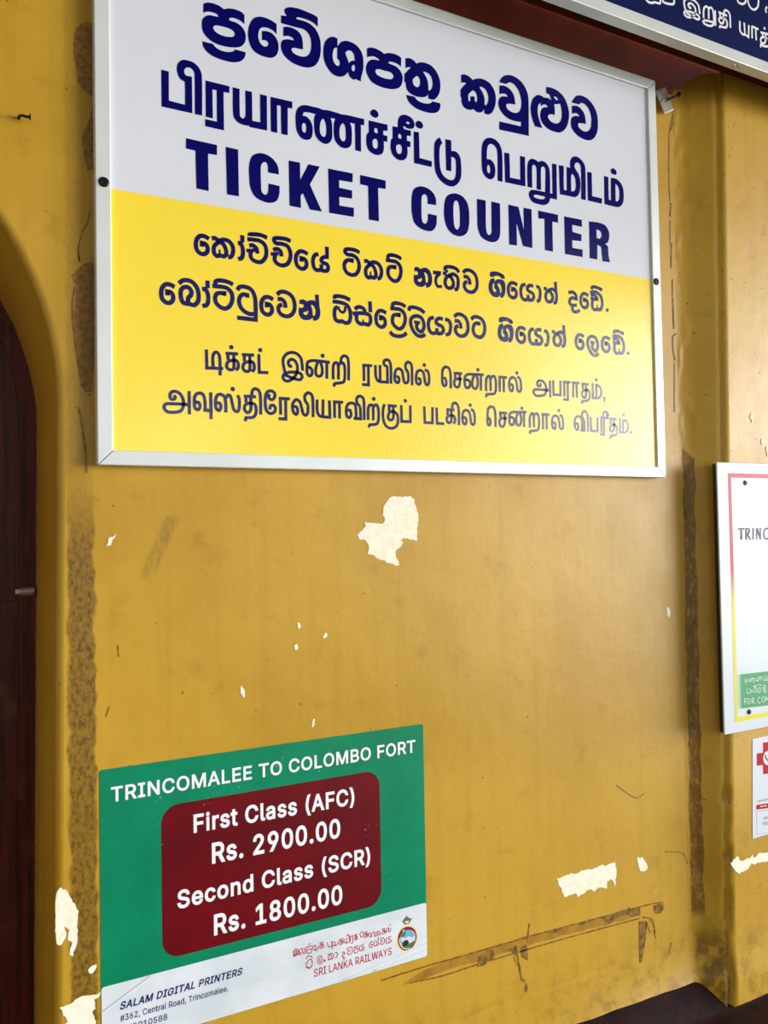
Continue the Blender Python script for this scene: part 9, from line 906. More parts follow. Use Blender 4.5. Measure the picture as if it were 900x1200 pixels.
D['words.railways'] = ['''F:3619,-8917c 3611,-8917c 3605,-8915c 3599,-8912c 3594,-8909c 3589,-8904c 3586,-8899c 3583,-8892c 3581,-8886c 3580,-8876c 3596,-8876c 3597,-8882c 3598,-8886c 3600,-8889c 3602,-8892c 3605,-8894c 3608,-8896c 3611,-8898c 3615,-8898c 3619,-8899c 3623,-8898c 3627,-8897c 3631,-8896c 3634,-8894c 3637,-8891c 3639,-8888c 3640,-8885c 3641,-8881c 3642,-8877c 3641,-8874c 3641,-8871c 3639,-8868c 3637,-8866c 3635,-8864c 3633,-8862c 3629,-8860c 3626,-8859c 3623,-8858c 3610,-8853c 3602,-8850c 3596,-8845c 3590,-8840c 3586,-8833c 3584,-8826c 3583,-8817c 3583,-8810c 3585,-8803c 3588,-8797c 3591,-8791c 3596,-8787c 3601,-8783c 3607,-8780c 3613,-8779c 3619,-8778c 3626,-8779c 3632,-8780c 3638,-8783c 3643,-8787c 3647,-8791c 3651,-8796c 3653,-8802c 3655,-8809c 3656,-8817c 3640,-8817c 3639,-8810c 3637,-8806c 3634,-8802c 3629,-8799c 3625,-8797c 3619,-8797c 3615,-8797c 3611,-8798c 3608,-8799c 3605,-8801c 3603,-8804c 3601,-8806c 3600,-8809c 3599,-8813c 3598,-8816c 3599,-8820c 3600,-8823c 3601,-8826c 3603,-8828c 3606,-8830c 3608,-8832c 3611,-8833c 3614,-8835c 3617,-8836c 3627,-8839c 3630,-8840c 3633,-8842c 3637,-8843c 3640,-8845c 3643,-8848c 3647,-8850c 3649,-8853c 3652,-8857c 3654,-8861c 3656,-8866c 3657,-8871c 3657,-8877c 3657,-8885c 3655,-8891c 3652,-8898c 3649,-8903c 3645,-8908c 3639,-8912c 3633,-8915c 3626,-8917c
F:3676,-8915c 3676,-8780c 3713,-8780c 3720,-8781c 3727,-8782c 3733,-8785c 3738,-8789c 3742,-8795c 3745,-8800c 3747,-8807c 3748,-8814c 3749,-8822c 3748,-8830c 3747,-8837c 3745,-8844c 3742,-8850c 3738,-8855c 3733,-8859c 3727,-8862c 3720,-8863c 3713,-8864c 3683,-8864c 3683,-8845c 3712,-8845c 3717,-8845c 3721,-8844c 3724,-8843c 3727,-8840c 3729,-8838c 3731,-8835c 3732,-8831c 3733,-8827c 3733,-8822c 3733,-8818c 3732,-8813c 3731,-8810c 3729,-8806c 3727,-8804c 3724,-8801c 3721,-8800c 3717,-8799c 3712,-8798c 3692,-8798c 3692,-8915c
F:3735,-8915c 3709,-8852c 3727,-8852c 3753,-8915c
F:3762,-8915c 3762,-8897c 3780,-8897c 3780,-8798c 3762,-8798c 3762,-8780c 3813,-8780c 3813,-8798c 3796,-8798c 3796,-8897c 3813,-8897c 3813,-8915c''', '''F:3870,-8915c 3870,-8780c 3886,-8780c 3886,-8897c 3933,-8897c 3933,-8915c
F:3942,-8915c 3980,-8780c 3997,-8780c 4035,-8915c 4019,-8915c 3997,-8836c 3995,-8830c 3994,-8824c 3992,-8818c 3990,-8810c 3988,-8801c 3985,-8788c 3992,-8788c 3989,-8801c 3986,-8810c 3985,-8818c 3983,-8825c 3981,-8831c 3980,-8836c 3959,-8915c
F:3961,-8878c 3961,-8860c 4016,-8860c 4016,-8878c
F:4049,-8915c 4049,-8780c 4067,-8780c 4109,-8865c 4110,-8867c 4111,-8870c 4113,-8873c 4114,-8877c 4116,-8881c 4118,-8885c 4119,-8889c 4121,-8894c 4124,-8900c 4118,-8901c 4118,-8895c 4118,-8890c 4117,-8885c 4117,-8881c 4117,-8877c 4117,-8873c 4117,-8863c 4117,-8780c 4133,-8780c 4133,-8915c 4115,-8915c 4078,-8839c 4076,-8836c 4075,-8832c 4073,-8829c 4071,-8825c 4069,-8820c 4067,-8816c 4058,-8795c 4064,-8794c 4065,-8814c 4065,-8819c 4065,-8824c 4065,-8828c 4065,-8832c 4065,-8835c 4065,-8838c 4065,-8915c
F:4166,-8878c 4165,-8857c 4168,-8852c 4170,-8848c 4172,-8845c 4175,-8841c 4177,-8837c 4180,-8834c 4182,-8830c 4184,-8827c 4187,-8823c 4218,-8780c 4237,-8781c 4192,-8844c 4192,-8844c
F:4156,-8915c 4156,-8780c 4172,-8780c 4172,-8827c 4172,-8855c 4172,-8863c 4172,-8915c
F:4219,-8915c 4181,-8846c 4191,-8830c 4238,-8915c
F:4243,-8915c 4281,-8780c 4297,-8780c 4336,-8915c 4319,-8915c 4297,-8836c 4296,-8830c 4294,-8824c 4293,-8818c 4291,-8810c 4289,-8801c 4286,-8788c 4292,-8788c 4289,-8801c 4287,-8810c 4285,-8818c 4283,-8825c 4282,-8831c 4281,-8836c 4259,-8915c
F:4262,-8878c 4262,-8860c 4317,-8860c 4317,-8878c''', '''F:4390,-8915c 4390,-8780c 4426,-8780c 4434,-8781c 4441,-8782c 4447,-8785c 4451,-8789c 4455,-8795c 4459,-8800c 4461,-8807c 4462,-8814c 4463,-8822c 4462,-8830c 4461,-8837c 4459,-8844c 4455,-8850c 4451,-8855c 4446,-8859c 4441,-8862c 4434,-8863c 4426,-8864c 4397,-8864c 4397,-8845c 4426,-8845c 4431,-8845c 4435,-8844c 4438,-8843c 4441,-8840c 4443,-8838c 4445,-8835c 4446,-8831c 4447,-8827c 4447,-8822c 4447,-8818c 4446,-8813c 4445,-8810c 4443,-8806c 4441,-8804c 4438,-8801c 4435,-8800c 4431,-8799c 4426,-8798c 4406,-8798c 4406,-8915c
F:4449,-8915c 4423,-8852c 4441,-8852c 4467,-8915c
F:4473,-8915c 4511,-8780c 4528,-8780c 4566,-8915c 4549,-8915c 4527,-8836c 4526,-8830c 4524,-8824c 4523,-8818c 4521,-8810c 4519,-8801c 4516,-8788c 4522,-8788c 4519,-8801c 4517,-8810c 4515,-8818c 4514,-8825c 4512,-8831c 4511,-8836c 4489,-8915c
F:4492,-8878c 4492,-8860c 4547,-8860c 4547,-8878c
F:4574,-8915c 4574,-8897c 4592,-8897c 4592,-8798c 4574,-8798c 4574,-8780c 4625,-8780c 4625,-8798c 4607,-8798c 4607,-8897c 4625,-8897c 4625,-8915c
F:4642,-8915c 4642,-8780c 4658,-8780c 4658,-8897c 4705,-8897c 4705,-8915c
F:4743,-8915c 4714,-8780c 4730,-8780c 4747,-8862c 4748,-8866c 4748,-8871c 4749,-8875c 4750,-8880c 4751,-8884c 4751,-8889c 4752,-8893c 4753,-8898c 4754,-8905c 4749,-8905c 4750,-8898c 4750,-8893c 4751,-8889c 4752,-8884c 4753,-8880c 4754,-8875c 4754,-8871c 4755,-8866c 4756,-8862c 4773,-8780c 4790,-8780c 4806,-8862c 4807,-8866c 4808,-8871c 4809,-8875c 4810,-8880c 4810,-8884c 4811,-8889c 4812,-8893c 4813,-8898c 4814,-8905c 4809,-8905c 4810,-8898c 4810,-8893c 4811,-8889c 4812,-8884c 4813,-8880c 4813,-8875c 4816,-8862c 4832,-8780c 4848,-8780c 4820,-8915c 4803,-8915c 4785,-8830c 4784,-8825c 4783,-8819c 4782,-8812c 4780,-8806c 4779,-8799c 4778,-8789c 4784,-8789c 4783,-8798c 4782,-8805c 4781,-8812c 4780,-8818c 4779,-8824c 4778,-8830c 4760,-8915c
F:4853,-8915c 4891,-8780c 4908,-8780c 4947,-8915c 4930,-8915c 4908,-8836c 4907,-8830c 4905,-8824c 4904,-8818c 4902,-8810c 4900,-8801c 4897,-8788c 4903,-8788c 4900,-8801c 4898,-8810c 4896,-8818c 4894,-8825c 4893,-8831c 4892,-8836c 4870,-8915c
F:4873,-8878c 4873,-8860c 4927,-8860c 4927,-8878c
F:4990,-8915c 4990,-8860c 4951,-8780c 4969,-8780c 4990,-8823c 4992,-8828c 4994,-8832c 4996,-8837c 4998,-8842c 5000,-8847c 5002,-8856c 4993,-8856c 4996,-8847c 4997,-8841c 4999,-8837c 5001,-8832c 5003,-8828c 5005,-8823c 5026,-8780c 5044,-8780c 5005,-8860c 5005,-8915c
F:5092,-8917c 5084,-8917c 5078,-8915c 5072,-8912c 5067,-8909c 5062,-8904c 5059,-8899c 5056,-8892c 5054,-8886c 5053,-8876c 5069,-8876c 5070,-8882c 5071,-8886c 5073,-8889c 5075,-8892c 5078,-8894c 5081,-8896c 5084,-8898c 5088,-8898c 5092,-8899c 5096,-8898c 5100,-8897c 5104,-8896c 5107,-8894c 5109,-8891c 5112,-8888c 5113,-8885c 5114,-8881c 5115,-8877c 5114,-8874c 5114,-8871c 5112,-8868c 5110,-8866c 5108,-8864c 5105,-8862c 5102,-8860c 5099,-8859c 5095,-8858c 5083,-8853c 5075,-8850c 5069,-8845c 5063,-8840c 5059,-8833c 5057,-8826c 5056,-8817c 5056,-8810c 5058,-8803c 5061,-8797c 5064,-8791c 5069,-8787c 5074,-8783c 5080,-8780c 5086,-8779c 5092,-8778c 5099,-8779c 5105,-8780c 5111,-8783c 5116,-8787c 5120,-8791c 5123,-8796c 5126,-8802c 5128,-8809c 5129,-8817c 5113,-8817c 5112,-8810c 5110,-8806c 5107,-8802c 5102,-8799c 5097,-8797c 5092,-8797c 5088,-8797c 5084,-8798c 5081,-8799c 5078,-8801c 5076,-8804c 5074,-8806c 5072,-8809c 5072,-8813c 5071,-8816c 5072,-8820c 5073,-8823c 5074,-8826c 5076,-8828c 5079,-8830c 5081,-8832c 5084,-8833c 5087,-8835c 5090,-8836c 5100,-8839c 5103,-8840c 5106,-8842c 5110,-8843c 5113,-8845c 5116,-8848c 5119,-8850c 5122,-8853c 5125,-8857c 5127,-8861c 5129,-8866c 5130,-8871c 5130,-8877c 5129,-8885c 5128,-8891c 5125,-8898c 5122,-8903c 5117,-8908c 5112,-8912c 5106,-8915c 5099,-8917c''']


# ---------------------------------------------------------------- the setting
ACX, ACZ, AR = -.559, OZ + .10, .503         # arched doorway: centre and radius
FOOT = OZ - 1.130                             # where the mustard paint stops
def arch_path(r, n=40):
    p = [(ACX - r, FOOT - .9), (ACX - r, ACZ)]
    p += [(ACX + r * math.cos(math.pi - math.pi * i / n), ACZ + r * math.sin(math.pi - math.pi * i / n)) for i in range(1, n)]
    return p + [(ACX + r, ACZ), (ACX + r, FOOT - .9)]
def lean(x, z): return x - (.010 * max(0, ACZ - z) if x > ACX else 0)

bm = bmesh.new()                              # wall with the arched opening, rounded arris and deep reveal
rb = .012
outer = [(lean(x, z), z) for x, z in arch_path(AR + rb)]
loop = [(-1.9, FOOT - .9)] + outer + [(1.305, FOOT - .9), (1.305, 3.98), (-1.9, 3.98)]
zs_cut = loop
fill(bm, [zs_cut], 0.0)
rings = []
for i in range(7):
    t = math.pi / 2 * i / 6
    rings.append([bm.verts.new((lean(x, z), rb * (1 - math.cos(t)), z)) for x, z in arch_path(AR + rb * (1 - math.sin(t)))])
rings.append([bm.verts.new((lean(x, z), .42, z)) for x, z in arch_path(AR)])
for a, b in zip(rings, rings[1:]):
    for i in range(len(a) - 1):
        f = bm.faces.new((a[i], a[i + 1], b[i + 1], b[i])); f.smooth = True
wall = tag(link('wall_back', bm, M['wall']), 'mustard painted station wall with peeling patches and arched doorway', None, None, 'structure')

def wall_bits(name, key, mat, parent, y, lab=None):
    for i, d in enumerate(D[key]):
        o = marks(name, d, mat, parent, y, 0, -OZ, .0030)
        o['kind'] = 'structure'
        if lab: o['label'] = lab
wall_bits('paint_chip', 'wall.paint_chip', M['cream'], wall, -.0007)
wall_bits('scratch_mark', 'wall.scratch_mark', M['stain'], wall, -.0005)
wall_bits('grime_patch', 'wall.grime_patch', M['grime'], wall, -.0003)
wall_bits('scuff_band', 'wall.scuff_band', M['scuff'], wall, -.0003)

# wall foot: the plaster flares out over the plinth
bm = bmesh.new(); cols = []
nx = 160
for i in range(nx + 1):
    x = -.05 + (1.274 + .05) * i / nx; c = []
    for j in range(13):
        t = j / 12; z = OZ - 1.045 - .095 * t + .004 * noise.noise(Vector((x * 14, t, 2)))
        g = .5 + .5 * max(0, min(1, (x - .8) / .4))
        y = -.0002 - g * .013 * t ** 2.4 - .002 * t * noise.noise(Vector((x * 9, z * 12, 7)))
        if j == 0: y = .001
        c.append(bm.verts.new((x, y, z)))
    cols.append(c)
for a, b in zip(cols, cols[1:]):
    for j in range(12): bm.faces.new((a[j], a[j + 1], b[j + 1], b[j])).smooth = True
tag(link('trim_1', bm, M['wall']), 'flared foot of the mustard wall above the dark plinth', None, None, 'structure')

# pilaster on the right: fillet, splayed side, rounded arris, front
prof = [(1.283, .0005, 0), (1.288, 0, 0)]
for i in range(1, 9):
    t = i / 8; prof.append((1.288 + .040 * t, -.0135 * t * t, 1 if 2 <= i <= 7 else 0))
for i in range(1, 7):
    t = i / 6; prof.append((1.328 + .042 * t, -.0135 - .0285 * t, 0))
for i in range(1, 6):
    t = i / 5 * math.pi / 2; prof.append((1.370 + .012 * math.sin(t), -.042 - .008 * (1 - math.cos(t)), 0))
for x in (1.40, 1.45, 1.52, 1.62, 1.8, 2.1, 2.6): prof.append((x, -.050, 0))
def pilaster(z0, z1, nz):
    bm = bmesh.new(); rows = []
    for j in range(nz + 1):
        z = z0 + (z1 - z0) * j / nz; zl = z - OZ; r = []
        for i, (x, y, k) in enumerate(prof):
            u = min(1, max(0, (x - 1.30) / .08)); xx = x + (.012 + .012 * u) * zl; yy = y
            if 2 <= i <= 9: yy -= .0040 * max(0, noise.noise(Vector((i * .25, z * 24, 3)))) + .0014 * noise.noise(Vector((i * .5, z * 60, 9)))
            if 15 <= i <= 19: q = .0020 * noise.noise(Vector((i * .15, z * 22, 5))) * (3.0 if zl < -.70 else .7) + (.0022 * noise.noise(Vector((i * .4, z * 75, 2))) if zl < -.60 else 0); yy += abs(q); xx += q
            t = max(0, min(1, (OZ - 1.045 - z) / .095)); yy -= .013 * t ** 2.4 * (.5 if i > 14 else 1)
            r.append(bm.verts.new((xx, yy, z)))
        rows.append(r)
    for a, b in zip(rows, rows[1:]):
        for i in range(len(prof) - 1): bm.faces.new((a[i], a[i + 1], b[i + 1], b[i])).smooth = True
    bmesh.ops.recalc_face_normals(bm, faces=bm.faces)
    return bm
pil = tag(link('wall_right', pilaster(OZ - 1.045, OZ + 1.02, 210), M['pilwall']), 'mustard pilaster projecting right of the ticket sign', None, None, 'structure')
tag(link('trim_3', pilaster(FOOT - .10, OZ - 1.045, 24), M['pilwall']), 'chipped foot of the pilaster above the dark plinth', None, None, 'structure')
wall_bits('paint_chip', 'pil.paint_chip', M['cream'], pil, -.0512)

# lintel with coved soffit, painted terracotta
cv = [(.002, .896)] + [(-.050 * (1 - math.cos(t)) - .0, .905 + .056 * math.sin(t)) for t in [i * math.pi / 20 for i in range(11)]] + [(-.060, .975), (-.128, 1.06), (-.128, 1.55), (.002, 1.55)]
bm = bmesh.new()
cv = [(-y if False else y, OZ + z) for y, z in cv]
A = [bm.verts.new((-1.9, y, z)) for y, z in cv]; B = [bm.verts.new((2.6, y, z)) for y, z in cv]
for i in range(len(cv)): 
    f = bm.faces.new((A[i], A[(i + 1) % len(cv)], B[(i + 1) % len(cv)], B[i])); f.smooth = 1 <= i <= 10
bm.faces.new(A); bm.faces.new(B[::-1]); bmesh.ops.recalc_face_normals(bm, faces=bm.faces)
tag(link('trim_2', bm, M['terracotta']), 'terracotta lintel with coved underside above the ticket sign', None, None, 'structure')

# dark plinth along the wall foot
pf = [(.01, -1.128), (-.012, -1.139), (-.05, -1.192), (-.075, -1.204), (-.32, -1.222), (-.335, -1.235), (-.335, -1.66), (.01, -1.66)]
bm = bmesh.new(); rows = []
for i in range(91):
    x = -.07 + 2.7 * i / 90
    rows.append([bm.verts.new((x, y, OZ + z + (.004 * noise.noise(Vector((x * 11, y * 30, 1))) if k < 5 else 0))) for k, (y, z) in enumerate(pf)])
for a, b in zip(rows, rows[1:]):
    for k in range(len(pf)): bm.faces.new((a[k], a[(k + 1) % len(pf)], b[(k + 1) % len(pf)], b[k])).smooth = k < 4
bm.faces.new(rows[0]); bm.faces.new(rows[-1][::-1]); bmesh.ops.recalc_face_normals(bm, faces=bm.faces)
tag(link('baseboard_back', bm, M['plinth']), 'dark maroon painted plinth along the foot of the wall', None, None, 'structure')

bm = bmesh.new(); box(bm, (-7, -6.0, -.10), (9, .46, 0))
tag(link('floor', bm, M['concrete']), 'grey concrete platform floor', None, None, 'structure')
bm = bmesh.new(); box(bm, (-7, -5.5, 4.0), (9, .46, 4.15))
tag(link('ceiling', bm, M['canopy']), 'underside of the platform canopy', None, None, 'structure')

# door set deep in the arch
door = thing('door_1', 'dark varnished wooden door set deep inside the arched opening', 'door', (0, 0, 0)); door['kind'] = 'structure'
bm = bmesh.new()
o1 = [(lean(x, z), z) for x, z in arch_path(AR + .01)]; o2 = [(lean(x, z), z) for x, z in arch_path(AR - .032)]
F = [bm.verts.new((x, .352, z)) for x, z in o1]; G = [bm.verts.new((x, .350, z)) for x, z in o2]; H = [bm.verts.new((x, .375, z)) for x, z in o2]
for i in range(len(F) - 1):
    bm.faces.new((F[i], F[i + 1], G[i + 1], G[i])); bm.faces.new((G[i], G[i + 1], H[i + 1], H[i]))
link('door_frame', bm, M['wood'], door)['kind'] = 'structure'
bm = bmesh.new(); e1 = [(lean(x, z), z) for x, z in arch_path(AR + .004)]; e2 = [(lean(x, z), z) for x, z in arch_path(AR - .0022)]
E1 = [bm.verts.new((x, .348, z)) for x, z in e1]; E2 = [bm.verts.new((x + .0012 * noise.noise(Vector((x * 60, z * 60, 1))), .3495, z)) for x, z in e2]
for i in range(len(E1) - 1): bm.faces.new((E1[i], E1[i + 1], E2[i + 1], E2[i]))
ob = link('paint_edge', bm, M['grime'], door); ob['kind'] = 'structure'; ob['label'] = 'ragged mustard paint edge round the door frame'
bm = bmesh.new()
for i in range(8):
    x0 = ACX - AR + .0 + i * .126
    lo = [(x0 + .002, FOOT - .5), (x0 + .124, FOOT - .5)]
    def top(x):
        d = max(0, AR ** 2 - (x - ACX) ** 2); return ACZ + math.sqrt(d)
    prism(bm, lo + [(x0 + .124, top(x0 + .124) + .01), (x0 + .063, top(x0 + .063) + .01), (x0 + .002, top(x0 + .002) + .01)], .366, .40)
prism(bm, [(x, z) for x, z in arch_path(AR + .01)], .402, .418)
box(bm, (ACX - AR, .358, OZ - .262), (-.090, .366, OZ - .232))
link('door_leaf', bm, M['wood'], door)['kind'] = 'structure'
bm = bmesh.new()
r = bmesh.ops.create_cone(bm, cap_ends=True, segments=16, radius1=.0085, radius2=.0085, depth=.026, matrix=Matrix.Translation((-.078, .340, OZ - .213)) @ Matrix.Rotation(math.pi / 2, 4, 'Y'))
box(bm, (-.098, .338, OZ - .218), (-.086, .352, OZ - .208)); bevel(bm, .0015)
ob = link('bolt', bm, M['steel'], door); ob['kind'] = 'structure'; ob['label'] = 'small grey metal bolt'

# ---------------------------------------------------------------- signs
def rails(parent, x0, z0, x1, z1, w, yf, yb, mat, name='frame_rail', r=.0016):
    g = .0004
    quads = [[(x0, z0 + g), (x0 + w, z0 + w + g), (x0 + w, z1 - w - g), (x0, z1 - g)],
             [(x1, z0 + g), (x1, z1 - g), (x1 - w, z1 - w - g), (x1 - w, z0 + w + g)],
             [(x0 + g, z0), (x1 - g, z0), (x1 - w - g, z0 + w), (x0 + w + g, z0 + w)],
             [(x0 + g, z1), (x0 + w + g, z1 - w), (x1 - w - g, z1 - w), (x1 - g, z1)]]
    for q in quads:
        bm = bmesh.new(); prism(bm, q, yf, yb); bevel(bm, r); link(name, bm, mat, parent)

def screw(parent, x, z, y, r, mat=None):
    bm = bmesh.new()
    ring = []
    for rr, yy in ((r, 0), (r, -.0012), (r * .8, -.0024), (r * .45, -.0026), (r * .38, -.0012), (r * .05, -.0010)):
        ring.append([bm.verts.new((x + rr * math.cos(i * math.pi / 10), y + yy, z + rr * math.sin(i * math.pi / 10))) for i in range(20)])
    for a, b in zip(ring, ring[1:]):
        for i in range(20): bm.faces.new((a[i], a[(i + 1) % 20], b[(i + 1) % 20], b[i]))
    bm.faces.new(ring[-1]); bmesh.ops.recalc_face_normals(bm, faces=bm.faces)
    o = link('screw', bm, mat or M['screw'], parent); o['label'] = 'dark round screw head'
    return o

SW, SH = 1.2195, .9075
s = thing('ticket_counter_sign', 'large framed white and yellow TICKET COUNTER sign in three scripts on the mustard wall', 'sign', (0, 0, OZ))
bm = bmesh.new(); box(bm, (.012, -.0186, .012), (SW - .012, -.004, SH - .012)); link('panel', bm, M['signwhite'], s)
bm = bmesh.new(); fill(bm, [[(.0225, .0225), (SW - .0225, .0225), (SW - .0225, .448), (.0225, .441)]], -.0188)
link('yellow_field', bm, M['signyellow'], s)['label'] = 'yellow lower half of the panel'
rails(s, 0, 0, SW, SH, .0235, -.024, -.001, M['rail'])
for k in range(1, 8):
    for d in D['sign.line%d' % k]: marks('lettering', d, M['navy'], s, -.0190)
screw(s, .0125, .447, -.0242, .0080); screw(s, 1.2055, .443, -.0242, .0080)

bl = thing('blue_name_board', 'dark blue framed board with white lettering, overhead at the top right', 'sign', (.70, -.165, OZ + .902))
BX, BZ = .70, .902
bm = bmesh.new(); box(bm, (.012, .004, .012), (1.788, .018, .638)); link('panel', bm, M['bluefield'], bl)
rails(bl, 0, 0, 1.80, .65, .0255, 0, .026, M['rail'])
for d in D['blue.lettering']: marks('lettering', d, M['white'], bl, .0036, BX, BZ)
bm = bmesh.new()
prev = None
for i in range(15):
    t = math.pi * 1.25 * i / 14; c = Vector((.627 + .010 * math.cos(t), .010, -.001 - .0 + .006 * math.sin(t) - .004))
    ring = [bm.verts.new((c.x + .0016 * math.cos(a) * math.cos(t), c.y + .0016 * math.sin(a), c.z + .0016 * math.cos(a) * math.sin(t))) for a in [k * math.pi / 4 for k in range(8)]]
    if prev:
        for k in range(8): bm.faces.new((prev[k], prev[(k + 1) % 8], ring[(k + 1) % 8], ring[k]))
    prev = ring
link('hook', bm, M['steel'], bl, smooth=True)['label'] = 'small bent wire hook under the frame'

# clip that fixes the sign's top right corner
c = thing('mounting_clip', 'dull metal clip with a long screw beside the ticket sign\'s top right corner', 'bracket', (1.262, -.008, OZ + .878))
R = Matrix.Rotation(math.radians(-28), 4, 'Y')
bm = bmesh.new(); box(bm, (-.017, -.004, -.027), (.017, -.001, .027)); box(bm, (-.017, -.010, -.0010), (-.002, -.004, .0010)); bevel(bm, .0008)
bm.transform(R); link('clip_plate', bm, M['steel'], c)
bm = bmesh.new()
bmesh.ops.create_cone(bm, cap_ends=True, segments=14, radius1=.0026, radius2=.0026, depth=.040, matrix=Matrix.Translation((.012, -.014, .004)) @ Matrix.Rotation(math.radians(64), 4, 'Y') @ Matrix.Rotation(math.radians(20), 4, 'X'))
bmesh.ops.create_cone(bm, cap_ends=True, segments=16, radius1=.0058, radius2=.0044, depth=.005, matrix=Matrix.Translation((.029, -.020, .013)) @ Matrix.Rotation(math.radians(64), 4, 'Y'))
link('clip_screw', bm, M['screw'], c)['label'] = 'dark long screw through the clip'

# fare poster pasted low on the wall
p = thing('fare_poster', 'green and maroon train fare poster pasted low on the mustard wall', 'poster', (.002, 0, OZ - .914))
PX, PZ = .002, -.914
def rrect(x0, z0, x1, z1, r, n=8):
    o = []
    for cx, cz, a in ((x1 - r, z1 - r, 0), (x0 + r, z1 - r, 90), (x0 + r, z0 + r, 180), (x1 - r, z0 + r, 270)):
        o += [(cx + r * math.cos(math.radians(a + 90 * i / n)), cz + r * math.sin(math.radians(a + 90 * i / n))) for i in range(n + 1)]
    return o
bm = bmesh.new(); prism(bm, rrect(0, 0, .587, .436, .005), -.0008, -.0001); link('sheet', bm, M['green'], p)
bm = bmesh.new(); fill(bm, [rrect(.0004, .0004, .5866, .1005, .0046)], -.0010); link('white_strip', bm, M['stripwhite'], p)['label'] = 'white strip along the foot of the poster'
bm = bmesh.new(); fill(bm, [rrect(.0945, .1185, .492, .3635, .029)], -.0010); link('fare_panel', bm, M['maroon'], p)['label'] = 'maroon rounded fare panel'
for key, mk in (('title', 'white'), ('fares', 'white'), ('printer', 'indigo'), ('railways', 'crimson')):
    for d in D['words.' + key]: marks('lettering', d, M[mk], p, -.0012, PX, PZ)
for d in D['poster.lettering']: marks('lettering', d, M['crimson'], p, -.0012, PX, PZ)
em = None
def emb(name, key, y, parent):
    for i, (d, mk) in enumerate(D[key]):
        o = marks(name, d, M[mk], parent, y - i * 4e-5, PX, PZ)
        yield o
for o in emb('emblem', 'poster.emblem_ring', -.0011, p):
    if em is None: em = o; o['label'] = 'round railway emblem'
    else: o.name = 'emblem_ring'; o.parent = em
for o in emb('emblem_picture', 'poster.emblem_picture', -.00125, em): pass
for o in emb('emblem_crown', 'poster.emblem_crown', -.0012, em): pass
for k, (x0, z0, x1, z1) in enumerate(((.412, .003, .5855, .0265), (.475, .003, .5855, .0145), (.0, .062, .075, .0985))):   # creases in the pasted sheet
    bm = bmesh.new()
    a = Vector((x0, z0)); e = Vector((x1, z1)); n = (e - a).orthogonal().normalized() * .0022
    for q in range(12):
        va = a.lerp(e, q / 12); vb = a.lerp(e, (q + 1) / 12)
        for sgn in (1, -1):
            bm.faces.new([bm.verts.new(v) for v in ((va.x, -.0024, va.y), (vb.x, -.0024, vb.y), (vb.x + sgn * n.x, -.00102, vb.y + sgn * n.y), (va.x + sgn * n.x, -.00102, va.y + sgn * n.y))])
    bmesh.ops.remove_doubles(bm, verts=bm.verts, dist=1e-6); bmesh.ops.recalc_face_normals(bm, faces=bm.faces)
    link('crease', bm, M['stripwhite'], p)

# white board on the pilaster
b = thing('information_board', 'white board with a red to yellow border, screwed to the right pilaster', 'sign', (1.336, -.066, OZ - .582))
QX, QZ = 1.336, -.582
bm = bmesh.new(); box(bm, (0, 0, 0), (.92, .004, .616)); bevel(bm, .001); link('panel', bm, M['board'], b)
bm = bmesh.new(); box(bm, (.003, .0042, .003), (.917, .0155, .613)); link('backing', bm, M['boardedge'], b)['label'] = 'black backing behind the white face'
bm = bmesh.new()
x0, z0, x1, z1, t = .0345, .0235, .886, .592, .0105
for q in ([(x0, z0), (x0 + t, z0 + t), (x0 + t, z1 - t), (x0, z1)], [(x1, z0), (x1, z1), (x1 - t, z1 - t), (x1 - t, z0 + t)], [(x0, z0), (x1, z0), (x1 - t, z0 + t), (x0 + t, z0 + t)], [(x0, z1), (x0 + t, z1 - t), (x1 - t, z1 - t), (x1, z1)]):
    fill(bm, [q], -.0003)
link('border', bm, M['border'], b)['label'] = 'printed border fading from red to yellow'
for d in D['board.complaint_panel']: marks('complaint_panel', d, M['boardgreen'], b, -.0003, QX, QZ)['label'] = 'green panel with white lettering'
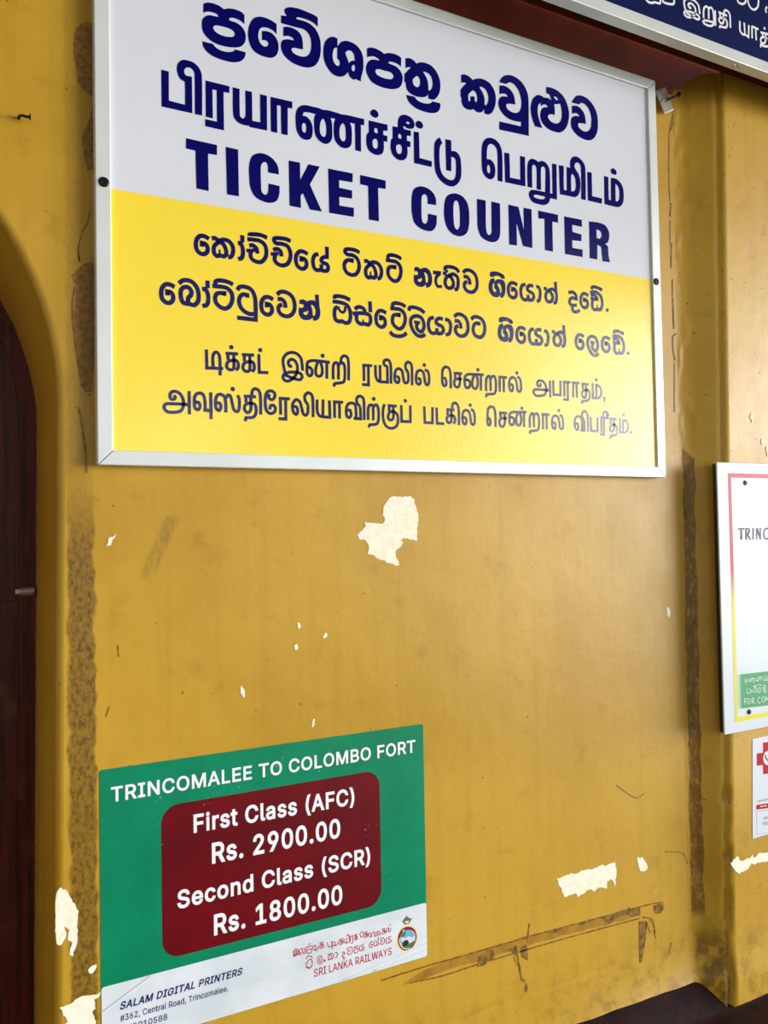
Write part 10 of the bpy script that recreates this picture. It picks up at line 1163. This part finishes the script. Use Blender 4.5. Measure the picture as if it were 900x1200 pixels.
for i, d in enumerate(D['board.lettering']): marks('lettering', d, M['navyprint' if i == 0 else 'paperwhite'], b, -.0005, QX, QZ)
screw(b, 1.428 - QX, -.012 - QZ, 0, .0058); screw(b, 1.4185 - QX, -.540 - QZ, 0, .0058)

# small medical notice below it
m_ = thing('emergency_notice', 'small white paper notice with a red cross, below the information board', 'notice', (1.437, -.0502, OZ - .838))
bm = bmesh.new(); prism(bm, [(0, 0), (.176, .003), (.184, .231), (.0095, .2285)], -.0008, 0); link('sheet', bm, M['paperwhite'], m_)
for nm, mk in (('red_cross', 'crossred'), ('roundel', 'paperwhite'), ('handset', 'crossred'), ('zigzag_line', 'crossred'), ('red_banner', 'crossred')):
    for d in D['paper.' + nm]: marks(nm, d, M[mk], m_, -.0008 - {'red_cross': .0002, 'roundel': .0003, 'handset': .0004}.get(nm, .0002) + .0, 1.437, -.838)
for i, d in enumerate(D['paper.lettering']): marks('lettering', d, M['rosepale' if i == 0 else 'greyprint'], m_, -.0012, 1.437, -.838)

# bent nail left in the wall by the arch
k = thing('wall_nail', 'bent dark nail sticking out of the wall left of the ticket sign', 'nail', (-.108, 0, OZ + .533))
bm = bmesh.new(); prev = None
for i, (x, y, z) in enumerate(((0, .004, 0), (0, -.008, 0), (.003, -.014, -.001), (.009, -.017, -.003), (.014, -.018, -.003))):
    ring = [bm.verts.new((x + .0022 * math.cos(a), y, z + .0022 * math.sin(a))) if i < 2 else bm.verts.new((x, y + .0022 * math.cos(a), z + .0022 * math.sin(a))) for a in [q * math.pi / 4 for q in range(8)]]
    if prev:
        for q in range(8): bm.faces.new((prev[q], prev[(q + 1) % 8], ring[(q + 1) % 8], ring[q]))
    prev = ring
bm.faces.new(prev); link('shank', bm, M['screw'], k, smooth=True)
bm = bmesh.new(); bmesh.ops.create_cone(bm, cap_ends=True, segments=14, radius1=.0050, radius2=.0050, depth=.0016, matrix=Matrix.Translation((.0145, -.018, -.003)) @ Matrix.Rotation(math.pi / 2, 4, 'Y'))
link('head', bm, M['screw'], k)
